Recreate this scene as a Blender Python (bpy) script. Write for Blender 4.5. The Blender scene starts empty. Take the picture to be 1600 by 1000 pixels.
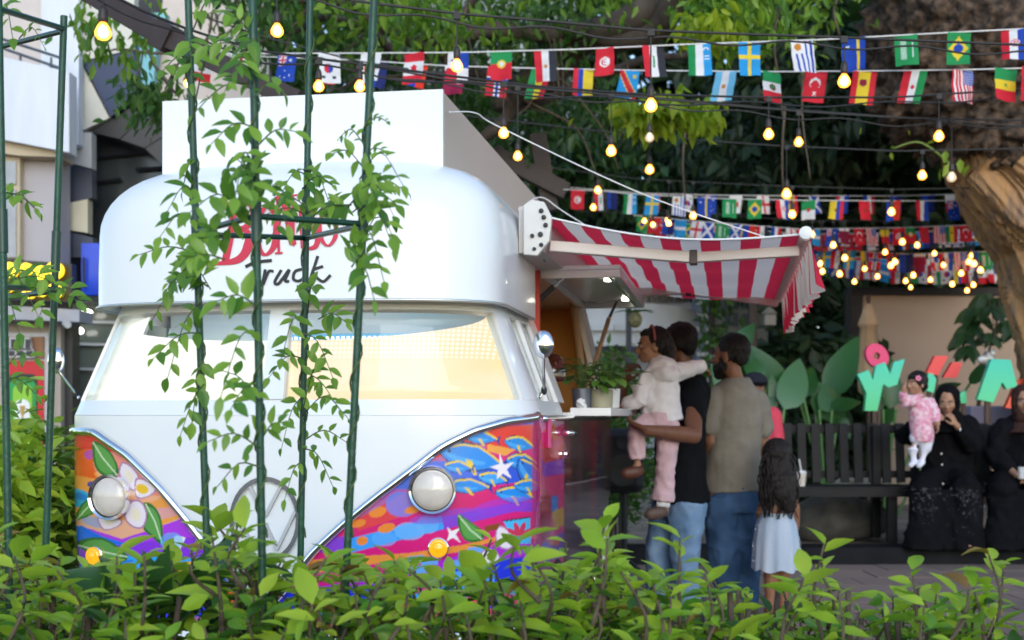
import bpy, math, random
import numpy as np
from mathutils import Vector, Matrix

scene = bpy.context.scene
col = scene.collection
R = math.radians
rng = random.Random(7)

# ------------------------------------------------------------------ camera, sky, sun, exposure
CAM_Z, FPX, HORIZ = 1.17, 2000.0, 650.0
cam = bpy.data.cameras.new('camera')
cam.sensor_width = 36.0
cam.lens = 36.0 * FPX / 1600.0
cam.shift_y = (HORIZ - 500.0) / 1600.0
cam.clip_start, cam.clip_end = 0.05, 500.0
cam.dof.use_dof = True
cam.dof.focus_distance = 3.5
cam.dof.aperture_fstop = 4.6
co = bpy.data.objects.new('camera', cam)
col.objects.link(co)
co.location = (0, 0, CAM_Z)
co.rotation_euler = (R(90), 0, 0)
scene.camera = co

SUN_EL, SUN_AZ = 22.0, 172.0          # azimuth measured from +Y clockwise: low behind the camera, a little right
w = bpy.data.worlds.new('World')
scene.world = w
w.use_nodes = True
nt = w.node_tree
nt.nodes.clear()
sky = nt.nodes.new('ShaderNodeTexSky')
sky.sky_type = 'NISHITA'
sky.sun_disc = False
sky.sun_elevation = R(SUN_EL)
sky.sun_rotation = R(SUN_AZ)
sky.air_density = 1.0
sky.dust_density = .4
sky.ozone_density = 1.6
bg = nt.nodes.new('ShaderNodeBackground')
bg.inputs['Strength'].default_value = 0.15
wo = nt.nodes.new('ShaderNodeOutputWorld')
nt.links.new(sky.outputs[0], bg.inputs[0])
nt.links.new(bg.outputs[0], wo.inputs[0])

sl = bpy.data.lights.new('sun', 'SUN')
sl.energy = .5
sl.angle = R(40)
sl.color = (1.0, 0.985, 0.96)
so = bpy.data.objects.new('sun', sl)
col.objects.link(so)
sd = Vector((math.sin(R(SUN_AZ)) * math.cos(R(SUN_EL)), math.cos(R(SUN_AZ)) * math.cos(R(SUN_EL)), math.sin(R(SUN_EL))))
so.rotation_euler = sd.to_track_quat('Z', 'Y').to_euler()
so.location = sd * 30

vs = scene.view_settings
vs.view_transform = 'Standard'
vs.look = 'None'
vs.exposure = 1.05
vs.gamma = 1.0
EXPO = 2 ** vs.exposure
vs.use_curve_mapping = False
scene.cycles.max_bounces = 6
scene.cycles.diffuse_bounces = 3
scene.cycles.glossy_bounces = 3
scene.cycles.transmission_bounces = 4
scene.cycles.transparent_max_bounces = 10
scene.cycles.caustics_reflective = False
scene.cycles.caustics_refractive = False
scene.cycles.sample_clamp_indirect = 4.0
scene.cycles.use_denoising = True

# ------------------------------------------------------------------ helpers
def P(px, py, D):
    """point seen at photo pixel (px,py) at depth D metres"""
    return Vector(((px - 800.0) / FPX * D, D, CAM_Z - (py - HORIZ) / FPX * D))

def srgb(h):
    if isinstance(h, str):
        h = h.lstrip('#')
        c = [int(h[i:i + 2], 16) / 255 for i in (0, 2, 4)]
    else:
        c = [x / 255 for x in h]
    return tuple(x / 12.92 if x <= 0.04045 else ((x + 0.055) / 1.055) ** 2.4 for x in c)

_mats = {}
def mat(name, color=(.5, .5, .5), rough=.6, metal=0., var=0., vscale=8., bump=0., bscale=40., coat=0., emit=None, estr=0.,
        trans=0., spec=.5, color2=None, attr=None, stretch=None, sheen=0., detail=4.):
    """procedural principled material; var/color2 = noise variation, bump = fine relief, trans = share of translucency (leaves, cloth)"""
    if name in _mats:
        return _mats[name]
    m = bpy.data.materials.new(name)
    _mats[name] = m
    m.use_nodes = True
    n, l = m.node_tree.nodes, m.node_tree.links
    b = n['Principled BSDF']
    c4 = (*color[:3], 1)
    b.inputs['Base Color'].default_value = c4
    b.inputs['Roughness'].default_value = rough
    b.inputs['Metallic'].default_value = metal
    b.inputs['Specular IOR Level'].default_value = spec
    if coat:
        b.inputs['Coat Weight'].default_value = coat
        b.inputs['Coat Roughness'].default_value = .05
    if sheen:
        b.inputs['Sheen Weight'].default_value = sheen
    src = None
    tc = None
    def coords(scale):
        nonlocal tc
        if tc is None:
            tc = n.new('ShaderNodeTexCoord')
        mp = n.new('ShaderNodeMapping')
        l.new(tc.outputs['Object'], mp.inputs[0])
        s = stretch or (1, 1, 1)
        mp.inputs['Scale'].default_value = tuple(scale * k for k in s)
        return mp.outputs[0]
    if attr:
        a = n.new('ShaderNodeAttribute')
        a.attribute_name = attr
        src = a.outputs['Color']
    if var or color2:
        t = n.new('ShaderNodeTexNoise')
        t.inputs['Scale'].default_value = 1
        t.inputs['Detail'].default_value = detail
        l.new(coords(vscale), t.inputs['Vector'])
        if color2:
            mx = n.new('ShaderNodeMix'); mx.data_type = 'RGBA'
            rp = n.new('ShaderNodeMapRange')
            rp.inputs[1].default_value = .35; rp.inputs[2].default_value = .65
            l.new(t.outputs[0], rp.inputs[0]); l.new(rp.outputs[0], mx.inputs[0])
            mx.inputs[6].default_value = c4
            mx.inputs[7].default_value = (*color2[:3], 1)
            if src: l.new(src, mx.inputs[6])
            src = mx.outputs[2]
        if var:
            rp = n.new('ShaderNodeMapRange')
            rp.inputs[1].default_value = .3; rp.inputs[2].default_value = .7
            rp.inputs[3].default_value = 1 - var; rp.inputs[4].default_value = 1 + var
            l.new(t.outputs[0], rp.inputs[0])
            vm = n.new('ShaderNodeVectorMath'); vm.operation = 'SCALE'
            if src: l.new(src, vm.inputs[0])
            else: vm.inputs[0].default_value = color[:3]
            l.new(rp.outputs[0], vm.inputs['Scale'])
            src = vm.outputs[0]
    if src:
        l.new(src, b.inputs['Base Color'])
    if bump:
        t2 = n.new('ShaderNodeTexNoise')
        t2.inputs['Scale'].default_value = 1
        t2.inputs['Detail'].default_value = 5
        l.new(coords(bscale), t2.inputs['Vector'])
        bp = n.new('ShaderNodeBump')
        bp.inputs['Strength'].default_value = min(1, bump)
        bp.inputs['Distance'].default_value = .01 * max(1, bump)
        l.new(t2.outputs[0], bp.inputs['Height'])
        l.new(bp.outputs[0], b.inputs['Normal'])
    if emit:
        b.inputs['Emission Color'].default_value = (*emit[:3], 1)
        b.inputs['Emission Strength'].default_value = estr
    if trans:
        out = n['Material Output']
        tr = n.new('ShaderNodeBsdfTranslucent')
        if src: l.new(src, tr.inputs[0])
        else: tr.inputs[0].default_value = c4
        mx = n.new('ShaderNodeMixShader')
        mx.inputs[0].default_value = trans
        l.new(b.outputs[0], mx.inputs[1]); l.new(tr.outputs[0], mx.inputs[2])
        l.new(mx.outputs[0], out.inputs[0])
    return m

def leaf_mat(name, c, c2, rough=.4, trans=.35):
    """leaf material whose colour varies from leaf to leaf (random per mesh island / object)"""
    if name in _mats: return _mats[name]
    m = bpy.data.materials.new(name); _mats[name] = m
    m.use_nodes = True
    n, l = m.node_tree.nodes, m.node_tree.links
    b = n['Principled BSDF']
    g = n.new('ShaderNodeNewGeometry')
    oi = n.new('ShaderNodeObjectInfo')
    ad = n.new('ShaderNodeMath'); ad.operation = 'ADD'
    l.new(g.outputs['Random Per Island'], ad.inputs[0]); l.new(oi.outputs['Random'], ad.inputs[1])
    fr = n.new('ShaderNodeMath'); fr.operation = 'FRACT'
    l.new(ad.outputs[0], fr.inputs[0])
    rp = n.new('ShaderNodeValToRGB')
    rp.color_ramp.elements[0].color = (*c, 1)
    rp.color_ramp.elements[1].color = (*c2, 1)
    l.new(fr.outputs[0], rp.inputs[0])
    l.new(rp.outputs[0], b.inputs['Base Color'])
    b.inputs['Roughness'].default_value = rough
    tr = n.new('ShaderNodeBsdfTranslucent')
    l.new(rp.outputs[0], tr.inputs[0])
    mx = n.new('ShaderNodeMixShader'); mx.inputs[0].default_value = trans
    l.new(b.outputs[0], mx.inputs[1]); l.new(tr.outputs[0], mx.inputs[2])
    l.new(mx.outputs[0], n['Material Output'].inputs[0])
    return m

def tag(o, label=None, cat=None, group=None, kind=None):
    if label: o['label'] = label
    if cat: o['category'] = cat
    if group: o['group'] = group
    if kind: o['kind'] = kind
    return o

def thing(name, label, cat, loc=(0, 0, 0), rz=0., group=None):
    o = bpy.data.objects.new(name, None)
    col.objects.link(o)
    o.location = loc
    o.rotation_euler = (0, 0, rz)
    o.empty_display_size = .1
    return tag(o, label, cat, group)

def frame_of(d, ref=None):
    d = Vector(d).normalized()
    ref = Vector(ref) if ref is not None else (Vector((0, 0, 1)) if abs(d.z) < .95 else Vector((1, 0, 0)))
    x = ref.cross(d)
    if x.length < 1e-6: x = Vector((1, 0, 0)).cross(d)
    x.normalize()
    y = d.cross(x).normalized()
    return x, y, d

class MB:
    """collects shapes into one mesh"""
    def __init__(s):
        s.v, s.f, s.mi, s.cols = [], [], [], None
    def add(s, verts, faces, mi=0):
        o = len(s.v)
        s.v.extend([tuple(p) for p in verts])
        for f in faces:
            s.f.append(tuple(o + i for i in f)); s.mi.append(mi)
        return s
    def box(s, c, size, rot=None, mi=0, taper=1.):
        cx, cy, cz = c
        a, b, d = (k / 2 for k in size)
        vs_ = []
        for z in (-d, d):
            t = taper if z > 0 else 1
            for x, y in ((-a, -b), (a, -b), (a, b), (-a, b)):
                p = Vector((x * t, y * t, z))
                if rot is not None: p = rot @ p
                vs_.append((p.x + cx, p.y + cy, p.z + cz))
        return s.add(vs_, [(3, 2, 1, 0), (4, 5, 6, 7), (0, 1, 5, 4), (1, 2, 6, 5), (2, 3, 7, 6), (3, 0, 4, 7)], mi)
    def beam(s, a, b, wd, ht, ref=None, mi=0):
        a, b = Vector(a), Vector(b)
        x, y, d = frame_of(b - a, ref)
        vs_ = []
        for p in (a, b):
            for i, j in ((-1, -1), (1, -1), (1, 1), (-1, 1)):
                vs_.append(p + x * (i * wd / 2) + y * (j * ht / 2))
        return s.add(vs_, [(3, 2, 1, 0), (4, 5, 6, 7), (0, 1, 5, 4), (1, 2, 6, 5), (2, 3, 7, 6), (3, 0, 4, 7)], mi)
    def tube(s, pts, rad, seg=8, mi=0, ref=None, caps=True):
        """rad: number, list of numbers, or list of (rx, ry)"""
        pts = [Vector(p) for p in pts]
        n = len(pts)
        if not isinstance(rad, (list, tuple)): rad = [rad] * n
        rings = []
        for i in range(n):
            d = (pts[min(i + 1, n - 1)] - pts[max(i - 1, 0)])
            if d.length < 1e-9: d = Vector((0, 0, 1))
            x, y, _ = frame_of(d, ref)
            r = rad[i]
            rx, ry = r if isinstance(r, (tuple, list)) else (r, r)
            rings.append([pts[i] + x * (math.cos(2 * math.pi * k / seg) * rx) + y * (math.sin(2 * math.pi * k / seg) * ry) for k in range(seg)])
        vs_ = [p for r in rings for p in r]
        fs = []
        for i in range(n - 1):
            for k in range(seg):
                k2 = (k + 1) % seg
                fs.append((i * seg + k, i * seg + k2, (i + 1) * seg + k2, (i + 1) * seg + k))
        if caps:
            fs.append(tuple(reversed(range(seg))))
            fs.append(tuple((n - 1) * seg + k for k in range(seg)))
        return s.add(vs_, fs, mi)
    def lathe(s, prof, c=(0, 0, 0), axis=(0, 0, 1), seg=20, mi=0):
        """prof: list of (r, h) along axis"""
        x, y, d = frame_of(axis)
        c = Vector(c)
        vs_, fs = [], []
        for r, h in prof:
            for k in range(seg):
                a = 2 * math.pi * k / seg
                vs_.append(c + d * h + x * (math.cos(a) * r) + y * (math.sin(a) * r))
        for i in range(len(prof) - 1):
            for k in range(seg):
                k2 = (k + 1) % seg
                fs.append((i * seg + k, i * seg + k2, (i + 1) * seg + k2, (i + 1) * seg + k))
        fs.append(tuple(reversed(range(seg))))
        fs.append(tuple((len(prof) - 1) * seg + k for k in range(seg)))
        return s.add(vs_, fs, mi)
    def ball(s, c, r, seg=14, rings=9, rot=None, mi=0):
        rx, ry, rz = r if isinstance(r, (tuple, list)) else (r, r, r)
        c = Vector(c)
        vs_, fs = [], []
        def tr(p):
            p = Vector(p)
            return c + (rot @ p if rot is not None else p)
        vs_.append(tr((0, 0, -rz)))
        for i in range(1, rings):
            a = -math.pi / 2 + math.pi * i / rings
            for k in range(seg):
                b = 2 * math.pi * k / seg
                vs_.append(tr((math.cos(a) * math.cos(b) * rx, math.cos(a) * math.sin(b) * ry, math.sin(a) * rz)))
        vs_.append(tr((0, 0, rz)))
        for k in range(seg):
            fs.append((0, 1 + (k + 1) % seg, 1 + k))
        for i in range(rings - 2):
            for k in range(seg):
                a, b = 1 + i * seg, 1 + (i + 1) * seg
                k2 = (k + 1) % seg
                fs.append((a + k, a + k2, b + k2, b + k))
        last = 1 + (rings - 1) * seg
        for k in range(seg):
            fs.append((last - seg + k, last - seg + (k + 1) % seg, last))
        return s.add(vs_, fs, mi)
    def prism(s, poly, ext, mi=0):
        """poly: list of 3-D points of a flat outline, extruded by vector ext"""
        n = len(poly)
        ext = Vector(ext)
        a = [Vector(p) for p in poly]
        b = [p + ext for p in a]
        fs = [tuple(range(n)), tuple(reversed(range(n, 2 * n)))]
        for k in range(n):
            k2 = (k + 1) % n
            fs.append((k2, k, n + k, n + k2))
        return s.add(a + b, fs, mi)
    def build(s, name, mats, parent=None, smooth=False, loc=None, rot=None, label=None, cat=None, group=None, kind=None, bevel=0., fix=True):
        me = bpy.data.meshes.new(name)
        me.from_pydata([tuple(p) for p in s.v], [], s.f)
        if not isinstance(mats, (list, tuple)): mats = [mats]
        for m in mats: me.materials.append(m)
        if len(mats) > 1: me.polygons.foreach_set('material_index', s.mi)
        if fix and len(s.f) < 20000:
            import bmesh
            bm = bmesh.new(); bm.from_mesh(me)
            bmesh.ops.recalc_face_normals(bm, faces=bm.faces)
            bm.to_mesh(me); bm.free()
        if smooth is True:
            me.polygons.foreach_set('use_smooth', [True] * len(me.polygons))
        elif smooth:
            me.polygons.foreach_set('use_smooth', [True] * len(me.polygons))
            me.set_sharp_from_angle(angle=R(smooth))
        me.update()
        o = bpy.data.objects.new(name, me)
        col.objects.link(o)
        if parent: o.parent = parent
        if loc is not None: o.location = loc
        if rot is not None: o.rotation_euler = rot
        if bevel:
            bv = o.modifiers.new('bevel', 'BEVEL'); bv.width = bevel; bv.segments = 2; bv.limit_method = 'ANGLE'; bv.angle_limit = R(40)
        return tag(o, label, cat, group, kind)

def mesh_np(name, verts, faces, m, cols=None, smooth=True):
    """fast mesh from numpy arrays (all faces with the same number of corners); cols = per-vertex linear colour"""
    me = bpy.data.meshes.new(name)
    k = faces.shape[1]
    me.vertices.add(len(verts)); me.vertices.foreach_set('co', verts.astype(np.float32).ravel())
    me.loops.add(faces.size); me.loops.foreach_set('vertex_index', faces.astype(np.int32).ravel())
    me.polygons.add(len(faces))
    me.polygons.foreach_set('loop_start', np.arange(0, faces.size, k, dtype=np.int32))
    me.update(calc_edges=True)
    if smooth: me.polygons.foreach_set('use_smooth', np.ones(len(faces), bool))
    if cols is not None:
        a = me.color_attributes.new('Col', 'FLOAT_COLOR', 'POINT')
        c = np.ones((len(verts), 4), np.float32); c[:, :3] = cols
        a.data.foreach_set('color', c.ravel())
    for x in (m if isinstance(m, (list, tuple)) else [m]): me.materials.append(x)
    me.validate()
    return me

def obj(name, me, parent=None, loc=None, rot=None, scale=None):
    o = bpy.data.objects.new(name, me)
    col.objects.link(o)
    if parent: o.parent = parent
    if loc is not None: o.location = loc
    if rot is not None: o.rotation_euler = rot
    if scale is not None: o.scale = scale
    return o

def bez(pts, n=16):
    """smooth curve through points (Catmull-Rom)"""
    p = [Vector(q) for q in pts]
    p = [p[0] * 2 - p[1]] + p + [p[-1] * 2 - p[-2]]
    out = []
    segs = len(p) - 3
    for i in range(segs):
        a, b, c, d = p[i:i + 4]
        m = max(2, n // segs)
        for k in range(m):
            t = k / m
            out.append(.5 * ((2 * b) + (c - a) * t + (2 * a - 5 * b + 4 * c - d) * t * t + (3 * b - a - 3 * c + d) * t ** 3))
    out.append(p[-2].copy())
    return out

# shared materials
M = {}
M['white_paint'] = mat('white_gloss_paint', (.81, .84, .85), .28, coat=.3, var=.02, vscale=3)
M['white'] = mat('white_enamel', (.74, .76, .77), .4)
M['chrome'] = mat('chrome', (.85, .86, .88), .08, metal=1)
M['dark_metal'] = mat('dark_metal', (.02, .02, .022), .45)
M['black'] = mat('black_rubber', (.012, .012, .013), .6)
M['green_pole'] = mat('green_coated_pole', (.007, .062, .032), .4, var=.25, vscale=20, bump=.2, bscale=90)
M['cable'] = mat('black_cable', (.012, .012, .013), .6)
M['cord'] = mat('white_cord', (.8, .8, .8), .7)
# ================================================================== SETTING
from mathutils import noise as mnoise

def sheet(name, x0, x1, y0, y1, z, m, nx=1, ny=1, kind='structure'):
    b = MB()
    for i in range(nx):
        for j in range(ny):
            xa, xb = x0 + (x1 - x0) * i / nx, x0 + (x1 - x0) * (i + 1) / nx
            ya, yb = y0 + (y1 - y0) * j / ny, y0 + (y1 - y0) * (j + 1) / ny
            b.add([(xa, ya, z), (xb, ya, z), (xb, yb, z), (xa, yb, z)], [(0, 1, 2, 3)])
    return b.build(name, m, kind=kind, fix=False)

sheet('ground', -120, 120, -120, 160, 0, mat('soil', (.10, .075, .055), .9, var=.3, vscale=2, bump=.6, bscale=12))
sheet('pavement', -6, 9, 3.4, 9.95, .004, mat('worn_paving', (.25, .17, .14), .85, color2=(.17, .12, .10), vscale=3, var=.2, bump=.5, bscale=25))

# paving slabs between the truck and the kerb, each its own piece
mslab = [mat('paving_slab%d' % k, c, .85, color2=c2, vscale=7, var=.22, bump=.5, bscale=45) for k, (c, c2) in enumerate((((.27, .185, .15), (.19, .135, .11)), ((.23, .16, .135), (.16, .12, .10)), ((.30, .21, .17), (.21, .15, .12))))]
pv = bpy.data.objects['pavement']
slab_me = []
for k in range(3):
    o_ = MB().box((0, 0, .008), (.392, .392, .016)).build('paving_slab', mslab[k]); slab_me.append(o_.data); bpy.data.objects.remove(o_)
rs_p = random.Random(2)
for i in range(15):
    for j in range(9):
        obj('paving_slab', rs_p.choice(slab_me), pv, (-.6 + i * .4 + (j % 2) * .2, 6.5 + j * .4, .004 + rs_p.uniform(0, .004)), (0, 0, rs_p.uniform(-.006, .006)))

# raised planting bed behind the kerb
bed = sheet('planting_bed', .6, 14, 10.25, 30, .10, mat('bed_soil', (.30, .25, .20), .95, color2=(.16, .13, .10), vscale=2.5, bump=.8, bscale=18))
kerb = MB()
kerb.box((7.0, 10.08, .075), (12.6, .34, .15))
kerb.build('kerb', mat('black_painted_concrete', (.010, .011, .013), .8, spec=.15, var=.25, vscale=6, bump=.3, bscale=30), kind='structure', bevel=.008)

# boulder under the bench
def boulder(px, py, D, r, label, seed, m):
    import bmesh
    bm = bmesh.new()
    bmesh.ops.create_icosphere(bm, subdivisions=4, radius=1)
    for v in bm.verts:
        k = v.co.copy()
        d = 1 + .25 * mnoise.noise(k * 1.3 + Vector((seed, 0, 0))) + .1 * mnoise.noise(k * 4 + Vector((seed, 3, 0)))
        v.co = Vector((k.x * r[0], k.y * r[1], k.z * r[2])) * d
    me = bpy.data.meshes.new('boulder'); bm.to_mesh(me); bm.free()
    me.materials.append(m)
    me.polygons.foreach_set('use_smooth', [True] * len(me.polygons))
    o = obj('boulder', me, loc=P(px, py, D))
    return tag(o, label, 'rock')
mrock = mat('dark_rock', (.09, .085, .075), .85, color2=(.035, .035, .03), vscale=5, bump=.8, bscale=14)
boulder(1305, 812, 11.0, (.42, .25, .22), 'dark rough boulder lying under the left end of the bench', 1, mrock)
boulder(1530, 815, 11.3, (.5, .3, .16), 'pale flat boulder on the bed between the two women in black', 9,
        mat('pale_rock', (.34, .29, .25), .9, color2=(.2, .17, .15), vscale=5, bump=.8, bscale=12))
boulder(1345, 758, 11.6, (.26, .15, .1), 'small tan stone behind the bench seat', 5, mat('tan_rock', (.35, .30, .22), .9, var=.3, vscale=6, bump=.6))

# ------------------------------------------------------------------ building on the left: balcony tower with faceted cladding
def slab(name, poly, D, th, m, parent, label=None, bevel=0.):
    pts = [P(x, y, D) for x, y in poly]
    b = MB().prism(pts, (0, th, 0))
    o = b.build(name, m, parent)
    if label: o['label'] = label
    return o

mcon = mat('pale_painted_concrete', (.68, .73, .80), .8, var=.07, vscale=3, stretch=(2.2, 2.2, .35), bump=.15, bscale=8)
mcream = mat('cream_cladding', (.62, .62, .55), .55, var=.04, vscale=2)
mnavy = mat('navy_cladding', (.018, .034, .095), .45, var=.2, vscale=3, bump=.1, bscale=5)
mblk = mat('black_cladding', (.012, .013, .015), .4, var=.3, vscale=4)
mgrey = mat('charcoal_cladding', (.03, .03, .034), .5, var=.25, vscale=2)
msmoke = mat('smoked_glazing', (.035, .042, .046), .15, var=.3, vscale=1.5)
mteal = mat('pale_teal_cladding', (.18, .50, .58), .5, var=.05)
mpink = mat('pale_pink_render', (.60, .54, .51), .8, var=.05, vscale=2)
mbeige = mat('beige_render', (.55, .47, .34), .8, var=.06, vscale=2)
mtan = mat('tan_render', (.42, .37, .32), .8, var=.08, vscale=3)
mblue = mat('blue_panel', (.008, .06, .62), .3, var=.15, vscale=3)
mrail = mat('grey_rail', (.07, .09, .11), .5)

bld = thing('balcony_building', 'pale balcony building with navy and black faceted cladding behind the left trellis', 'building', P(60, 650, 11))
bld.location.z = 0
def bslab(name, poly, D, th, m, label=None):
    o = slab(name, poly, D, th, m, None, label)
    o.parent = bld
    o.matrix_parent_inverse = Matrix.Translation(-bld.location)
    return o
def bpart(mb, name, m, label=None, **k):
    o = mb.build(name, m, **k)
    o.parent = bld
    o.matrix_parent_inverse = Matrix.Translation(-bld.location)
    if label: o['label'] = label
    return o
bslab('wall', [(-260, -120), (66, -120), (66, 232), (-260, 190)], 11.9, .3, mpink, 'recessed pinkish wall behind the balcony')
bslab('column', [(64, -120), (123, -120), (123, 226), (64, 236)], 11.85, .12, mcon)
bslab('parapet', [(-260, 36), (0, 88), (108, 112), (108, 238), (0, 217), (-260, 165)], 11.3, .2, mcon, 'streaked pale balcony parapet')
bslab('soffit', [(-260, 167), (0, 219), (90, 237), (90, 245), (30, 243), (-260, 205)], 11.4, .4, mbeige)
for a, b in (((0, 74), (95, 107)), ((0, 60), (100, 92)), ((-200, 5), (0, 60)), ((-200, 20), (0, 74))):
    bpart(MB().tube([P(*a, 11.4), P(*b, 11.4)], .014, 6), 'handrail', mrail)
for x, y in ((32, 84), (80, 90)):
    bpart(MB().tube([P(x, y, 11.41), P(x, y + 26, 11.41)], .011, 6), 'baluster', mrail)
bpart(MB().tube([P(93, 107, 11.4), P(78, 103, 11.8)], .012, 6), 'handrail', mrail)
bslab('wall', [(-260, 200), (30, 243), (92, 243), (92, 415), (-260, 415)], 11.6, .3, mat('lilac_grey_render', (.44, .42, .45), .8, var=.06, vscale=2))
wf = bslab('window', [(-40, 240), (31, 245), (31, 404), (-40, 404)], 11.5, .1, mbeige)
for y0, y1 in ((252, 288), (296, 402)):
    o = bslab('pane', [(-36, y0), (25, y0), (25, y1), (-36, y1)], 11.48, .02, mat('grey_pane', (.35, .36, .38), .1, var=.1))
# faceted cladding panels, each its own part
fac = [
 ('panel', [(123.5, -60), (211, -60), (208.5, 77), (127, 95)], 12.0, mcream),
 ('panel', [(123.5, 98), (126.5, 98.5), (171, 184), (123.5, 206)], 12.05, mcream),
 ('panel', [(129, 96.5), (208, 79), (219, 136), (173, 183)], 12.02, mnavy),
 ('panel', [(211.5, 20), (213, 60), (221, 136), (209.5, 80)], 12.06, mat('slate_cladding', (.04, .055, .09), .5)),
 ('panel', [(213, 20), (260, 20), (244, 78), (238, 150), (222, 137)], 12.1, mteal),
 ('panel', [(262, -60), (420, -60), (420, 165), (240, 165), (245, 78)], 12.3, mat('blush_cladding', (.62, .55, .50), .6, var=.04)),
 ('panel', [(140, 206), (206, 168), (224, 182), (187, 217)], 12.1, mblk),
 ('panel', [(188, 218), (224, 183), (262, 175), (275, 200), (226, 231)], 12.1, mgrey),
 ('panel', [(227, 232), (276, 201), (300, 260), (258, 262)], 12.1, mblk),
 ('panel', [(97, 207), (143, 207), (143, 263), (97, 252)], 12.0, mat('light_grey_cladding', (.45, .47, .48), .6, var=.06)),
 ('panel', [(97, 254), (143, 265), (144, 309), (97, 319)], 12.0, mat('dark_navy_cladding', (.03, .04, .07), .4, var=.3, vscale=2)),
 ('panel', [(95, 320), (137, 311), (137, 364), (95, 357)], 12.0, mat('ivory_cladding', (.58, .55, .42), .6, var=.04)),
 ('panel', [(95, 359), (145, 371), (145, 402), (95, 402)], 12.0, mat('dark_navy_cladding', (.03, .04, .07))),
 ('glazing', [(145, 209), (300, 265), (300, 480), (145, 480)], 12.5, msmoke),
]
for nm, poly, D, m in fac:
    bslab(nm, poly, D, .14, m)
for a, b in (((147, 246), (226, 238)), ((213, 265), (262, 262)), ((145, 285), (190, 280))):
    bpart(MB().tube([P(*a, 12.45), P(*b, 12.45)], .02, 6), 'glazing_bar', mblk)
bslab('panel', [(127, 380), (160, 380), (160, 461), (127, 461)], 11.9, .1, mblue, 'deep blue door panel')
bslab('panel', [(157, 386), (215, 386), (215, 456), (157, 456)], 11.8, .08, mat('bright_blue_panel', (.01, .10, .85), .3), 'bright blue panel beside the truck')
bpart(MB().tube([P(131, 402, 11.85), P(131, 450, 11.85)], .012, 6), 'handle', mblk)
bslab('lintel', [(95, 461), (260, 468), (260, 476), (95, 470)], 11.9, .3, mgrey)
# dark fascia board with yellow round letters
fb = bslab('signboard', [(-60, 400), (0, 404), (112, 412), (112, 472), (-60, 466)], 11.0, .12, mblk)
myel = mat('yellow_lit_letters', (.9, .62, .02), .4, emit=(1.0, .68, .02), estr=.9)
for x, y, r, rows in ((18, 423, 12, 1), (44, 421, 9, 1), (66, 427, 11, 1), (88, 423, 13, 1), (14, 448, 9, 1), (48, 458, 9, 1), (66, 455, 9, 1), (88, 455, 11, 1)):
    c = P(x, y, 10.93)
    k = r / FPX * 11
    prof = [(k * .25, 0), (k * .25, -.05), (k, -.05), (k, 0)]
    bpart(MB().lathe([(k * .28, 0), (k * .28, .06), (k, .06), (k, 0)], c, (0, -1, 0), 20), 'letter', myel)
bslab('ledge', [(-60, 478), (20, 478), (124, 484), (124, 503), (20, 499), (-60, 499)], 11.0, .35, mat('grey_ledge', (.34, .36, .42), .7, var=.1, vscale=5))
bslab('wall', [(-260, 503), (95, 503), (95, 790), (-260, 790)], 11.4, .3, mtan)
bslab('door_frame', [(4, 520), (76, 520), (76, 760), (4, 760)], 11.3, .09, mat('grey_white_frame', (.5, .5, .52), .5))
bslab('transom', [(8, 526), (68, 526), (68, 560), (8, 560)], 11.27, .02, mat('brown_transom', (.22, .09, .03), .4))
for px, py, w_, h_ in ((32, 537, 36, 20), (32, 552, 44, 14)):
    o = bslab('vent_grille', [(px - w_ / 2, py - h_ / 2), (px + w_ / 2 - 3, py - h_ / 2), (px + w_ / 2, py + h_ / 2), (px - w_ / 2, py + h_ / 2)], 11.22, .04, mat('grey_white_frame'))
    for q in range(3):
        bslab('vent_opening', [(px - w_ / 2 + 3 + q * w_ / 3.2, py - h_ / 2 + 3), (px - w_ / 2 + 1 + (q + .85) * w_ / 3.2, py - h_ / 2 + 3), (px - w_ / 2 + 1 + (q + .85) * w_ / 3.2, py + h_ / 2 - 3), (px - w_ / 2 + 3 + q * w_ / 3.2, py + h_ / 2 - 3)], 11.21, .005, mgrey)
# poster: nested rounded outlines with a gold cup
def rrect(cx, cy, w_, h_, r, n=5):
    out = []
    for sx, sy, a0 in ((1, -1, -90), (1, 1, 0), (-1, 1, 90), (-1, -1, 180)):
        for k in range(n + 1):
            a = R(a0 + 90 * k / n)
            out.append((cx + sx * (w_ / 2 - r) + math.cos(a) * r, cy + sy * (h_ / 2 - r) + math.sin(a) * r))
    return out
bslab('poster', [(8, 564), (68, 564), (68, 750), (8, 750)], 11.28, .015, mat('red_poster', (.55, .012, .02), .5))
for k, (w_, h_, c) in enumerate(((46, 132, (.005, .03, .02)), (42, 122, (.01, .30, .06)), (30, 108, (.25, .55, .03)), (23, 62, (.8, .82, .82)))):
    cy = (650, 654, 655, 655)[k]
    bslab('poster_print', rrect(35, cy, w_, h_, 10), 11.274 - k * .005, .004, mat('poster_ink%d' % k, c, .5))
bslab('poster_print', [(31, 634), (39, 634), (38, 644), (36, 650), (37, 664), (40, 672), (30, 672), (33, 664), (34, 650), (32, 644)], 11.25, .003, mat('gold_ink', (.45, .28, .05), .4))
bslab('column', [(92, 503), (113, 490), (113, 800), (92, 800)], 11.5, .2, mblk)
bslab('shopfront', [(113, 470), (260, 470), (260, 800), (113, 800)], 12.2, .1, mat('greenish_shop_glazing', (.22, .24, .20), .15, color2=(.10, .12, .10), vscale=2, var=.2))
for y in (500, 535, 574, 640):
    bslab('shelf', [(114, y), (250, y + 4), (250, y + 8), (114, y + 4)], 12.15, .05, mat('light_grey_cladding'))
mlamp = mat('ceiling_lamp_lens', (.9, .9, .85), .4, emit=(1, .97, .9), estr=4)
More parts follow.
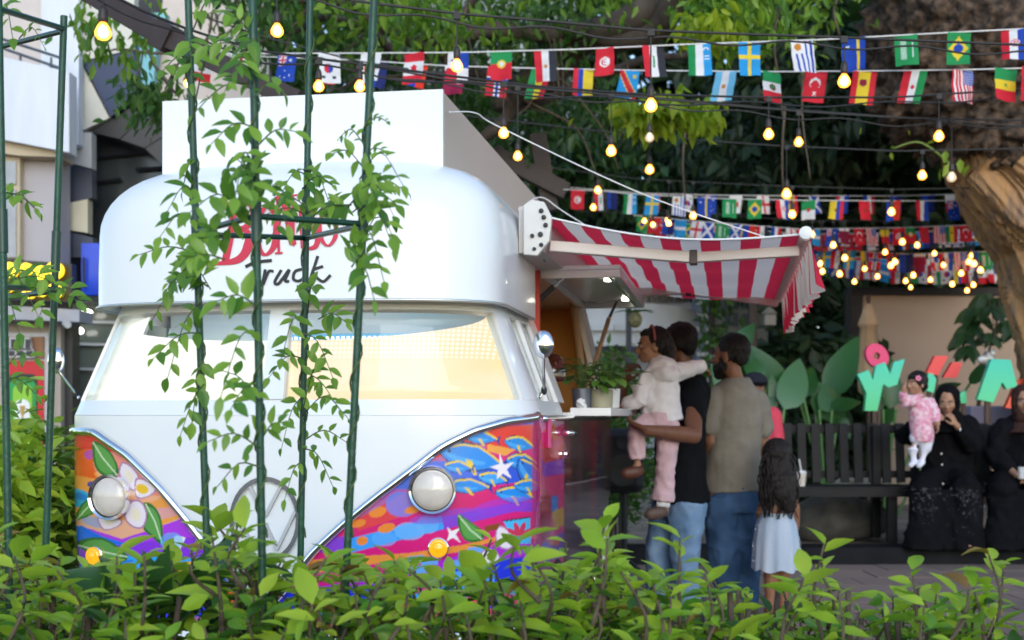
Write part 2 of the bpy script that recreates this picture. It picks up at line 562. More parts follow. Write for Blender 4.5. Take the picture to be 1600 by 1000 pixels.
for x, y in ((122, 515), (136, 487)):
    c = P(x, y, 12.0)
    bpart(MB().lathe([(.05, 0), (.05, .02), (.01, .02)], c, (0, -.5, -1), 16), 'downlight', mlamp)
cam_c = P(103, 505, 10.7)
bpart(MB().tube([cam_c + Vector((-.02, .05, .0)), cam_c + Vector((.05, -.1, -.02))], .03, 10), 'camera_housing', mat('light_grey_cladding'))
bslab('backing_wall', [(-260, -150), (420, -150), (420, 830), (-260, 830)], 13.0, .3, mgrey)

# ------------------------------------------------------------------ buildings further back
gl = thing('glazed_building', 'grey glazed office building glimpsed between branches above the truck', 'building', (0, 24, 0))
def gpart(name, poly, D, th, m, parent=gl):
    o = slab(name, poly, D, th, m, None)
    o.parent = parent
    o.matrix_parent_inverse = Matrix.Translation(-parent.location)
    return o
gpart('wall', [(560, -200), (900, -200), (900, 600), (560, 600)], 24, .5, mat('grey_green_render', (.20, .23, .23), .6, var=.15, vscale=1))
for x in (760, 812, 848):
    gpart('mullion', [(x, -200), (x + 10, -200), (x + 14, 600), (x + 4, 600)], 23.9, .08, mat('pale_mullion', (.42, .47, .48), .5))
for y in (40, 190, 300):
    gpart('spandrel', [(700, y), (758, y), (758, y + 14), (700, y + 14)], 23.9, .08, mat('pale_mullion'))
    gpart('spandrel', [(772, y), (810, y), (810, y + 14), (772, y + 14)], 23.9, .08, mat('pale_mullion'))

vb = thing('veranda_building', 'white building with curved balcony seen under the striped awning', 'building', (2, 21, 0))
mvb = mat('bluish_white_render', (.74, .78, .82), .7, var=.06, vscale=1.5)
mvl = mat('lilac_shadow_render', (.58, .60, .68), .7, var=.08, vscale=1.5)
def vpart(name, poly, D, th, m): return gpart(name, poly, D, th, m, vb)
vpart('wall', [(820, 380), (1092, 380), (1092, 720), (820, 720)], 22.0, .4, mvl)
# curved balcony front
cb = MB()
pts = [(840, 478, 543, 21.2), (905, 475, 541, 20.9), (960, 473, 540, 20.7), (1020, 474, 541, 20.7), (1060, 478, 545, 20.9), (1087, 484, 552, 21.3)]
vsx, fsx = [], []
for x, a, b_, D in pts:
    vsx += [P(x, a, D), P(x, b_, D), P(x, a, D + .25), P(x, b_, D + .25)]
for i in range(len(pts) - 1):
    q = 4 * i
    fsx += [(q, q + 4, q + 5, q + 1), (q + 2, q + 3, q + 7, q + 6), (q, q + 2, q + 6, q + 4), (q + 1, q + 5, q + 7, q + 3)]
fsx += [(0, 1, 3, 2), (4 * len(pts) - 4, 4 * len(pts) - 2, 4 * len(pts) - 1, 4 * len(pts) - 3)]
o = cb.add(vsx, fsx).build('balcony_front', mvb, smooth=40)
o.parent = vb; o.matrix_parent_inverse = Matrix.Translation(-vb.location)
cb = MB()
for i in range(len(pts) - 1):
    a, b_ = pts[i], pts[i + 1]
    cb.beam(P(a[0], 512, a[3] - .05), P(b_[0], 512 + (3 if i > 2 else 0), b_[3] - .05), .10, .10)
o = cb.build('balcony_moulding', mvb); o.parent = vb; o.matrix_parent_inverse = Matrix.Translation(-vb.location)
mbar = mat('window_dark', (.02, .022, .03), .2)
for x in (1003, 1016, 1029, 1042, 1056, 1067, 1078):
    vpart('window', [(x, 452), (x + 9, 452), (x + 9, 472), (x, 472)], 21.9, .08, mbar)
for x0, x1, y0, y1, m in ((908, 938, 522, 578, mat('grey_door', (.30, .28, .28), .6)), (950, 978, 520, 578, mat('grey_door')), (928, 936, 566, 600, mat('blue_bin', (.03, .05, .16), .5)),
                          (1052, 1084, 522, 570, mat('amber_frame', (.35, .22, .10), .5)), (1056, 1068, 528, 556, mvb), (1071, 1081, 528, 556, mvb)):
    vpart('door' if y1 > 570 else 'window', [(x0, y0), (x1, y0), (x1, y1), (x0, y1)], 21.85 if m is not mvb else 21.8, .05, m)
vpart('porch_post', [(979, 474), (987, 474), (987, 640), (979, 640)], 19.6, .15, mat('slate_post', (.05, .06, .08), .6))
vpart('louvre_bay', [(1088, 420), (1110, 420), (1110, 640), (1088, 640)], 21.3, .5, mat('blue_grey_louvre', (.26, .32, .46), .6, var=.2, vscale=6, stretch=(.1, .1, 3)))
for k in range(7):
    vpart('louvre', [(1089, 470 + k * 20), (1109, 471 + k * 20), (1109, 477 + k * 20), (1089, 476 + k * 20)], 21.2, .08, mvb)
vpart('wing', [(1110, 380), (1200, 380), (1200, 640), (1110, 640)], 22.4, .4, mvb)
for x in (1134, 1146, 1160):
    for y in (462, 490, 528):
        vpart('window', [(x, y), (x + 8, y), (x + 8, y + 20), (x, y + 20)], 22.3, .06, mat('pale_blue_pane', (.30, .37, .48), .15))

# beige boundary wall
bw = thing('boundary_wall', 'plain beige wall under a dark coping behind the bench and letters', 'wall', (6, 15.5, 0))
mw = mat('beige_wall_paint', (.44, .32, .24), .85, var=.05, vscale=1.2, bump=.08, bscale=10)
gpart('wall', [(1348, 462), (1760, 462), (1760, 790), (1348, 790)], 15.5, .25, mw, bw)
gpart('coping', [(1330, 449), (1760, 449), (1760, 461), (1330, 461)], 15.45, .35, mat('dark_coping', (.02, .015, .012), .7), bw)
gpart('post', [(1330, 461), (1347, 461), (1347, 790), (1330, 790)], 15.44, .3, mat('dark_timber', (.03, .02, .016), .7, var=.3), bw)

# dark steel beam crossing the upper left
sb = MB()
pa, pb, pc = P(60, -60, 6.9), P(262, 60, 6.6), P(470, 160, 6.4)
sb.beam(pa, pb + (pb - pa) * .02, .12, .11)
sb.beam(pb, pc, .12, .10)
q = (pb - pa).normalized()
sb.beam(pb - q * .05, pb + q * .05, .15, .14)
sb.build('steel_beam', mat('rust_brown_steel', (.035, .022, .02), .55, var=.25, vscale=10), label='dark brown steel beam crossing the upper left corner above the trellis', cat='beam', bevel=.004)
# second dark brace seen right of the truck's roof box
MB().beam(P(770, 240, 12.5), P(885, 300, 12.5), .14, .16).beam(P(840, 210, 12.6), P(860, 330, 12.6), .16, .16).build('steel_brace', mat('rust_brown_steel'), label='dark crossed steel brace behind the slope of the roof box', cat='brace')
# ================================================================== FOOD TRUCK
TO = Vector((-.80, 4.71, 0)); TA = -R(9.6)
ca, sa = math.cos(TA), math.sin(TA)
def t2w(p):
    return Vector((TO.x + ca * p[0] - sa * p[1], TO.y + sa * p[0] + ca * p[1], p[2]))
def t2px(u, v, z):
    X = TO.x + ca * u - sa * v
    Y = TO.y + sa * u + ca * v
    return 800 + X / Y * FPX, HORIZ - (z - CAM_Z) / Y * FPX
truck = thing('food_truck', 'white rounded retro van food truck with rainbow painted lower body and red striped awning', 'food truck', TO, TA)

def front_poly(w_, vc, d, n, vend_r, vend_l=None, N=900):
    """plan outline from left side (v=vend) round the bowed nose to the right side; returns Nx2"""
    s = np.linspace(-1, 1, N)
    th = s * np.pi / 2
    u = w_ * np.sign(s) * np.abs(np.sin(th)) ** (2 / n)
    v = vc + d - d * np.abs(np.cos(th)) ** (2 / n)
    return u, v
def plan(t, w_, vc, d, n, vend=3.0):
    """t: array in [-1-ext, 1+ext]; |t|<=1 nose by arc length, beyond: metres along the side"""
    u0, v0 = front_poly(w_, vc, d, n, vend)
    L = np.concatenate([[0], np.cumsum(np.hypot(np.diff(u0), np.diff(v0)))])
    L = L / L[-1] * 2 - 1
    tc = np.clip(t, -1, 1)
    u = np.interp(tc, L, u0); v = np.interp(tc, L, v0)
    ex = np.maximum(np.abs(t) - 1, 0)
    return u, v + ex
# --- lower body surface
def low(t, z):
    t, z = np.asarray(t, float), np.asarray(z, float)
    w_ = .90 - .07 * np.clip((.95 - z) / .65, 0, 1) ** 2
    u, v = plan(t, .895, -.27, .42, 2.6)
    k = w_ / .90
    return u * k, v + (.10 * np.clip((.75 - z) / .5, 0, 1) ** 2) * np.clip(1 - np.abs(t), 0, 1), z
# --- greenhouse surface
def green(t, z):
    t, z = np.asarray(t, float), np.asarray(z, float)
    f = (z - 1.17) / .41
    u1, v1 = plan(t, .895, -.262, .42, 2.6)
    u2, v2 = plan(t, .735, -.15, .36, 2.7)
    return u1 + (u2 - u1) * f, v1 + (v2 - v1) * f, z
def solve(surf, px, py, t=0., z=1.0):
    """surface parameters seen at a photo pixel (Newton)"""
    for _ in range(40):
        a = t2px(*[float(q) for q in surf(t, z)])
        e = (px - a[0], py - a[1])
        if abs(e[0]) + abs(e[1]) < .05: break
        h = 1e-4
        b = t2px(*[float(q) for q in surf(t + h, z)]); c = t2px(*[float(q) for q in surf(t, z + h)])
        J = np.array([[(b[0] - a[0]) / h, (c[0] - a[0]) / h], [(b[1] - a[1]) / h, (c[1] - a[1]) / h]])
        try: dd = np.linalg.solve(J, e)
        except Exception: break
        t += float(np.clip(dd[0], -.15, .15)); z += float(np.clip(dd[1], -.15, .15))
        t = max(-1.3, min(1.6, t))
    return t, z
def spt(surf, t, z, off=0.):
    p = Vector([float(q) for q in surf(t, z)])
    if off:
        p = p + snorm(surf, t, z) * off
    return p
def snorm(surf, t, z):
    h = 2e-3
    a = Vector([float(q) for q in surf(t - h, z)]); b = Vector([float(q) for q in surf(t + h, z)])
    c = Vector([float(q) for q in surf(t, z - h)]); d = Vector([float(q) for q in surf(t, z + h)])
    n = (b - a).cross(d - c); n.normalize()
    return n if n.y < 0 or abs(t) > .98 else -n

# --- painted artwork: a flat colour canvas, one cell per photo pixel of the front, turned into paint colour per vertex
CW, CH, CX, CY = 900, 420, 70, 630
canvas = np.zeros((CH, CW, 3))
yy, xx = np.mgrid[0:CH, 0:CW]
xx = xx + CX; yy = yy + CY
def fill(mask, c, a=1.):
    canvas[mask] = canvas[mask] * (1 - a) + np.array(srgb(c)) * a
def poly(pts, c, a=1.):
    m = np.zeros((CH, CW), bool)
    n = len(pts)
    for i in range(n):
        x0, y0 = pts[i]; x1, y1 = pts[(i + 1) % n]
        if y0 == y1: continue
        cond = ((yy >= min(y0, y1)) & (yy < max(y0, y1)))
        xi = x0 + (yy - y0) * (x1 - x0) / (y1 - y0)
        m ^= cond & (xx < xi)
    fill(m, c, a)
def smoothp(pts, n=6):
    out = []
    k = len(pts)
    for i in range(k):
        a, b, c_, d = (np.array(pts[(i + j - 1) % k], float) for j in range(4))
        for q in range(n):
            t = q / n
            out.append(tuple(.5 * ((2 * b) + (c_ - a) * t + (2 * a - 5 * b + 4 * c_ - d) * t * t + (3 * b - a - 3 * c_ + d) * t ** 3)))
    return out
def blob(pts, c, a=1.): poly(smoothp(pts), c, a)
def ell(cx, cy, rx, ry, c, ang=0, a=1.):
    ca_, sa_ = math.cos(R(ang)), math.sin(R(ang))
    dx, dy = xx - cx, yy - cy
    fill(((dx * ca_ + dy * sa_) / rx) ** 2 + ((-dx * sa_ + dy * ca_) / ry) ** 2 < 1, c, a)
def stroke(pts, wd, c, a=1.):
    for (x0, y0), (x1, y1) in zip(pts[:-1], pts[1:]):
        L2 = (x1 - x0) ** 2 + (y1 - y0) ** 2 + 1e-9
        t = np.clip(((xx - x0) * (x1 - x0) + (yy - y0) * (y1 - y0)) / L2, 0, 1)
        fill(np.hypot(xx - x0 - t * (x1 - x0), yy - y0 - t * (y1 - y0)) < wd / 2, c, a)
def band(p, off, c):
    """wavy horizontal band: everything under the curve p takes colour c"""
    xs, ys = zip(*p)
    fill(yy > np.interp(xx, xs, ys) + off, c)
# left half (x<410): sunset bands
base = xx < 412
for p, c in (([(70, 600), (412, 600)], '#e8232d'), ([(70, 706), (160, 700), (240, 742), (412, 800)], '#f0612a'), ([(70, 735), (150, 748), (230, 775), (412, 770)], '#f3a04a'),
             ([(70, 752), (130, 766), (200, 812), (412, 812)], '#33b4ea'), ([(70, 772), (110, 790), (180, 806), (250, 796), (412, 790)], '#f5a33f'),
             ([(70, 800), (150, 806), (250, 822), (300, 800), (412, 800)], '#efb18c'), ([(70, 815), (140, 826), (190, 842), (240, 826), (290, 808), (412, 790)], '#b13be0'),
             ([(70, 818), (130, 822), (160, 838), (200, 850), (412, 858)], '#1d6fe8'), ([(70, 842), (140, 846), (190, 852), (260, 842), (412, 832)], '#8b35dc'),
             ([(70, 878), (190, 868), (300, 872), (412, 850)], '#36a8ee'), ([(70, 890), (150, 892), (250, 880), (412, 872)], '#f3b23b'), ([(70, 905), (200, 905), (300, 900), (412, 890)], '#2a55e0'),
             ([(70, 930), (200, 926), (412, 920)], '#f06a2a'), ([(70, 950), (412, 945)], '#2337d8'), ([(70, 985), (412, 980)], '#a02fd0')):
    band(p, 0, c)
rp_ = np.random.RandomState(5)
for k in range(46):
    x, y = rp_.uniform(75, 410), rp_.uniform(650, 1040)
    c = rp_.choice(['#f7c24e', '#e93d3a', '#9a3ce0', '#3aa9f0', '#f47a35', '#f6d9b0', '#2046dd'])
    ell(x, y, rp_.uniform(8, 28), rp_.uniform(3, 8), c, rp_.uniform(-20, 25), .55)
poly([(93, 705), (100, 728), (112, 718), (106, 738), (112, 750), (101, 746), (98, 764), (93, 744), (82, 742), (93, 732)], '#f7f2ee')
ell(200, 745, 60, 30, '#f6c9c0', 30, .35)
stroke([(195, 760), (170, 752), (140, 757)], 8, '#5c4b9a')
poly([(170, 800), (200, 812), (240, 815), (300, 800), (300, 790)], '#d8a3c0', .6)
def leafart(pts, rib):
    blob(pts, '#2f6f2e'); 
    cx, cy = np.mean([p[0] for p in pts]), np.mean([p[1] for p in pts])
    blob([(cx + (x - cx) * .8, cy + (y - cy) * .8) for x, y in pts], '#5e9f4c')
    stroke(rib, 2.2, '#cfe3b8')
def petal(pts):
    blob(pts, '#b884a8'); cx, cy = np.mean([p[0] for p in pts]), np.mean([p[1] for p in pts])
    blob([(cx + (x - cx) * .86, cy + (y - cy) * .86) for x, y in pts], '#f2e6ee')
    blob([(cx + (x - cx) * .4, cy + (y - cy) * .45) for x, y in pts], '#f4e6c0', .8)
leafart([(145, 690), (165, 698), (180, 718), (185, 740), (165, 745), (148, 728)], [(146, 692), (160, 715), (182, 741)])
leafart([(118, 812), (126, 790), (140, 778), (158, 772), (152, 795), (140, 806)], [(120, 811), (138, 792), (156, 775)])
leafart([(225, 786), (240, 790), (252, 812), (254, 850), (236, 838), (224, 826), (230, 806)], [(228, 788), (242, 815), (253, 848)])
leafart([(120, 850), (160, 840), (200, 870), (170, 880)], [(122, 852), (160, 862), (198, 870)])
petal([(190, 722), (205, 728), (218, 748), (212, 768), (196, 758), (186, 740)])
petal([(212, 748), (232, 752), (244, 766), (228, 778), (212, 776)])
ell(222, 764, 10, 7, '#f3c52e', 20)
petal([(205, 782), (222, 784), (230, 806), (222, 826), (204, 822), (194, 806)])
petal([(160, 800), (178, 806), (192, 816), (178, 826), (162, 828), (152, 812)])
poly([(275, 836), (290, 840), (278, 866), (258, 858)], '#f4f2f0'); ell(268, 846, 18, 14, '#49b7ee', 0, .6)
ell(150, 905, 26, 20, '#f5dcc0', -20); stroke([(120, 912), (150, 890), (190, 905)], 3, '#2a2a36')
for k in range(20):
    x, y = rp_.uniform(80, 400), rp_.uniform(880, 1040)
    blob([(x - 25, y), (x - 8, y - 9), (x + 20, y - 5), (x + 32, y + 3), (x + 5, y + 8)], rp_.choice(['#2a4ae0', '#38a9f2', '#ef6a2c', '#7a3ae0', '#f2c23c']), .85)
# right half
m_ = xx >= 412
def bandr(p, c):
    xs, ys = zip(*p)
    fill((yy > np.interp(xx, xs, ys)) & m_, c)
for p, c in (([(412, 600), (980, 600)], '#2455e0'), ([(412, 700), (640, 700), (740, 668), (980, 655)], '#e8352d'), ([(412, 745), (700, 735), (760, 705), (980, 690)], '#dd2480'),
             ([(412, 735), (560, 740), (680, 720), (760, 725), (980, 730)], '#2c58d8'), ([(412, 760), (600, 765), (720, 764), (800, 755), (980, 752)], '#dd1f74'),
             ([(412, 842), (560, 838), (700, 806), (800, 785), (980, 780)], '#8b3fd0'), ([(412, 870), (560, 860), (700, 826), (800, 800), (980, 798)], '#e01a7a'),
             ([(412, 882), (520, 872), (640, 864), (720, 852), (780, 838), (980, 832)], '#f2953c'), ([(412, 915), (520, 890), (640, 874), (720, 862), (780, 843), (980, 838)], '#d81f80'), ([(412, 930), (600, 900), (700, 872), (780, 850), (980, 846)], '#b02fce'),
             ([(412, 925), (580, 915), (700, 890), (780, 872), (980, 866)], '#2438dc'), ([(412, 965), (600, 935), (700, 912), (980, 905)], '#39a6f0'), ([(412, 975), (600, 955), (760, 930), (980, 925)], '#e8455c'),
             ([(412, 1000), (980, 985)], '#f1c63c')):
    bandr(p, c)
poly([(545, 842), (690, 806), (694, 826), (548, 864)], '#3aa0f2')
poly([(550, 800), (640, 765), (700, 765), (650, 800), (560, 830)], '#e8463e', .85)
ell(628, 788, 26, 20, '#6d86e6', 0, .8); ell(640, 830, 24, 14, '#6fb6f6', 0, .8); ell(668, 820, 18, 14, '#6fb6f6', 0, .7); ell(600, 842, 20, 12, '#62aef4', 0, .6)
for x, y, rx, ry in ((590, 800, 14, 8), (604, 825, 14, 7), (566, 845, 9, 7), (646, 796, 14, 6), (560, 818, 12, 6)):
    ell(x, y, rx, ry, '#f28a35', -15)
for x, y in ((650, 876), (662, 890), (672, 878), (708, 883), (730, 868), (744, 862), (640, 892), (718, 900), (690, 905), (760, 905)):
    poly([(x - 13, y - 6), (x + 13, y - 9), (x + 13, y + 4), (x - 13, y + 7)], '#5fb0f6', .9)
def fish(cx, cy, L, h, ang, c='#1f8de6', c2='#f0cc3a'):
    ca_, sa_ = math.cos(R(ang)), math.sin(R(ang))
    def tr(pts): return [(cx + x * ca_ - y * sa_, cy + x * sa_ + y * ca_) for x, y in pts]
    o_ = [(-L / 2, 0), (-L * .3, -h * .42), (0, -h * .5), (L * .25, -h * .28), (L * .42, -h * .06), (L * .42, h * .06), (L * .25, h * .26), (0, h * .48), (-L * .3, h * .36)]
    blob(tr([(x * 1.04, y * 1.12) for x, y in o_]), '#16245c')
    blob(tr(o_), c)
    blob(tr([(-L * .42, h * .02), (-L * .2, h * .05), (L * .2, h * .04), (L * .1, h * .22), (-L * .1, h * .32), (-L * .32, h * .22)]), '#4fb2f2', .7)
    poly(tr([(L * .40, 0), (L * .58, -h * .45), (L * .52, 0), (L * .58, h * .45)]), '#173a9a')
    stroke(tr([(-L * .45, -h * .12), (-L * .2, -h * .42), (L * .05, -h * .5), (L * .3, -h * .26), (L * .45, -h * .05)]), 3, c2)
    poly(tr([(-L * .1, h * .1), (L * .08, h * .62), (L * .14, h * .6), (0, h * .1)]), c2)
    ell(*tr([(-L * .36, -h * .06)])[0], max(1.5, h * .06), max(1.5, h * .06), '#0c1434')
poly([(520, 800), (640, 730), (760, 690), (760, 740), (640, 765), (560, 810)], '#4f7fe8', .45)
fish(752, 684, 54, 20, 8); fish(812, 694, 48, 22, 14, '#1e8fe0'); fish(738, 716, 104, 40, 14); fish(816, 722, 50, 24, 8); fish(716, 730, 46, 18, 5)
poly([(762, 694), (806, 702), (790, 712), (762, 705)], '#f2a246')
fish(828, 742, 60, 30, 55, '#1c74d8'); fish(732, 760, 70, 22, 4); fish(770, 748, 46, 18, 10, '#3aa0ee'); fish(805, 774, 62, 24, 8); fish(826, 760, 46, 20, 4)
ell(700, 806, 60, 10, '#8348d8', -8, .6); ell(790, 790, 50, 12, '#9a3cd8', -8, .5)
poly([(781, 708), (787, 726), (804, 722), (792, 734), (800, 748), (786, 740), (776, 750), (778, 734), (766, 730), (780, 725)], '#f4e9f0')
poly([(698, 822), (706, 830), (720, 824), (712, 835), (720, 848), (708, 840), (698, 846), (702, 834)], '#f8eef2')
leafart([(715, 804), (735, 815), (756, 832), (752, 845), (730, 846), (718, 830)], [(717, 806), (735, 828), (752, 842)])
leafart([(735, 880), (770, 872), (762, 890), (740, 905)], [(737, 882), (752, 885), (764, 876)])
petal([(778, 822), (792, 826), (806, 842), (798, 858), (782, 856), (774, 840)]); petal([(752, 862), (770, 858), (782, 872), (768, 884), (754, 878)])
poly([(786, 814), (828, 808), (830, 850), (806, 850)], '#4bbcf0'); poly([(758, 822), (784, 816), (776, 828), (758, 832)], '#8a4a20')
for a in (-60, -20, 20, 60):
    ell(812 + 12 * math.sin(R(a)), 838 - 12 * math.cos(R(a)), 4, 11, '#d8345c', a)
stroke([(786, 814), (828, 808)], 2, '#1a1a2a'); stroke([(812, 850), (812, 836)], 2, '#1a1a2a')
for k in range(18):
    x, y = rp_.uniform(430, 830), rp_.uniform(905, 1040)
    blob([(x - 25, y), (x - 8, y - 9), (x + 20, y - 5), (x + 32, y + 3), (x + 5, y + 8)], rp_.choice(['#2a4ae0', '#38a9f2', '#ef6a2c', '#7a3ae0', '#f2c23c', '#e02a7a']), .85)
for k in range(5):
    ell(605, 905 + k * 9, 6, 2.6, '#f6c83c'); ell(590, 916 + k * 9, 5, 2.4, '#f6c83c')
poly([(832, 655), (845, 650), (846, 1040), (832, 1040)], '#c32a78', .75)
# side: cab door, and hatch bay with its dark reflections painted in
m_ = xx >= 846
def boxc(x0, x1, y0, y1, c, a=1.): fill((xx >= x0) & (xx < x1) & (yy >= y0) & (yy < y1), c, a)
boxc(842, 882, 640, 1050, '#e32a76'); boxc(882, 980, 640, 1050, '#3a2024')
poly([(842, 655), (882, 648), (882, 662), (846, 676)], '#dfa6c8'); poly([(850, 672), (866, 662), (872, 688), (856, 682)], '#ef8a3c')
poly([(846, 720), (880, 700), (882, 740), (848, 745)], '#8a35c8'); poly([(846, 690), (870, 700), (882, 690), (882, 716), (850, 724)], '#d8242c')
poly([(842, 790), (852, 760), (862, 780), (860, 840), (846, 848)], '#b01a30'); boxc(862, 872, 775, 800, '#3a82d8'); poly([(862, 800), (880, 792), (882, 820), (866, 828)], '#d6a028')
poly([(846, 850), (880, 830), (882, 870), (850, 880)], '#4a62c8', .8); ell(866, 846, 10, 7, '#e06a48'); boxc(842, 882, 880, 1050, '#9a4a8c', .8)
for x, c in ((886, '#6a1a34'), (893, '#271a22'), (902, '#4a2a38'), (910, '#1e1826'), (918, '#51213a'), (926, '#8a1a2a'), (932, '#2a2a6a'), (938, '#3a2438')):  # dark reflections in the rear side, painted as upright streaks
    boxc(x, x + 8, 640, 1050, c, .85)
boxc(882, 980, 755, 1050, '#8a7078', .35); boxc(884, 980, 808, 1050, '#5a4658', .5)
stroke([(884, 757), (915, 752), (950, 744)], 2, '#bda6b0')

def paint_at(u, v, z):
    X = TO.x + ca * u - sa * v; Y = TO.y + sa * u + ca * v
    px = 800 + X / Y * FPX; py = HORIZ - (z - CAM_Z) / Y * FPX
    fx = np.clip(px - CX, 0, CW - 1.01); fy = np.clip(py - CY, 0, CH - 1.01)
    i, j = fx.astype(int), fy.astype(int); a, b = (fx - i)[:, None], (fy - j)[:, None]
    c = canvas
    return (c[j, i] * (1 - a) + c[j, i + 1] * a) * (1 - b) + (c[j + 1, i] * (1 - a) + c[j + 1, i + 1] * a) * b, px, py

# V line of the nose
VL = [(103, 664), (150, 675), (200, 710), (250, 760), (290, 808), (330, 860), (370, 915), (412, 962)]
VR = [(412, 962), (450, 915), (490, 862), (540, 816), (590, 775), (640, 737), (690, 698), (740, 673), (790, 658), (836, 651)]
tz = [solve(low, x, y, (x - 420) / 460, 1.0) for x, y in VL + VR[1:]]
vt = np.array([q[0] for q in tz]); vz = np.array([q[1] for q in tz])
od = np.argsort(vt); vt, vz = vt[od], vz[od]
def vline(t): return np.where(t < vt[0], vz[0] + .01, np.where(t > vt[-1], vz[-1] + .01, np.interp(t, vt, vz)))
# smooth V spline
tfine = np.linspace(vt[0], vt[-1], 300)
zc = np.interp(tfine, vt, vz)
ker = np.hanning(13); ker /= ker.sum()
zs_ = np.convolve(np.pad(zc, 6, mode='edge'), ker, 'valid')
def vline(t): return np.where(t < vt[0], zs_[0] + .004, np.where(t > vt[-1], zs_[-1] + .004, np.interp(t, tfine, zs_)))

tcol = np.concatenate([-1 - np.linspace(2.85, .02, 30), np.linspace(-1, 1, 760), 1 + np.linspace(.006, 2.85, 240)])
BELT = 1.172
Uc, Vc, _ = low(tcol, np.ones_like(tcol) * 1.0)
def body_mesh(name, zlo, zhi, nz, m, paint, tsel):
    t = tcol[tsel]
    vl0, vl1 = zlo(t), zhi(t)
    k = np.linspace(0, 1, nz)
    Z = vl0[None, :] * (1 - k[:, None]) + vl1[None, :] * k[:, None]
    T = np.repeat(t[None, :], nz, 0)
    U, V, Z = low(T.ravel(), Z.ravel())
    verts = np.stack([U, V, Z], 1)
    nt_ = len(t)
    i, j = np.meshgrid(np.arange(nt_ - 1), np.arange(nz - 1))
    a = (j * nt_ + i).ravel()
    faces = np.stack([a, a + 1, a + nt_ + 1, a + nt_], 1)
    cols = None
    if paint: cols, _, _ = paint_at(U, V, Z)
    return obj(name, mesh_np(name, verts, faces, m, cols), truck)
mart = mat('painted_artwork', (.5, .5, .5), .22, attr='Col', coat=.6)
body_mesh('painted_panel', lambda t: t * 0 + .28, lambda t: np.minimum(vline(t), BELT), 210, mart, True, np.ones(len(tcol), bool))
inner = (tcol >= vt[0] - .02) & (tcol <= vt[-1] + .02)
body_mesh('nose_panel', lambda t: np.minimum(vline(t), BELT), lambda t: t * 0 + BELT, 60, M['white_paint'], False, inner)
# chrome V trim, belt trim
tr = [spt(low, t, float(vline(np.array(t))), .006) for t in np.linspace(vt[0] - .01, vt[-1] + .01, 140)]
MB().tube(tr, (.016), 8).build('nose_trim', M['chrome'], truck, smooth=True)
MB().tube([spt(low, t, BELT - .012, .006) for t in np.linspace(1.02, 3.84, 40)], .012, 8).build('belt_trim', M['chrome'], truck, smooth=True)
# floor + rear closure
bk = MB()
bk.box((0, 2.985, .73), (1.76, .03, .9))
bk.build('rear_panel', M['white_paint'], truck)
MB().box((0, 1.45, .30), (1.62, 2.9, .05)).build('chassis', M['dark_metal'], truck)

# --- greenhouse: frames as solid patches
def patch(surf, t0, t1, z0, z1, o0, o1, nt_=12, nz=6, edge=None):
    """solid patch of surf between parameter ranges, from offset o0 (inner) to o1 (outer)"""
    b = MB()
    ts = [t0 + (t1 - t0) * i / nt_ for i in range(nt_ + 1)]
    zs = [z0 + (z1 - z0) * j / nz for j in range(nz + 1)]
    vs_ = []
    for off in (o0, o1):
        for z in zs:
            for t in ts: vs_.append(spt(surf, t, z, off if off else 1e-6))
    n1 = nt_ + 1; N = n1 * (nz + 1)
    fs = []
    for j in range(nz):
        for i in range(nt_):
            a = j * n1 + i
            fs.append((a + 1, a, a + n1, a + n1 + 1))
            fs.append((N + a, N + a + 1, N + a + n1 + 1, N + a + n1))
    for i in range(nt_):
        fs.append((i, i + 1, N + i + 1, N + i)); a = nz * n1 + i
        fs.append((a + 1, a, N + a, N + a + 1))
    for j in range(nz):
        a = j * n1
        fs.append((a + n1, a, N + a, N + a + n1)); a += nt_
        fs.append((a, a + n1, N + a + n1, N + a))
    return b.add(vs_, fs)
TW = .90        # windscreen half-range in t
patch(green, -1.6, 1.62, 1.172, 1.226, -.03, .004, 90, 2).build('cowl', M['white_paint'], truck, smooth=40)
patch(green, -1.6, 1.62, 1.545, 1.60, -.03, .004, 90, 2).build('header', M['white_paint'], truck, smooth=40)
patch(green, -.03, .045, 1.226, 1.545, -.03, .014, 4, 6).build('mullion', M['white_paint'], truck, smooth=40)
patch(green, -1.12, -.86, 1.226, 1.545, -.03, .006, 10, 6).build('pillar', M['white_paint'], truck, smooth=40)
patch(green, .85, 1.06, 1.226, 1.545, -.03, .006, 10, 6).build('pillar', M['white_paint'], truck, smooth=40)
for t0, t1 in ((1.26, 1.31), (1.55, 1.72)):
    patch(green, t0, t1, 1.226, 1.60 if t1 > 1.6 else 1.545, -.03, .010, 4, 6).build('side_post', M['white_paint'], truck, smooth=40)
def glassmat(name, tint, refl=.06, rough=.02):
    if name in _mats: return _mats[name]
    m = bpy.data.materials.new(name); _mats[name] = m
    m.use_nodes = True
    n, l = m.node_tree.nodes, m.node_tree.links
    n.remove(n['Principled BSDF'])
    tr_ = n.new('ShaderNodeBsdfTransparent'); tr_.inputs[0].default_value = (*tint, 1)
    g = n.new('ShaderNodeBsdfGlossy'); g.inputs['Roughness'].default_value = rough
    lw = n.new('ShaderNodeLayerWeight'); lw.inputs[0].default_value = .5
    pw = n.new('ShaderNodeMath'); pw.operation = 'POWER'; pw.inputs[1].default_value = 4
    f = n.new('ShaderNodeMath'); f.operation = 'MULTIPLY_ADD'; f.inputs[1].default_value = .6; f.inputs[2].default_value = .035
    l.new(lw.outputs['Facing'], pw.inputs[0]); l.new(pw.outputs[0], f.inputs[0])
    mx = n.new('ShaderNodeMixShader')
    l.new(f.outputs[0], mx.inputs[0]); l.new(tr_.outputs[0], mx.inputs[1]); l.new(g.outputs[0], mx.inputs[2])
    l.new(mx.outputs[0], n['Material Output'].inputs[0])
    return m
mglass = glassmat('clear_glass', (.96, .98, .97))
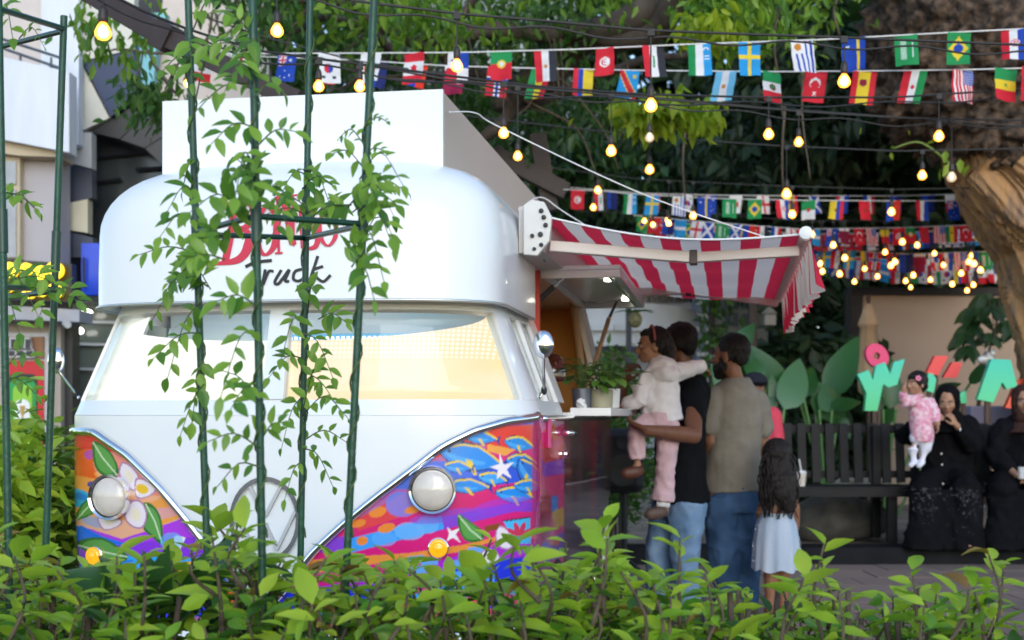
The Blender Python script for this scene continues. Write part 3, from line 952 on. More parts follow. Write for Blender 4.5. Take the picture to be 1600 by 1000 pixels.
patch(green, -.86, -.03, 1.226, 1.545, -.012, -.006, 30, 6).build('windscreen_pane', mglass, truck, smooth=True)
patch(green, .045, .85, 1.226, 1.545, -.012, -.006, 30, 6).build('windscreen_pane', mglass, truck, smooth=True)
patch(green, 1.06, 1.26, 1.226, 1.545, -.012, -.006, 8, 6).build('side_pane', mglass, truck, smooth=True)
patch(green, 1.31, 1.55, 1.226, 1.545, -.012, -.006, 8, 6).build('side_pane', mglass, truck, smooth=True)

# added glowing panel imitating the windscreen's bright reflection, top edge in a shallow arc
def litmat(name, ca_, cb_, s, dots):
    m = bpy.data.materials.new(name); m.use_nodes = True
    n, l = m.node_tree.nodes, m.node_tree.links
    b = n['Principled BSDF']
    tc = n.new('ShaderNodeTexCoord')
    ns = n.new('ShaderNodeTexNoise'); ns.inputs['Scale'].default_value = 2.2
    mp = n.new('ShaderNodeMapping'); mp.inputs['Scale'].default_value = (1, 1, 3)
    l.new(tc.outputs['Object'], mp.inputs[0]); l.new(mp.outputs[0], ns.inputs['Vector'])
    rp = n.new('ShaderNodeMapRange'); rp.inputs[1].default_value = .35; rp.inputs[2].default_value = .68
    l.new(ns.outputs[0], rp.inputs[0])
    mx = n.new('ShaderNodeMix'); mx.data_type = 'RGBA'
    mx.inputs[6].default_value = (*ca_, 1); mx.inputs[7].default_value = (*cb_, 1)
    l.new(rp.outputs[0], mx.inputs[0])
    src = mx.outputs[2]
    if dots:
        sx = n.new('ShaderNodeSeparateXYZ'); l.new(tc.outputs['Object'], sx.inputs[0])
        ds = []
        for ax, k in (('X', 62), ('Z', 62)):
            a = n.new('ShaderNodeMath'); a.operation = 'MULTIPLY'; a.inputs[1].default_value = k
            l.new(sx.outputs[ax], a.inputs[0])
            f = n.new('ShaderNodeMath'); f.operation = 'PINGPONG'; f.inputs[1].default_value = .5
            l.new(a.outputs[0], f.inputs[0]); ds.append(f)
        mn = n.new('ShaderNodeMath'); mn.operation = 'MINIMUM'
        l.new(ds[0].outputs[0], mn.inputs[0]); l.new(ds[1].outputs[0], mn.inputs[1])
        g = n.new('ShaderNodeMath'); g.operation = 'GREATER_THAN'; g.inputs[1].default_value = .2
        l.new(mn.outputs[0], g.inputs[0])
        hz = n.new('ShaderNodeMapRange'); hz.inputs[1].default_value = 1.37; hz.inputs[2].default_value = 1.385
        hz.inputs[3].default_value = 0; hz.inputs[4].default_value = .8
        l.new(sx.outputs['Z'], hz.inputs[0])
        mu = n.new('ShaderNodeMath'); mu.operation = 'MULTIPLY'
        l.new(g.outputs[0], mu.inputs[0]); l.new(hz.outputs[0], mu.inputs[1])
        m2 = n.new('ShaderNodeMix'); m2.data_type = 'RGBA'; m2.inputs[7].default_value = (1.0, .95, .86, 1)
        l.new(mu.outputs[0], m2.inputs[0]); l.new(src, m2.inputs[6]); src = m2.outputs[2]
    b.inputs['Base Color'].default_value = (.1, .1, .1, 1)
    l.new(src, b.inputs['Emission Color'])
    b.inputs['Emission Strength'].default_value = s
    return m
def windscreen_glow(t0, t1, m):
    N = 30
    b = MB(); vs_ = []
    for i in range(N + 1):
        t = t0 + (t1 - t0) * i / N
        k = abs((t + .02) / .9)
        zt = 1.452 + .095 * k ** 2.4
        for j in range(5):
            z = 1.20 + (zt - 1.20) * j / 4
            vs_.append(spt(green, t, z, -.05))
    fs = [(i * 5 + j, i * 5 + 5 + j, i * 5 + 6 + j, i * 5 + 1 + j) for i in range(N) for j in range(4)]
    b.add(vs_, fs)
    o = b.build('glow_panel', m, truck, smooth=True)
    o['label'] = 'added glowing panel standing in for the bright reflection in the windscreen'
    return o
windscreen_glow(-1.05, .0, litmat('glow_panel_cool', (1.0, .99, .93), (1.0, .95, .76), 1.3 / EXPO, False))
windscreen_glow(.01, .98, litmat('glow_panel_warm', (1.0, .70, .34), (1.0, .77, .52), 1.15 / EXPO, True))
# above the panel: bulkhead with reflected sky painted in, and a blue perforated strip
mint = mat('reflected_sky_lining', (.70, .74, .77), .7, color2=(.45, .64, .78), vscale=2)  # grey-blue of the reflected sky put into the lining colour
MB().box((0, .44, 1.45), (1.36, .02, .62)).build('bulkhead', mint, truck)
ps = MB()
ps.box((.2, .36, 1.47), (.75, .01, .05))
ps.build('perforated_strip', mat('sky_blue_strip', (.10, .36, .62), .5), truck)
ps = MB()
for k in range(34):
    for r_ in range(2):
        ps.box((-.16 + k * .0215, .353, 1.458 + r_ * .02), (.011, .006, .011))
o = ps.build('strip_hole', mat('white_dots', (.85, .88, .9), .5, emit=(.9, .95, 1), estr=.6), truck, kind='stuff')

# --- rounded roof cap (visor) in front, roof behind
def loop(w_, vc, d, n, vend, N=120):
    t = np.concatenate([[-1 - (vend - vc - d)], np.linspace(-1, 1, N), [1 + (vend - vc - d)]])
    u, v = plan(t, w_, vc, d, n)
    v[0] = v[-1] = vend
    return u, v
def cap_sections():
    out = [(1.595, .72, -.13), (1.572, .765, -.235), (1.574, .775, -.247), (1.584, .775, -.247), (1.70, .775, -.247), (1.84, .773, -.243)]
    for k in range(1, 11):
        a = R(9 * k)
        out.append((1.84 + .262 * math.sin(a), .773 - .27 * (1 - math.cos(a)), -.243 + .27 * (1 - math.cos(a))))
    return out
def cap(name, secs, vend, m, N=120, close_top=True, vstart=None):
    vs_, fs = [], []
    for z, w_, vc in secs:
        u, v = loop(w_, vc, .37, 3.0, vend, N)
        vs_ += [(a, b, z) for a, b in zip(u, v)]
    n1 = N + 2
    for j in range(len(secs) - 1):
        for i in range(n1):
            i2 = (i + 1) % n1
            fs.append((j * n1 + i, j * n1 + i2, (j + 1) * n1 + i2, (j + 1) * n1 + i))
    top = (len(secs) - 1) * n1
    fs.append(tuple(top + i for i in range(n1)))
    return MB().add(vs_, fs).build(name, m, truck, smooth=45)
cap('roof_visor', cap_sections(), .80, M['white_paint'])
# roof behind the visor
rf = MB(); prof = [(-.70, 1.80), (-.771, 1.80), (-.771, 1.86)]
for k in range(1, 9):
    a = R(90 * k / 8)
    prof.append((-.771 + .27 * (1 - math.cos(a)), 1.84 + .255 * math.sin(a)))
prof = prof + [(-x, z) for x, z in reversed(prof)]
rf.prism([(x, .802, z) for x, z in prof], (0, 2.18, 0))
rf.build('roof', M['white_paint'], truck, smooth=40)
# thin drip strip under the visor
lip = [Vector((a, b, 1.571)) for a, b in zip(*loop(.779, -.252, .37, 3.0, .75, 80))]
MB().tube(lip, .006, 6).build('drip_rail', mat('pale_aluminium', (.6, .62, .6), .35, metal=.7), truck, smooth=True)
# side walls round the serving hatch (right) and plain left side
sw = MB()
def sidepatch(name, v0, v1, z0, z1, side=1, th=.03, m=None, out=.0):
    b = MB()
    def uu(z): return (.897 - .162 * (z - 1.17) / .41 + out) if z < 1.6 else .739 + out
    vs_ = []
    for v in (v0, v1):
        for z in (z0, z1):
            vs_ += [(side * uu(z), v, z), (side * (uu(z) - th), v, z)]
    return b.add(vs_, [(0, 2, 6, 4), (1, 5, 7, 3), (0, 4, 5, 1), (2, 3, 7, 6), (0, 1, 3, 2), (4, 6, 7, 5)]).build(name, m or M['white_paint'], truck)
sidepatch('side_wall', .86, 1.0, 1.60, 1.84)
sidepatch('side_wall', .86, .98, 1.226, 1.6)
sidepatch('side_wall', 2.62, 2.98, 1.16, 1.84)
sidepatch('side_wall', 1.0, 2.62, 1.155, 1.185)
sidepatch('side_wall', .70, 2.98, 1.16, 1.84, -1)
MB().box((0, 2.965, 1.5), (1.5, .03, .68)).build('rear_panel', mat('orange_lining', (.75, .36, .09), .6, var=.1, vscale=3), truck, label='orange inside wall')
MB().box((.40, 2.2, 1.5), (.03, 1.4, .66)).build('interior_partition', mat('amber_lining', (.75, .42, .14), .6, var=.08, vscale=3), truck)
MB().box((.62, .97, 1.5), (.30, .02, .6)).build('interior_partition', mat('red_lining', (.5, .05, .03), .5), truck)
# warm lamp inside the kitchen
il = bpy.data.lights.new('kitchen_lamp', 'AREA'); il.energy = 150; il.color = (1, .66, .32); il.size = .35; il.size_y = 1.2; il.shape = 'RECTANGLE'
lo = bpy.data.objects.new('kitchen_lamp', il); col.objects.link(lo); lo.parent = truck; lo.location = (.55, 1.8, 1.83)
cl_ = bpy.data.lights.new('cab_fill_light', 'AREA'); cl_.energy = .9; cl_.color = (.93, .97, 1); cl_.size = 1.1; cl_.size_y = .08; cl_.shape = 'RECTANGLE'  # added light that brightens the bulkhead behind the upper windscreen
lo2 = bpy.data.objects.new('cab_fill_light', cl_); col.objects.link(lo2); lo2.parent = truck; lo2.location = (0, .12, 1.585); lo2.rotation_euler = (R(35), 0, 0)
# wooden prop stays and far shutter frame
for a, b_, r_, m in (((.80, 2.50, 1.30), (.94, 2.38, 1.70), .012, mat('pale_wood', (.5, .34, .2), .6)), ((.80, 2.56, 1.20), (.73, 2.52, 1.80), .02, mat('pale_wood'))):
    MB().tube([a, b_], r_, 8).build('stay', m, truck)
for a, b_, c_ in (((.75, .99, 1.66), (.82, 1.03, 1.735), (.89, 1.06, 1.80)),):
    MB().tube([a, b_], .012, 8).build('gas_strut', M['dark_metal'], truck)
    MB().tube([b_, c_], .006, 8).build('gas_strut', M['chrome'], truck)
MB().tube([(.98, 2.40, 1.79), (.92, 2.40, 1.66)], .008, 8).build('gas_strut', M['dark_metal'], truck)
# hatch lid lifted flat, with frame and two spotlights
hl = MB().box((.935, 1.80, 1.812), (.36, 1.60, .02)).build('hatch_lid', M['white_paint'], truck, bevel=.003)
hf = MB()
hf.box((.935, 1.015, 1.785), (.36, .03, .034)); hf.box((.935, 2.585, 1.785), (.36, .03, .034))
hf.box((1.10, 1.80, 1.785), (.03, 1.54, .034)); hf.box((.77, 1.80, 1.785), (.03, 1.54, .034))
hf.build('hatch_frame', M['white_paint'], hl, bevel=.003)
for v in (1.35, 2.35):
    MB().lathe([(.018, 0), (.018, .012), (.004, .012)], (1.03, v, 1.80), (0, 0, -1), 16).build('spotlight', mat('spot_lens', (1, 1, .9), .3, emit=(1, .93, .75), estr=4), hl)
MB().tube([(1.06, 1.06, 1.778), (1.07, 2.5, 1.778)], .007, 6).build('hatch_rail', M['chrome'], hl)
# counter shelf
ct = MB().box((.975, 1.90, 1.188), (.18, 1.60, .036)).build('counter', M['white_paint'], truck, bevel=.003)
# raised roof box, the warm shade on its white flanks painted beige
b = MB()
X0, V0, V1, ZA, ZB = .545, .06, 2.90, 2.06, 2.365
b.add([(-X0, V0, ZA), (X0, V0, ZA), (X0, V0, ZB), (-X0, V0, ZB), (-X0, V0 + .02, ZA), (X0, V0 + .02, ZA), (X0, V0 + .02, ZB), (-X0, V0 + .02, ZB)],
      [(0, 1, 2, 3), (5, 4, 7, 6), (3, 2, 6, 7), (1, 0, 4, 5), (0, 3, 7, 4), (2, 1, 5, 6)])
rb = b.build('roof_box_front', M['white_paint'], truck)
MB().box((0, (V0 + V1) / 2 + .012, (ZA + ZB) / 2 - .002), (2 * X0 - .006, V1 - V0, ZB - ZA - .006)).build('roof_box', mat('shaded_white_panel', (.52, .44, .38), .6, var=.03, vscale=2), truck, label='raised roof box behind the white front board, its flank shade painted beige')

# --- lights on the nose
mlens = mat('headlamp_lens', (.78, .71, .63), .25, metal=.0, coat=1., var=.15, vscale=11, color2=(.55, .48, .42), bump=.2, bscale=50)
def onbody(px, py, t0):
    t, z = solve(low, px, py, t0, .95)
    return spt(low, t, z), snorm(low, t, z)
for px, py, t0, r in ((178, 776, -.55, .083), (677, 765, .55, .083)):
    p, n_ = onbody(px, py, t0)
    n_ = (n_ + Vector((0, -1.1, 0))).normalized()
    h = MB().lathe([(r * .96, -.05), (r * .98, .02), (r, .03), (r * .97, .042), (r * .88, .036), (r * .86, .02)], p, n_, 40).build('headlight', M['chrome'], truck, smooth=40)
    MB().lathe([(r * .88, .026), (r * .82, .034), (r * .6, .044), (r * .3, .050), (.002, .052)], p, n_, 40).build('lens', mlens, h, smooth=True)
mamb = mat('amber_lens', (.95, .38, .01), .15, coat=1, emit=(1, .35, .0), estr=.35)
for px, py, t0 in ((685, 856, .5), (150, 868, -.6)):
    p, n_ = onbody(px, py, t0)
    n_ = (n_ + Vector((0, -.8, 0))).normalized()
    h = MB().lathe([(.036, -.02), (.036, .008), (.031, .012)], p, n_, 28).build('turn_signal', M['chrome'], truck, smooth=40)
    MB().lathe([(.033, .01), (.032, .02), (.024, .026), (.018, .022), (.012, .028), (.002, .03)], p, n_, 28).build('lens', mamb, h, smooth=True)
# round emblem: ring with a V over a W
def emb(pxs, w_=.011):
    pts = []
    for x, y in pxs:
        t, z = solve(low, x, y, 0., .9)
        pts.append(spt(low, t, z, .008))
    b_ = MB()
    for a, c in zip(pts[:-1], pts[1:]):
        b_.beam(a, c + (c - a).normalized() * .003, .012, w_, (0, 0, 1) if abs((c - a).normalized().z) < .9 else (1, 0, 0))
    return b_
em = emb([(416 + 52 * math.sin(2 * math.pi * k / 32), 812 - 64 * math.cos(2 * math.pi * k / 32)) for k in range(33)], .016).build('emblem', M['chrome'], truck)
emb([(392, 760), (416, 806), (440, 760)]).build('emblem_letter', mat('silver_emblem'), em)
emb([(370, 800), (398, 858), (416, 818), (434, 858), (462, 800)]).build('emblem_letter', mat('silver_emblem'), em)
# mirrors
for px, py, D, hx, hy, ax, ay, rr in ((849, 538, 4.75, 850, 610, 838, 628, (.040, .052)), (88, 563, 4.85, 118, 616, 124, 622, (.034, .050))):
    inv = Matrix.Rotation(-TA, 4, 'Z') @ Matrix.Translation(-TO)
    c = inv @ P(px, py, D); a = inv @ P(hx, hy, D + .1); a2 = inv @ P(ax, ay, D + .1)
    mr = MB().ball(c, (rr[0], .022, rr[1]), 20, 12).build('mirror', M['chrome'], truck, smooth=True)
    MB().tube([c + Vector((0, .0, -.03)), a, a2], .006, 8).build('mirror_arm', M['chrome'], mr)
    MB().ball(a, (.012, .012, .018)).build('mirror_clamp', M['black'], mr)
# door furniture on the right side
def onside(v, z, off=.0): return Vector((.90 + off, v, z))
hd = MB().tube([onside(.75, 1.10, .0), onside(.75, 1.10, .03), onside(.88, 1.095, .032)], .012, 10).build('door_handle', M['chrome'], truck, smooth=True)
MB().lathe([(.02, 0), (.02, .012), (.012, .014), (.012, .004)], onside(.80, 1.01, .0), (1, 0, 0), 18).build('lock', M['chrome'], truck, smooth=40)
MB().tube([onside(.28, 1.16, .004), onside(.28, 1.05, .004)], .012, 8).build('hinge', mat('magenta_hinge', (.5, .03, .18), .3), truck)
MB().tube([Vector((-.90, .28, 1.14)), Vector((-.90, .28, 1.07))], .014, 8).build('hinge', mat('magenta_hinge'), truck)
for u, v in ((-.80, .75), (.80, .75), (-.80, 2.35), (.80, 2.35)):
    wh = MB().lathe([(.12, -.08), (.27, -.08), (.30, -.05), (.30, .05), (.27, .08), (.12, .08)], (u, v, .30), (1 if u > 0 else -1, 0, 0), 28).build('wheel', M['black'], truck, smooth=40)
    MB().lathe([(.17, .06), (.16, .085), (.06, .09), (.01, .10)], (u, v, .30), (1 if u > 0 else -1, 0, 0), 24).build('hubcap', M['chrome'], wh, smooth=40)
# bumper
MB().tube([spt(low, t, .40, .05) for t in np.linspace(-.98, .98, 40)], (.05), 8).build('bumper', M['white_paint'], truck, smooth=True)

# --- lettering on the visor (ribbons 2 mm proud)
def vis(t, z):
    t, z = np.asarray(t, float), np.asarray(z, float)
    u, v = plan(t, .775, -.247, .37, 3.0)
    return u, v, z
def ribbon(strokes, m, name):
    b = MB()
    for pts, w0 in strokes:
        q = bez([(x, y, 0) for x, y in pts], 10 * (len(pts) - 1)) if len(pts) > 2 else [Vector((x, y, 0)) for x, y in pts]
        n = len(q)
        vs_ = []
        for i, p in enumerate(q):
            d = q[min(i + 1, n - 1)] - q[max(i - 1, 0)]
            d.normalize()
            wd = w0 if not isinstance(w0, (tuple, list)) else float(np.interp(i / (n - 1), np.linspace(0, 1, len(w0)), w0))
            for sgn in (-1, 1):
                x, y = p.x - d.y * wd / 2 * sgn, p.y + d.x * wd / 2 * sgn
                t, z = solve(vis, x, y, (x - 480) / 400, 1.7)
                vs_ += [spt(vis, t, z, .0015), spt(vis, t, z, .004)]
        fs = []
        for i in range(n - 1):
            a = 4 * i
            fs += [(a + 1, a + 3, a + 7, a + 5), (a, a + 4, a + 6, a + 2), (a, a + 1, a + 5, a + 4), (a + 2, a + 6, a + 7, a + 3)]
        fs += [(0, 2, 3, 1), (4 * n - 4, 4 * n - 3, 4 * n - 1, 4 * n - 2)]
        b.add(vs_, fs)
    return b.build(name, m, truck)
mred = mat('red_lettering', (.62, .02, .06), .4); mblkl = mat('black_lettering', (.01, .012, .014), .4)
L_ = {
 'B': [([(350, 322), (356, 318), (372, 316)], (6, 3)), ([(366, 318), (362, 360), (352, 411)], (11, 11)), ([(366, 319), (390, 318), (398, 335), (385, 354), (362, 358)], (3, 8, 14, 8, 3)),
       ([(364, 358), (386, 362), (388, 385), (372, 406), (332, 413)], (3, 9, 15, 11, 4))],
 'O': [([(418, 318), (402, 345), (404, 385), (416, 398), (430, 380), (432, 340), (418, 318)], (4, 12, 10, 4, 10, 12, 4))],
 'N': [([(434, 312), (436, 396)], (4, 4)), ([(430, 396), (442, 395)], 3), ([(430, 312), (444, 312), (458, 382)], (4, 13, 11)), ([(458, 306), (459, 384)], (4, 4)), ([(452, 306), (466, 305)], 3)],
 'B2': [([(470, 322), (474, 388)], (7, 7)), ([(470, 322), (487, 326), (486, 348), (473, 354)], (3, 7, 7, 3)), ([(473, 354), (494, 360), (494, 384), (474, 390)], (3, 8, 8, 3))],
 'O2': [([(512, 330), (500, 345), (502, 372), (513, 384), (524, 370), (524, 345), (512, 330)], (3, 7, 7, 3, 7, 7, 3))],
}
for k, s_ in L_.items():
    ribbon(s_, mred, 'letter')
T_ = [([(384, 417), (400, 410), (425, 407)], 5), ([(404, 410), (396, 430), (387, 452)], 5.5),
      ([(415, 421), (411, 445), (420, 425), (428, 424)], 4.5), ([(440, 422), (430, 440), (436, 443), (452, 422), (446, 438), (452, 440)], 4.5),
      ([(476, 420), (462, 424), (459, 436), (468, 439), (478, 432)], 4.5), ([(497, 400), (485, 437)], 4.5), ([(505, 416), (489, 424), (504, 440), (517, 430)], 4.5)]
for s_ in T_:
    ribbon([s_], mblkl, 'letter')

# --- awning
aw = thing('awning', 'pink and white striped folding awning stretched out from the truck side', 'awning', t2w((.88, .34, 1.9)), TA)
awo = Vector((.88, .34, 1.9))
def L(p): return Vector(p) - awo
NA, NS = 13, 12
def awn(s, v):
    """s 0..1 outwards, v along the truck"""
    u = .868 + (1.845 - .868) * s
    z = 1.935 - .095 * s - .05 * math.sin(math.pi * s) * (1 - .0) + .012 * math.sin(v * 9) * math.sin(math.pi * s)
    return Vector((u, v, z))
b = MB()
vs_, fs, mi = [], [], []
nsub, nv = 4, 24
for j in range(nv + 1):
    v = .35 + 2.60 * j / nv
    for i in range(NA * nsub + 1):
        vs_.append(L(awn(i / (NA * nsub), v)))
n1 = NA * nsub + 1
mstripe = [mat('awning_pink', (.80, .03, .075), .75, trans=.5, bump=.1, bscale=30), mat('awning_white', (.86, .77, .66), .75, trans=.5, bump=.1, bscale=30)]
for j in range(nv):
    for i in range(NA * nsub):
        a = j * n1 + i
        b.f.append((a, a + 1, a + n1 + 1, a + n1)); b.mi.append((i // nsub) % 2)
b.v = [tuple(p) for p in vs_]
b.build('canopy', mstripe, aw, smooth=True)
# near hem (white piping)
MB().tube([L(awn(i / 20, .35) + Vector((0, 0, .004))) for i in range(21)], .004, 6).build('hem', M['cord'], aw)
# cassette with end plate
cs = MB()
prof = [(.775, 1.80), (.865, 1.81), (.89, 1.88), (.88, 1.96), (.84, 1.985), (.775, 1.98)]
cs.prism([L((x, .375, z)) for x, z in prof], (0, 2.55, 0))
cs.build('cassette', mat('awning_cassette', (.55, .52, .49), .45), aw, smooth=40)
ep = MB(); prof2 = [(x - .047, z) for x, z in ((.845, 1.79), (.90, 1.785), (.945, 1.84), (.955, 1.93), (.925, 1.99), (.875, 2.0), (.845, 1.98))]
ep.prism([L((x, .34, z)) for x, z in prof2], (0, .033, 0))
epo = ep.build('end_plate', mat('end_plate_enamel', (.66, .65, .62), .4, var=.05, vscale=20), aw, bevel=.004)
for x, z, r_ in ((.915, 1.955, .009), (.925, 1.93, .009), (.932, 1.90, .009), (.912, 1.865, .010), (.928, 1.765, .006), (.88, 1.86, .008), (.915, 1.825, .008), (.888, 1.81, .007)):
    MB().lathe([(r_, 0), (r_, .008), (r_ * .4, .010)], L((x - .047, .34, z)), (0, -1, 0), 12).build('bolt', M['dark_metal'], epo)
# front bar and valance
MB().tube([L((1.855, .33, 1.84)), L((1.855, 2.97, 1.84))], .023, 14).build('front_bar', mat('awning_arm_enamel', (.62, .56, .52), .4), aw, smooth=40)
MB().lathe([(.025, 0), (.024, .015), (.008, .02)], L((1.855, .33, 1.845)), (0, -1, 0), 18).build('bar_cap', M['white'], aw, smooth=40)
b = MB(); nvv, nz_ = 180, 6
for j in range(nz_ + 1):
    for i in range(nvv + 1):
        v = .36 + 2.6 * i / nvv
        f = j / nz_
        sc = .035 * abs(math.sin(i / nvv * math.pi * 9))
        drop = (.165 + sc) * f
        b.v.append(tuple(L((1.875 + f * (.02 * math.sin(v * 46) + .012 * math.sin(v * 19)) + .03 * f, v, 1.835 - drop))))
for j in range(nz_):
    for i in range(nvv):
        a = j * (nvv + 1) + i
        b.f.append((a, a + 1, a + nvv + 2, a + nvv + 1)); b.mi.append((i // 5) % 2)
b.build('valance', mstripe, aw, smooth=True, fix=False)
# folding arms
def arm(v, pts, zs):
    p0, p1, p2 = [L((u, v + dv, z)) for (u, dv), z in zip(pts, zs)]
    a = MB().beam(p0, p1, .045, .042).build('arm', mat('awning_arm_enamel'), aw, bevel=.004)
    MB().beam(p1, p2, .04, .038).build('arm', mat('awning_arm_enamel'), aw, bevel=.004)
    MB().box(p1, (.03, .06, .055)).build('elbow_joint', mat('dark_bronze', (.05, .035, .03), .5), aw, bevel=.004)
arm(.46, ((.885, 0), (1.44, .05), (1.84, 0)), (1.835, 1.785, 1.795))
arm(2.45, ((.885, 0), (1.36, .05), (1.84, .35)), (1.84, 1.85, 1.80))

# white guy lines from the roof box to the awning bar
def wire(name, pts, r, m, **k):
    return MB().tube(bez(pts, 40), r, 6).build(name, m, **k)
A0, A1 = t2w((.56, .10, 2.29)), t2w((1.84, .9, 1.87))
wire('guy_line', [A0, t2w((.62, .30, 2.33)), t2w((.70, .45, 2.30)), t2w((1.25, .68, 2.06)), A1], .0026, M['cord'], label='white guy line running from the roof box front to the awning end', cat='guy line', group='white guy lines holding the awning')
wire('guy_line', [t2w((.58, 1.55, 2.16)), t2w((.66, 1.75, 2.25)), t2w((.78, 1.85, 2.18)), t2w((1.2, 2.0, 1.92))], .0026, M['cord'], label='short white guy line over the middle of the roof box side', cat='guy line', group='white guy lines holding the awning')
# ================================================================== TREES AND PLANTS
nrg = np.random.RandomState(11)
def leaf_cloud(name, centers, size, m, droop=.3, aspect=.45, jitter=.35, parent=None, rs=None, fold=False, dirs=None):
    """one mesh of many leaf-shaped faces; centers Nx3"""
    rs = rs or nrg
    n = len(centers)
    th = rs.uniform(0, 2 * np.pi, n)
    ph = rs.normal(-droop, .45, n)
    d = np.stack([np.cos(th) * np.cos(ph), np.sin(th) * np.cos(ph), np.sin(ph)], 1) if dirs is None else dirs + rs.normal(0, .25, (n, 3))
    d /= np.linalg.norm(d, axis=1)[:, None]
    r = rs.normal(0, 1, (n, 3)) + np.array([0, 0, 1.2])
    s = np.cross(d, r); s /= np.linalg.norm(s, axis=1)[:, None] + 1e-9
    L = size * rs.uniform(1 - jitter, 1 + jitter, n)[:, None]
    W = L * aspect
    nn = np.cross(s, d)
    a = centers
    p = [a, a + d * L * .35 + s * W * .5 + nn * L * .06, a + d * L * .72 + s * W * .34 + nn * L * .02, a + d * L - nn * L * .08,
         a + d * L * .72 - s * W * .34 + nn * L * .02, a + d * L * .35 - s * W * .5 + nn * L * .06]
    V = np.stack(p, 1).reshape(-1, 3)
    k = np.arange(n)[:, None] * 6
    F = np.concatenate([k + np.array([[0, 1, 2, 3]]), k + np.array([[0, 3, 4, 5]])], 0)
    me = mesh_np(name, V, F, m, smooth=False)
    return obj(name, me, parent)
def clumps(n, cs, r, rs=None):
    """n points gathered round centres cs (Kx3) with spread r"""
    rs = rs or nrg
    i = rs.randint(0, len(cs), n)
    return cs[i] + rs.normal(0, 1, (n, 3)) * np.asarray(r)
def inbox(n, lo, hi, rs=None):
    rs = rs or nrg
    return rs.uniform(0, 1, (n, 3)) * (np.array(hi) - np.array(lo)) + np.array(lo)

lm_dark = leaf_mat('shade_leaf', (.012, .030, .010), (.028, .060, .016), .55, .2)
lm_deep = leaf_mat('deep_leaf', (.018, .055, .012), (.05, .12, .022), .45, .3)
lm_mid = leaf_mat('mid_leaf', (.035, .11, .018), (.10, .22, .03), .45, .4)
lm_bright = leaf_mat('bright_leaf', (.08, .22, .02), (.24, .40, .035), .4, .45)
lm_lime = leaf_mat('lime_leaf', (.22, .36, .015), (.42, .52, .03), .45, .5)
lm_vine = leaf_mat('vine_leaf', (.085, .24, .03), (.28, .48, .055), .35, .45)
lm_hedge = leaf_mat('hedge_leaf', (.10, .30, .03), (.44, .62, .05), .32, .38)
lm_hedge2 = leaf_mat('young_hedge_leaf', (.30, .52, .035), (.52, .68, .07), .35, .5)
mbark = mat('dark_bark', (.045, .034, .026), .9, color2=(.10, .08, .06), vscale=6, bump=1.2, bscale=18, stretch=(1, 1, .3))
mtwig = mat('twig_bark', (.10, .075, .05), .85, var=.3, vscale=12, bump=.4, bscale=50)

# far wood behind everything: one dark mass
n = 26000
c = inbox(n, (-16, 27, 0), (24, 33, 15))
c2 = inbox(16000, (.5, 17.5, .6), (16, 22, 4.2))
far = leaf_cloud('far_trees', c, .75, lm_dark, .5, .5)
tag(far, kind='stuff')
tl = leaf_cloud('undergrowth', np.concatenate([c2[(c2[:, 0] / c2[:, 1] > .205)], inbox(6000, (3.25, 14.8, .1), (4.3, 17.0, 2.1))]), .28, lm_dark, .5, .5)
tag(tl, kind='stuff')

# --- the big old tree on the right: trunk, burl, limbs, overhead crown
tree = thing('old_tree', 'huge old tree with bulging rough trunk at the right edge, branches spreading over the street', 'tree', P(1640, 650, 11.7))
tree.location.z = 0
def tl_(p): return Vector(p) - tree.location
def bark_tube(ctr, rad, seg, ridge, seed, flare=0):
    """trunk with ridged, twisting bark"""
    V = []
    q = bez(ctr, 180)
    n = len(q)
    for i, p in enumerate(q):
        f = i / (n - 1)
        r = float(np.interp(f, np.linspace(0, 1, len(rad)), rad))
        d = q[min(i + 1, n - 1)] - q[max(i - 1, 0)]
        x, y, _ = frame_of(d)
        for k in range(seg):
            a = 2 * math.pi * k / seg
            w_ = a + f * 1.3
            def nz(k_, fz, o_): return mnoise.noise(Vector((math.cos(w_) * k_, math.sin(w_) * k_, f * fz + o_)))
            wob = .25 * nz(2, 6, 31)
            def rg(k_, fz, o_): return 1 - 2.6 * abs(mnoise.noise(Vector((math.cos(w_ + wob) * k_, math.sin(w_ + wob) * k_, f * fz + o_))))
            rr = r * (1 + ridge * .7 * nz(3.2, 2.2, seed) + ridge * .30 * rg(7, 2.2, seed) + ridge * .30 * rg(17, 3.5, seed + 7) + ridge * .20 * rg(38, 7, seed + 3) + ridge * .06 * nz(60, 60, 1))
            V.append(tl_(p + (x * math.cos(a) + y * math.sin(a)) * rr))
    F = [(i * seg + k, i * seg + (k + 1) % seg, (i + 1) * seg + (k + 1) % seg, (i + 1) * seg + k) for i in range(n - 1) for k in range(seg)]
    b = MB(); b.add(V, F)
    return b
mtrunk = mat('peeling_trunk_bark', (.62, .34, .14), .85, color2=(.15, .10, .07), vscale=12, var=.45, bump=2, bscale=30, stretch=(1, 1, .16))
bark_tube([P(1745, 1000, 11.7), P(1745, 800, 11.7), P(1724, 640, 11.7), P(1702, 480, 11.7), P(1664, 360, 11.7), P(1600, 250, 11.7), P(1590, 130, 11.8)], [.75, .64, .59, .61, .57, .61, .68], 260, .22, 3).build('trunk', mtrunk, tree, smooth=True, fix=False)
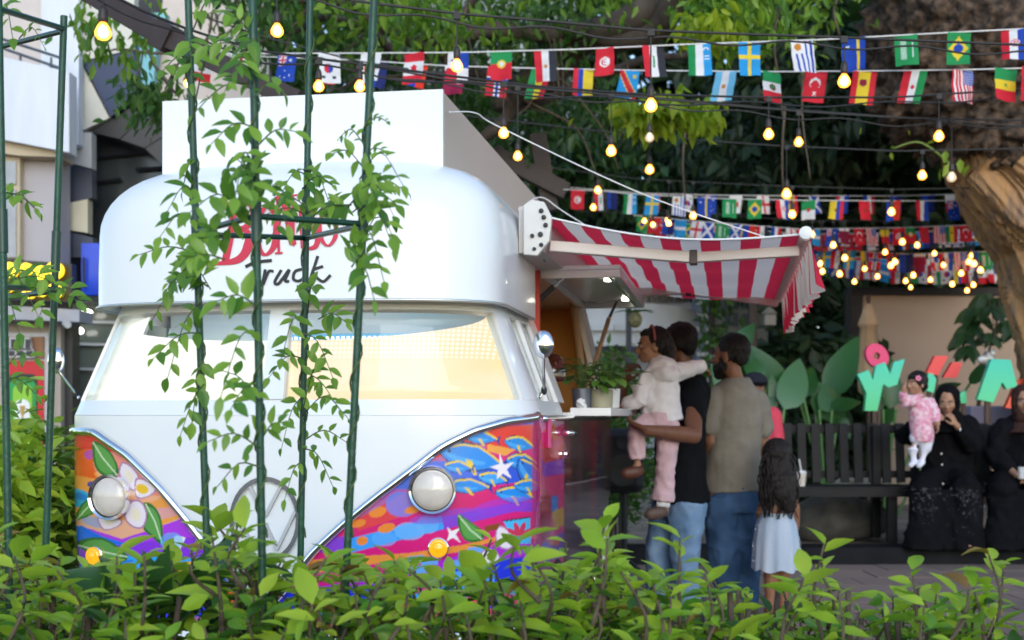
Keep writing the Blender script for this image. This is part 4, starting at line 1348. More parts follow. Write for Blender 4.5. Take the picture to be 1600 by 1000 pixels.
# burl
import bmesh
bm = bmesh.new()
bmesh.ops.create_icosphere(bm, subdivisions=6, radius=1)
cb_ = P(1575, 40, 11.5)
for v in bm.verts:
    k = v.co.copy()
    d = 1 + .16 * mnoise.noise(k * 1.6) + .22 * abs(mnoise.noise(k * 6.5)) + .14 * abs(mnoise.noise(k * 15 + Vector((4, 0, 0)))) + .035 * mnoise.noise(k * 30)
    v.co = tl_(cb_ + Vector((k.x * 1.09, k.y * .84, k.z * 1.14 + k.x * .1)) * d)
me = bpy.data.meshes.new('burl'); bm.to_mesh(me); bm.free()
me.materials.append(mat('burl_bark', (.030, .021, .016), .9, color2=(.115, .075, .05), vscale=14, var=.3, bump=1.8, bscale=30))
me.polygons.foreach_set('use_smooth', [True] * len(me.polygons))
obj('burl', me, tree)
# limbs
def limb_t(b, pts, r0, r1, seg=8, wob=.0):
    q = bez(pts, 8 * (len(pts) - 1))
    n = len(q)
    q = [p + Vector((mnoise.noise(p * 2), mnoise.noise(p * 2 + Vector((9, 0, 0))), mnoise.noise(p * 2 + Vector((0, 9, 0))))) * wob for p in q]
    b.tube([tl_(p) for p in q], [r0 + (r1 - r0) * i / (n - 1) for i in range(n)], seg)
    return q
tips = []
for spec in (
    ([P(1560, -40, 11.7), P(1300, -160, 11.3), P(1080, -40, 11), P(960, 38, 11), P(850, 90, 11.2), P(800, 160, 11.5), P(740, 230, 11.6)], .20, .05),
    ([P(1080, -40, 10.5), P(1000, 60, 11), P(900, 52, 11), P(800, 40, 10.8), P(690, 60, 10.5), P(560, 20, 10.2), P(440, -30, 10)], .12, .03),
    ([P(960, 38, 11), P(860, 120, 11.5), P(760, 118, 11.5), P(640, 100, 11), P(540, 40, 10.5), P(450, 60, 10)], .085, .02),
    ([P(850, 120, 11.4), P(770, 170, 11.6), P(860, 150, 11.9), P(960, 110, 12.1), P(1090, 90, 12.3)], .09, .03),
    ([P(690, 60, 10.5), P(640, 0, 10), P(600, -80, 9.5), P(560, -200, 9)], .05, .03),
    ([P(1560, -100, 11.7), P(1500, -500, 11), P(1300, -900, 10), P(900, -1200, 8)], .22, .06),
    ([P(1560, -100, 11.7), P(1700, -500, 12), P(1900, -800, 12)], .2, .06),
    ([P(1500, -500, 8.5), P(1200, -700, 11), P(800, -700, 13), P(300, -600, 13)], .14, .04),
    ([P(560, 20, 10.2), P(420, -10, 9.2), P(330, -40, 8.6)], .03, .012),
    ([P(440, 60, 10), P(330, 90, 9), P(300, 85, 8.4), P(270, 120, 8.2), P(245, 145, 8.1)], .016, .004),
    ([P(720, 110, 10.8), P(700, 60, 10.6), P(740, 20, 10.5), P(780, -60, 10)], .05, .03)):
    b = MB()
    q = limb_t(b, *spec, wob=.12)
    b.build('limb', mbark, tree, smooth=True)
    tips += q[4:]
# twigs
b = MB()
for k in range(46):
    p = rng.choice(tips)
    if p.z > 6: continue
    d = Vector((rng.uniform(-1, 1), rng.uniform(-.4, .4), rng.uniform(-.8, .5)))
    limb_t(b, [p, p + d * .3, p + d * .6 + Vector((0, 0, rng.uniform(-.25, .1))), p + d * .8 + Vector((0, 0, rng.uniform(-.5, .1)))], .016, .004, 5, .06)
for x, y0, y1, D in ((1228, 170, 300, 9), (1262, 60, 280, 9.5), (1220, -10, 190, 9.2), (1068, 190, 320, 9.4), (1310, -20, 60, 9), (665, 140, 190, 9)):
    limb_t(b, [P(x, y0, D), P(x - 8, (y0 + y1) / 2, D), P(x + 4, y1, D)], .012, .006, 5, .05)
o = b.build('twig', mtwig, tree, smooth=True); tag(o, kind='stuff')
# overhead crown: dense high canopy that shades the place
hi = np.concatenate([inbox(9000, (-7, 8.5, 6.0), (15, 27, 10.5)), inbox(3500, (-3, 10.5, 4.9), (13, 26, 6.5))])
hi = hi[~(hi[:, 0] < 4.6) & (hi[:, 0] > -2.8)]
o = leaf_cloud('high_foliage', hi, .62, lm_deep, .35, .5, parent=None); o.parent = tree; o.matrix_parent_inverse = Matrix.Translation(-tree.location); tag(o, kind='stuff')
# hanging sprays: leaflet clumps along drooping twigs
def sprays(name, boxes, per, size, m, spread=(.16, .14, .14), parent=tree, kind='stuff', aspect=.4, droop=.8):
    cs = []
    for (x0, x1, y0, y1, D0, D1, k) in boxes:
        for _ in range(k):
            cs.append(P(rng.uniform(x0, x1), rng.uniform(y0, y1), rng.uniform(D0, D1)))
    cs = np.array([tuple(c_) for c_ in cs])
    pts = clumps(len(cs) * per, cs, spread)
    o = leaf_cloud(name, pts, size, m, droop, aspect)
    if parent:
        o.parent = parent; o.matrix_parent_inverse = Matrix.Translation(-parent.location)
    if kind: o['kind'] = kind
    return o
sprays('foliage', [(380, 900, -60, 60, 10.5, 13, 44), (430, 720, 40, 130, 11.2, 13, 22), (700, 1000, 60, 190, 12, 14, 14), (620, 860, 150, 260, 12, 13.5, 12), (330, 470, -60, 0, 8.5, 10, 7)], 64, .105, lm_mid)
sprays('foliage', [(800, 1330, -60, 10, 9.5, 12, 18), (1090, 1260, 0, 45, 9, 10, 11), (470, 760, -40, 30, 9, 10, 12)], 55, .11, lm_bright)
sprays('foliage', [(995, 1095, 155, 190, 8.2, 8.6, 8), (1095, 1130, 20, 60, 8.6, 9, 3)], 44, .12, lm_lime, (.10, .08, .05), droop=.9)
sprays('foliage', [(112, 230, 22, 50, 7.4, 7.9, 7), (160, 205, 50, 80, 7.4, 7.9, 3)], 22, .08, lm_bright, (.06, .06, .07), droop=1.1)
sprays('foliage', [(210, 285, 130, 165, 8.0, 8.4, 6), (242, 272, 150, 190, 8.0, 8.4, 3)], 26, .085, lm_mid, (.08, .08, .08), droop=.9)
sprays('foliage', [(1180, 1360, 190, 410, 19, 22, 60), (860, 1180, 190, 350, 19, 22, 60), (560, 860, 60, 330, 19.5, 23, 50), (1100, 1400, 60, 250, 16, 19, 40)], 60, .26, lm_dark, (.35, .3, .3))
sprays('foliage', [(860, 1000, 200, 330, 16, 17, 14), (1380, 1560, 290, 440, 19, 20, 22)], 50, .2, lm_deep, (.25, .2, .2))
# small leafy shoot on the burl
sh = MB(); limb_t(sh, [P(1490, 262, 10.9), P(1455, 232, 10.8), P(1430, 222, 10.8), P(1395, 232, 10.8)], .011, .006, 6)
sh.build('shoot', mat('green_shoot', (.16, .24, .04), .5), tree, smooth=True)
for x, y, s_ in ((1392, 238, .05), (1396, 228, .03), (1478, 235, .09), (1484, 255, .10), (1500, 248, .10), (1470, 262, .09), (1515, 258, .08), (1345, 198, .05), (1420, 202, .04), (1460, 222, .07)):
    c_ = tl_(P(x, y, 10.75)); s_ *= 1.35
    leaf_cloud('leaf', np.array([tuple(c_)]), s_, lm_lime, 1.2, .5, 0, tree)

# --- generic leaf meshes for plants whose leaves can be picked out one by one
def leaf_mesh(name, L_, W_, m, fold=.18, curl=.25, n=5, tipw=1.0, seed=0):
    """leaf along +X from the origin, 2*(n-1) quads, folded along the midrib and curling down"""
    V, F = [], []
    for i in range(n + 1):
        f = i / n
        wd = W_ / 2 * max(.0, math.sin(math.pi * (f ** (.8 * tipw)))) ** .85 if 0 < i < n else .0012
        x = L_ * (f - .08 * curl * f * f); z = -L_ * curl * f * f * .6
        V += [(x, wd, z + wd * fold * 1.6), (x, 0, z), (x, -wd, z + wd * fold * 1.6)]
    for i in range(n):
        a = 3 * i
        F += [(a, a + 3, a + 4, a + 1), (a + 1, a + 4, a + 5, a + 2)]
    me = bpy.data.meshes.new(name); me.from_pydata(V, [], F); me.materials.append(m)
    me.polygons.foreach_set('use_smooth', [True] * len(F)); me.update()
    return me
def place_leaf(me, p, d, up, s, parent, roll=0., name='leaf'):
    d = Vector(d).normalized()
    y = Vector(up).cross(d)
    if y.length < 1e-4: y = Vector((0, 1, 0))
    y.normalize(); z = d.cross(y)
    mx = Matrix((d, y, z)).transposed().to_4x4()
    if roll: mx = mx @ Matrix.Rotation(roll, 4, 'X')
    o = bpy.data.objects.new(name, me); col.objects.link(o)
    o.parent = parent
    o.matrix_local = Matrix.Translation(Vector(p) - parent.location) @ mx @ Matrix.Scale(s, 4)
    return o

# --- banana-like broad leaves behind the bench
big_l = [leaf_mesh('broad_leaf', 1, .46, leaf_mat('broad_leaf', (.02, .09, .02), (.04, .14, .035), .35, .3), .15, .45, 9, .8),
         leaf_mesh('broad_leaf', 1, .40, leaf_mat('broad_leaf_pale', (.05, .15, .06), (.10, .23, .11), .4, .25), .10, .75, 9, .8)]
def broad_plant(label, base, leaves, D):
    t = thing('broad_leaf_plant', label, 'plant', P(*base, D)); t.location.z = .1
    for (x0, y0, x1, y1, k, wid) in leaves:
        a, b_ = P(x0, y0, D + rng.uniform(-.12, .12)), P(x1, y1, D + rng.uniform(-.2, .1))
        root = t.location + Vector((rng.uniform(-.06, .06), rng.uniform(-.05, .05), 0))
        MB().tube([q - t.location for q in bez([root, root * .5 + a * .5 + Vector((0, 0, .05)), a], 10)], .014, 6).build('stalk', mat('plant_stalk', (.10, .22, .06), .5), t, smooth=True)
        d = b_ - a
        o = place_leaf(big_l[k], a, d, (rng.uniform(-.3, .3), -1.0, .35), d.length * 1.12, t, rng.uniform(-.3, .3))
        o.scale = (o.scale[0], o.scale[1] * wid, o.scale[2])
broad_plant('broad-leaved plant with an upright dark green leaf beside the bearded man', (1205, 780),
    [(1185, 600, 1170, 545, 0, 1.1), (1215, 630, 1185, 545, 0, 1.3), (1225, 640, 1262, 552, 1, 1.1), (1190, 655, 1205, 595, 1, 1.1), (1205, 650, 1160, 540, 0, .9), (1140, 560, 1178, 505, 0, 1.0), (1150, 640, 1120, 560, 1, 1.0)], 12.2)
broad_plant('broad-leaved plant with pale arching leaves behind the middle of the bench', (1290, 780),
    [(1300, 620, 1332, 525, 0, 1.0), (1280, 640, 1325, 590, 1, 1.2), (1270, 610, 1325, 660, 0, 1.3), (1300, 640, 1345, 620, 0, 1.0), (1255, 620, 1275, 570, 0, 1.0), (1310, 650, 1330, 680, 0, 1.0), (1245, 610, 1290, 590, 1, 1.0)], 12.5)
broad_plant('broad-leaved plant with dull leaves beside the pink letter', (1385, 780), [(1380, 640, 1345, 600, 0, .9), (1390, 640, 1395, 560, 0, .8), (1460, 620, 1500, 590, 0, .8), (1515, 600, 1550, 560, 0, .7), (1400, 640, 1360, 670, 0, .9)], 12.9)
# small palmate tree in front of the beige wall
pt = thing('young_tree', 'slender young tree with drooping palmate leaves in front of the beige wall', 'tree', P(1528, 700, 13.5)); pt.location.z = .1
MB().tube([q - pt.location for q in bez([P(1515, 760, 13.5), P(1525, 660, 13.5), P(1540, 570, 13.5), P(1556, 510, 13.5), P(1565, 455, 13.5)], 20)], [.022] * 10 + [.012] * 13, 7).build('trunk', mtwig, pt, smooth=True)
pl_m = leaf_mesh('palmate_leaflet', .26, .10, leaf_mat('palmate_leaf', (.02, .07, .02), (.05, .14, .03), .4, .3), .1, .4, 4)
for x, y in ((1530, 490), (1548, 478), (1516, 505), (1506, 520), (1575, 500), (1585, 510), (1560, 465), (1572, 470), (1545, 520), (1520, 480), (1540, 458), (1590, 470), (1580, 455), (1510, 540)):
    c_ = P(x, y, 13.5 + rng.uniform(-.15, .15))
    MB().tube([c_ - pt.location, P(1553, min(540, y + 30), 13.5) - pt.location], .005, 5).build('stalk', mtwig, pt)
    for k in range(6):
        a = 2 * math.pi * k / 6 + rng.uniform(-.3, .3)
        place_leaf(pl_m, c_, (math.cos(a), math.sin(a) * .6, -.9), (0, -1, .3), rng.uniform(.7, 1.1), pt)

# --- shrubs beside the left trellis
def shrub(label, px0, px1, py0, py1, D, m, n, size, group=None):
    t = thing('leafy_shrub', label, 'shrub', P((px0 + px1) / 2, 650, D), 0, group); t.location.z = 0
    cs = []
    for _ in range(36):
        a = rng.uniform(0, 2 * math.pi); r = math.sqrt(rng.random())
        cs.append(P((px0 + px1) / 2 + (px1 - px0) / 2 * r * math.cos(a), (py0 + py1) / 2 + (py1 - py0) / 2 * r * math.sin(a), D + rng.uniform(-.3, .3)))
    cs = np.array([tuple(c_) for c_ in cs])
    o = leaf_cloud('foliage', clumps(n, cs, (.11, .11, .11)), size, m, .1, .42); o.parent = t; o.matrix_parent_inverse = Matrix.Translation(-t.location); o['kind'] = 'stuff'
    b = MB()
    for _ in range(7):
        p = Vector(rng.choice(cs.tolist())) - t.location
        b.tube([Vector((p.x * .2, p.y * .2, 0)), p * .6 + Vector((0, 0, .1)), p], [.014, .010, .004], 5)
    b.build('stem', mtwig, t, smooth=True, kind='stuff')
    lf = leaf_mesh('shrub_leaf', size * 1.3, size * .5, m, .2, .3, 4)
    for _ in range(60):
        p = Vector(rng.choice(cs.tolist())) + Vector((rng.gauss(0, .1), -.18 - rng.random() * .15, rng.gauss(0, .1)))
        place_leaf(lf, p, (rng.uniform(-1, 1), rng.uniform(-.7, .1), rng.uniform(-.3, .8)), (0, -.5, 1), rng.uniform(.7, 1.2), t)
shrub('bright green shrub in front of the red poster', -40, 110, 690, 900, 5.6, lm_bright, 2200, .085)
shrub('yellow-green shrub at the left edge under the poster', -60, 60, 690, 860, 5.0, lm_hedge2, 700, .085)
shrub('dark shrub behind the counter end of the truck', 925, 1010, 640, 800, 9.6, lm_mid, 1800, .07)
shrub('climbing green bush beside the dark porch post', 910, 990, 575, 650, 11.5, lm_mid, 1000, .08)

# --- green plant-support towers
def pole(b, a, c_, r): b.tube([a, c_], r, 10)
def tower(label, poles, rails, r, group):
    base = sum((p[1] for p in poles), Vector()) / len(poles)
    t = thing('plant_trellis', label, 'trellis', (base.x, base.y, 0), 0, group)
    for a, c_ in poles:
        d = (c_ - a); foot = c_ + d * (max(0, c_.z) / max(.05, -d.z)) if d.z < 0 else c_
        b = MB(); b.tube([a - t.location, foot - t.location], r, 12)
        po = b.build('pole', M['green_pole'], t, smooth=40)
        for f in (.42,):
            q = a + d * f
            MB().tube([q - d.normalized() * .045 - t.location, q + d.normalized() * .045 - t.location], r * 1.35, 12).build('sleeve', mat('dark_green_sleeve', (.008, .05, .032), .35), po, smooth=40)
    for a, c_ in rails:
        MB().tube([a - t.location, c_ - t.location], r * .8, 10).build('rail', mat('dark_green_sleeve'), t, smooth=40)
    return t
PD = (2.55, 2.30, 2.85, 2.42)
c1 = [(P(293, -30, PD[0]), P(326, 930, PD[0])), (P(394, -30, PD[1]), P(409, 850, PD[1])), (P(485, -30, PD[2]), P(470, 850, PD[2])), (P(586, -30, PD[3]), P(543, 850, PD[3]))]
def onp(k, y):
    a, c_ = c1[k]; f = (y + 30) / ((930 if k == 0 else 850) + 30)
    return a + (c_ - a) * f
tw1 = tower('green four-pole plant trellis standing before the truck front', c1, [(onp(0, 362), onp(1, 338)), (onp(1, 338), onp(3, 350)), (onp(0, 366), onp(2, 372)), (onp(2, 372), onp(3, 352))], .0074, 'green plant trellises')
c2_ = [(P(100, 25, 2.9), P(70, 900, 2.9)), (P(-3, -30, 2.65), P(14, 900, 2.65)), (P(-90, 30, 2.9), P(-60, 900, 2.9)), (P(-20, 20, 3.2), P(-12, 900, 3.2))]
tower('green plant trellis at the left edge before the balcony building', c2_, [(P(100, 45, 2.9), P(-1, 14, 2.65)), (P(100, 48, 2.9), P(-18, 78, 3.2)), (P(86, 452, 2.9), P(2, 449, 2.65)), (P(86, 455, 2.9), P(-16, 468, 3.2))], .0080, 'green plant trellises')

# --- vines: pinnate sprays, each leaflet its own object
vl = [leaf_mesh('vine_leaflet', .05, .023, lm_vine, .2, .35, 4), leaf_mesh('vine_leaflet', .05, .027, lm_vine, .35, .1, 4), leaf_mesh('vine_leaflet', .05, .020, lm_vine, .1, .6, 4)]
mvst = mat('vine_stem', (.07, .12, .03), .6, var=.3, vscale=30)
def vine(label, k, Dk, sprs, wind=None, maxobj=290):
    t = thing('climbing_vine', label, 'vine', (onp(k, 840).x, onp(k, 840).y, 0) if k is not None else (wind[0][1].x, wind[0][1].y, 0), 0, 'vines climbing the green trellises')
    st = MB()
    if k is not None:
        pts = []
        for i in range(70):
            y = 840 - i * 11.5
            p = onp(k, y); a = i * .75
            pts.append(p + Vector((math.cos(a), math.sin(a), 0)) * .010 - t.location)
        st.tube(pts, .0021, 5)
    cnt = 0
    for sp in sprs:
        x0, y0, x1, y1, nl = sp[:5]; sc = sp[5] if len(sp) > 5 else 1.
        a = P(x0, y0, Dk + rng.uniform(-.05, .05)); e = P(x1, y1, Dk + rng.uniform(-.22, .12))
        mid = (a + e) / 2 + Vector((0, 0, (e - a).length * rng.uniform(.12, .25)))
        q = bez([a, mid, e], nl + 2 + (nl % 2))
        st.tube([p - t.location for p in q], [.0018 - .0011 * i / len(q) for i in range(len(q))], 4)
        for j in range(1, len(q)):
            f = j / (len(q) - 1)
            if f < .12: continue
            d = (q[min(j + 1, len(q) - 1)] - q[j - 1]).normalized()
            side = Vector((0, -1, .4)).cross(d).normalized()
            sg = 1 if j % 2 else -1
            dd = d * .55 + side * sg * .9 + Vector((rng.uniform(-.25, .25), rng.uniform(-.35, .1), rng.uniform(-.45, .1)))
            if j == len(q) - 1: dd = d + Vector((0, 0, -.3))
            cnt += 1
            place_leaf(rng.choice(vl), q[j], dd, (rng.uniform(-.4, .4), -.8, .8), sc * .84 * rng.uniform(.65, 1.2) * (1 - .25 * f), t)
    st.build('stem', mvst, t, smooth=True, kind='stuff')
def rs_(x, y, n, spread=(95, 60), nl=5, sc=1.):
    out = []
    for _ in range(n):
        a = rng.uniform(-math.pi, math.pi)
        ln = rng.uniform(.5, 1.0)
        out.append((x + rng.uniform(-10, 10), y + rng.uniform(-25, 25), x + math.cos(a) * spread[0] * ln, y + math.sin(a) * spread[1] * ln + 14, rng.randint(max(3, nl - 1), nl + 1), sc * rng.uniform(.8, 1.15)))
    return out
vine('vine winding up the left pole of the front trellis, sprays over the windscreen', 0, 2.52,
     [(308, 395, 218, 398, 6), (312, 430, 238, 500, 6, 1.1), (314, 470, 262, 590, 6, 1.1), (316, 520, 240, 560, 5), (318, 560, 300, 660, 6), (308, 350, 250, 370, 4), (300, 180, 345, 60, 6), (296, 90, 255, 110, 3), (296, 60, 300, 130, 5, 1.2),
      (300, 250, 285, 300, 4), (318, 600, 282, 680, 5, .9), (306, 300, 262, 330, 4), (300, 50, 360, 20, 5, 1.1)] + rs_(320, 440, 3, (70, 70)))
vine('vine on the nearest pole of the front trellis, thickest round the rail', 1, 2.28,
     [(398, 90, 315, 75, 6, 1.1), (398, 60, 350, 20, 5), (398, 130, 300, 180, 6, .9), (400, 200, 330, 225, 5), (400, 230, 460, 205, 5), (400, 150, 440, 140, 3), (405, 640, 350, 580, 4), (406, 700, 325, 690, 5, .8), (408, 620, 360, 640, 5), (403, 480, 340, 470, 6, 1.2), (404, 520, 345, 620, 6, 1.1),
      (407, 690, 440, 660, 4, .9), (407, 730, 340, 760, 4, .8), (400, 60, 370, 110, 5, 1.2), (400, 110, 350, 145, 5, 1.1)] + rs_(385, 315, 5, (105, 60), 5, 1.15) + rs_(350, 390, 3, (85, 60), 5, 1.15) + rs_(400, 265, 4, (70, 40)))
vine('vine on the back pole of the front trellis, small sprays down to the emblem', 2, 2.80,
     [(474, 500, 440, 560, 5, 1.1), (474, 520, 520, 590, 6), (473, 580, 530, 640, 6), (472, 620, 440, 700, 6, .9), (472, 650, 545, 655, 6, .8), (472, 690, 540, 690, 6, .8), (472, 700, 520, 760, 6, .9), (472, 720, 445, 780, 4, .8), (474, 560, 420, 590, 5), (473, 640, 500, 560, 4)] + rs_(490, 325, 4, (85, 60), 5, 1.2) + rs_(490, 480, 2, (70, 60), 5, 1.2) + rs_(478, 280, 3, (60, 40)))
vine('vine on the right pole of the front trellis, sprays reaching over the white visor', 3, 2.40,
     [(562, 280, 630, 290, 5), (562, 300, 636, 300, 5), (566, 340, 615, 390, 4, 1.1), (570, 200, 605, 190, 5, .45), (568, 225, 530, 215, 5, .5), (566, 260, 520, 240, 4, .9), (558, 400, 610, 350, 4), (556, 440, 585, 470, 3, 1.2), (562, 330, 620, 320, 5), (560, 365, 600, 440, 5), (565, 250, 600, 235, 4, .6)] + rs_(550, 325, 5, (85, 60), 5, 1.15) + rs_(555, 410, 2, (60, 50), 4, 1.1))
vine('vine on the left edge trellis with sprays round the yellow sign', None, 2.85,
     [(2, 445, 120, 470, 7, 1.1), (90, 455, 130, 475, 4), (0, 450, 60, 495, 6, 1.2), (0, 440, 70, 430, 6, 1.2), (0, 320, 55, 325, 4), (5, 300, 60, 332, 4), (2, 590, 55, 560, 4), (10, 590, 55, 615, 5, .8), (0, 470, 30, 520, 5, 1.1), (90, 450, 60, 500, 4), (30, 60, 70, 75, 5, .4), (0, 25, 20, 60, 5, 1.2), (5, 620, 20, 690, 4)], c2_)

# --- clipped hedge along the very front
hl1 = [leaf_mesh('hedge_leaf', .075, .032, lm_mid, .25, .4, 4), leaf_mesh('hedge_leaf', .085, .034, lm_hedge, .2, .35, 4), leaf_mesh('hedge_leaf', .085, .038, lm_hedge, .3, .15, 4), leaf_mesh('hedge_leaf', .075, .034, lm_hedge2, .25, .3, 4), leaf_mesh('hedge_leaf', .07, .030, lm_hedge2, .15, .5, 4), leaf_mesh('hedge_leaf', .09, .04, lm_hedge, .2, .5, 4)]
hl_brown = leaf_mesh('withered_leaf', .07, .028, leaf_mat('withered_leaf', (.20, .11, .03), (.42, .33, .05), .6, .3), .5, .9, 4)
def hedge_shoot(t, st, base, tip, nl, sc, young=.4):
    q = bez([base, (base + tip) / 2 + Vector((rng.uniform(-.03, .03), rng.uniform(-.03, .03), 0)), tip], 8)
    st.tube([p - t.location for p in q], [.0045 - .0028 * i / len(q) for i in range(len(q))], 5)
    a0 = rng.uniform(0, 6)
    for j in range(nl):
        f = .25 + .75 * (j + 1) / nl
        p = base.lerp(tip, f)
        a = a0 + j * 2.4
        up = .15 + 1.1 * max(0, f - .5)
        d = Vector((math.cos(a), math.sin(a) * .8, up + rng.uniform(-.3, .3)))
        me = hl1[rng.choice((3, 4))] if rng.random() < young * f * 1.6 else hl1[rng.choice((0, 0, 1, 2, 5))]
        if rng.random() < .035: me = hl_brown
        place_leaf(me, p, d, (rng.uniform(-.4, .4), 0, 1), sc * rng.uniform(.5, 1.25), t, rng.uniform(-.7, .7))
def hedge(label, px0, px1, tops, D, nshoot):
    t = thing('hedge_bush', label, 'bush', P((px0 + px1) / 2, 650, D), 0, 'bushes of the front hedge'); t.location.z = 0
    st = MB()
    for _ in range(nshoot):
        x = rng.uniform(px0, px1)
        xs_, ys_ = zip(*tops)
        ytop = float(np.interp(x, xs_, ys_)) + (-12 if px1 < 900 else 22)
        Dd = D + rng.uniform(-.28, .28)
        depth = rng.random() ** 1.1
        y = ytop + depth * (1035 - ytop)
        tip = P(x, y, Dd); base = tip + Vector((rng.uniform(-.05, .05), rng.uniform(-.04, .06), -rng.uniform(.10, .17)))
        hedge_shoot(t, st, base, tip, rng.randint(6, 9), rng.uniform(.55, 1.08), .75 if depth < .3 else .35)
    st.build('stem', mtwig, t, smooth=True, kind='stuff')
    # woody stems down to the soil and inner leaves
    b = MB()
    for _ in range(9):
        x = rng.uniform(px0, px1); p = P(x, 940 + rng.uniform(-30, 60), D + rng.uniform(-.15, .2)) - t.location
        q = bez([Vector((p.x + rng.uniform(-.1, .1), p.y, 0)), Vector((p.x + rng.uniform(-.06, .06), p.y, p.z * .5)), p], 8)
        b.tube(q, [.012 - .007 * i / len(q) for i in range(len(q))], 6)
    b.build('branch', mat('grey_brown_branch', (.085, .06, .045), .85, var=.3, vscale=20, bump=.5, bscale=60), t, smooth=True, kind='stuff')
    cs = np.array([tuple(P(rng.uniform(px0, px1), rng.uniform(975 if px0 < 1000 else 1010, 1100), D + rng.uniform(-.1, .35))) for _ in range(24)])
    o = leaf_cloud('inner_foliage', clumps(420, cs, (.07, .09, .05)), .055, lm_hedge, .1, .42); o.parent = t; o.matrix_parent_inverse = Matrix.Translation(-t.location); o['kind'] = 'stuff'
hedge('hedge bush at the left edge under the green trellis', -60, 170, [(-60, 840), (0, 850), (60, 872), (120, 880), (170, 890)], 2.55, 64)
hedge('hedge bush below the left headlight of the truck', 150, 400, [(150, 890), (220, 870), (290, 870), (330, 815), (400, 805)], 2.45, 66)
hedge('hedge bush below the round emblem on the truck nose', 370, 640, [(370, 812), (430, 840), (480, 860), (520, 880), (600, 880), (640, 890)], 2.4, 64)
hedge('hedge bush below the orange indicator lamp', 610, 890, [(610, 880), (700, 905), (760, 850), (800, 860), (850, 850), (890, 860)], 2.4, 64)
hedge('hedge bush with tall pale shoots in front of the two men', 870, 1130, [(870, 840), (920, 860), (950, 815), (1010, 880), (1060, 850), (1130, 885)], 2.45, 62)
hedge('sparse hedge bush with woody stems below the girl in tulle', 1110, 1360, [(1110, 890), (1180, 900), (1240, 890), (1290, 850), (1330, 920), (1360, 940)], 2.5, 34)
hedge('sparse hedge bush at the right edge below the women on the bench', 1340, 1660, [(1340, 930), (1400, 905), (1430, 870), (1480, 920), (1530, 850), (1560, 850), (1600, 880), (1660, 880)], 2.5, 34)
# tall pale shoots rising out of the hedge
for lab, x, y, y2, D in (('tall pale hedge shoot in front of the counter', 945, 790, 880, 2.3), ('tall pale hedge shoot before the kerb beside the tulle dress', 1288, 825, 930, 2.35), ('lone pale hedge shoot in front of the black kerb', 1425, 865, 960, 2.4), ('tall pale shoot at the right end of the hedge', 1545, 842, 920, 2.35), ('pale shoot in front of the black shirt jeans', 1062, 815, 900, 2.3)):
    t = thing('hedge_shoot', lab, 'shoot', P(x, y2 + 80, D))
    st = MB()
    hedge_shoot(t, st, P(x, y2 + 80, D), P(x, y + 25, D), 10, .88, 1.2)
    st.build('stem', mtwig, t, smooth=True)
# large dark leaves near the left
t = thing('broad_leaf_plant', 'large dark leaves rising from the hedge below the left headlight', 'plant', P(255, 980, 2.5))
dl = leaf_mesh('dark_leaf', .20, .085, leaf_mat('dark_glossy_leaf', (.015, .06, .015), (.03, .09, .02), .3, .2), .25, .5, 7)
for x0, y0, x1, y1, s_ in ((255, 960, 130, 880, 1.1), (255, 960, 240, 860, .9), (300, 960, 330, 830, .9), (240, 970, 170, 860, .9), (270, 980, 330, 870, .9), (200, 980, 120, 930, .8), (255, 960, 215, 835, .7)):
    a, e = P(x0, y0, 2.45), P(x1, y1, 2.35)
    place_leaf(dl, a, e - a, (0, -.7, .7), (e - a).length / .2 * s_, t)
    MB().tube([a - t.location, Vector((0, 0, 0))], .004, 5).build('stalk', mvst, t)
# ================================================================== BUNTING, BULBS, STREET THINGS
mflag = mat('flag_cloth', (.5, .5, .5), .75, attr='Col', trans=.3)
FW, FH = 24, 32
U_, V_ = np.meshgrid((np.arange(FW) + .5) / FW, (np.arange(FH) + .5) / FH)
CN = {'r': '#e02438', 'g': '#1f9a55', 'w': '#f4f4f6', 'b': '#1848b8', 'k': '#2c2f3a', 'y': '#f4d733', 's': '#25a3ea', 'o': '#d88a2a', 'm': '#a01848', 'n': '#14256e', 'l': '#7ccdf2', 'R': '#ee3b22', 'd': '#7a4a2a', 'G': '#2fb45c'}
def C_(k): return np.array(srgb(CN[k]))
def vst(cs, fr=None):
    a = np.zeros((FH, FW, 3)); fr = fr or [1 / len(cs)] * len(cs); e = 0
    for c, f in zip(cs, fr):
        a[(U_ >= e - 1e-6) & (U_ < e + f + 1e-6)] = C_(c); e += f
    return a
def hst(cs, fr=None):
    a = np.zeros((FH, FW, 3)); fr = fr or [1 / len(cs)] * len(cs); e = 0
    for c, f in zip(cs, fr):
        a[(V_ >= e - 1e-6) & (V_ < e + f + 1e-6)] = C_(c); e += f
    return a
AS = 1.4
def disc(a, u, v, r, c): a[np.hypot(U_ - u, (V_ - v) * AS) < r] = C_(c); return a
def rect(a, u0, u1, v0, v1, c): a[(U_ > u0) & (U_ < u1) & (V_ > v0) & (V_ < v1)] = C_(c); return a
def diag(a, sg, off, w_, c): a[np.abs((U_ - .5) * sg - (V_ - .5) + off) < w_] = C_(c); return a
def star(a, u, v, r, c):
    dx, dy = U_ - u, (V_ - v) * AS
    an = np.arctan2(dx, -dy); k = np.cos(np.pi / 5) / np.cos((an % (2 * np.pi / 5)) - np.pi / 5)
    a[np.hypot(dx, dy) < r * (.42 + .58 * np.clip((k - .8) / .2, 0, 1))] = C_(c); return a
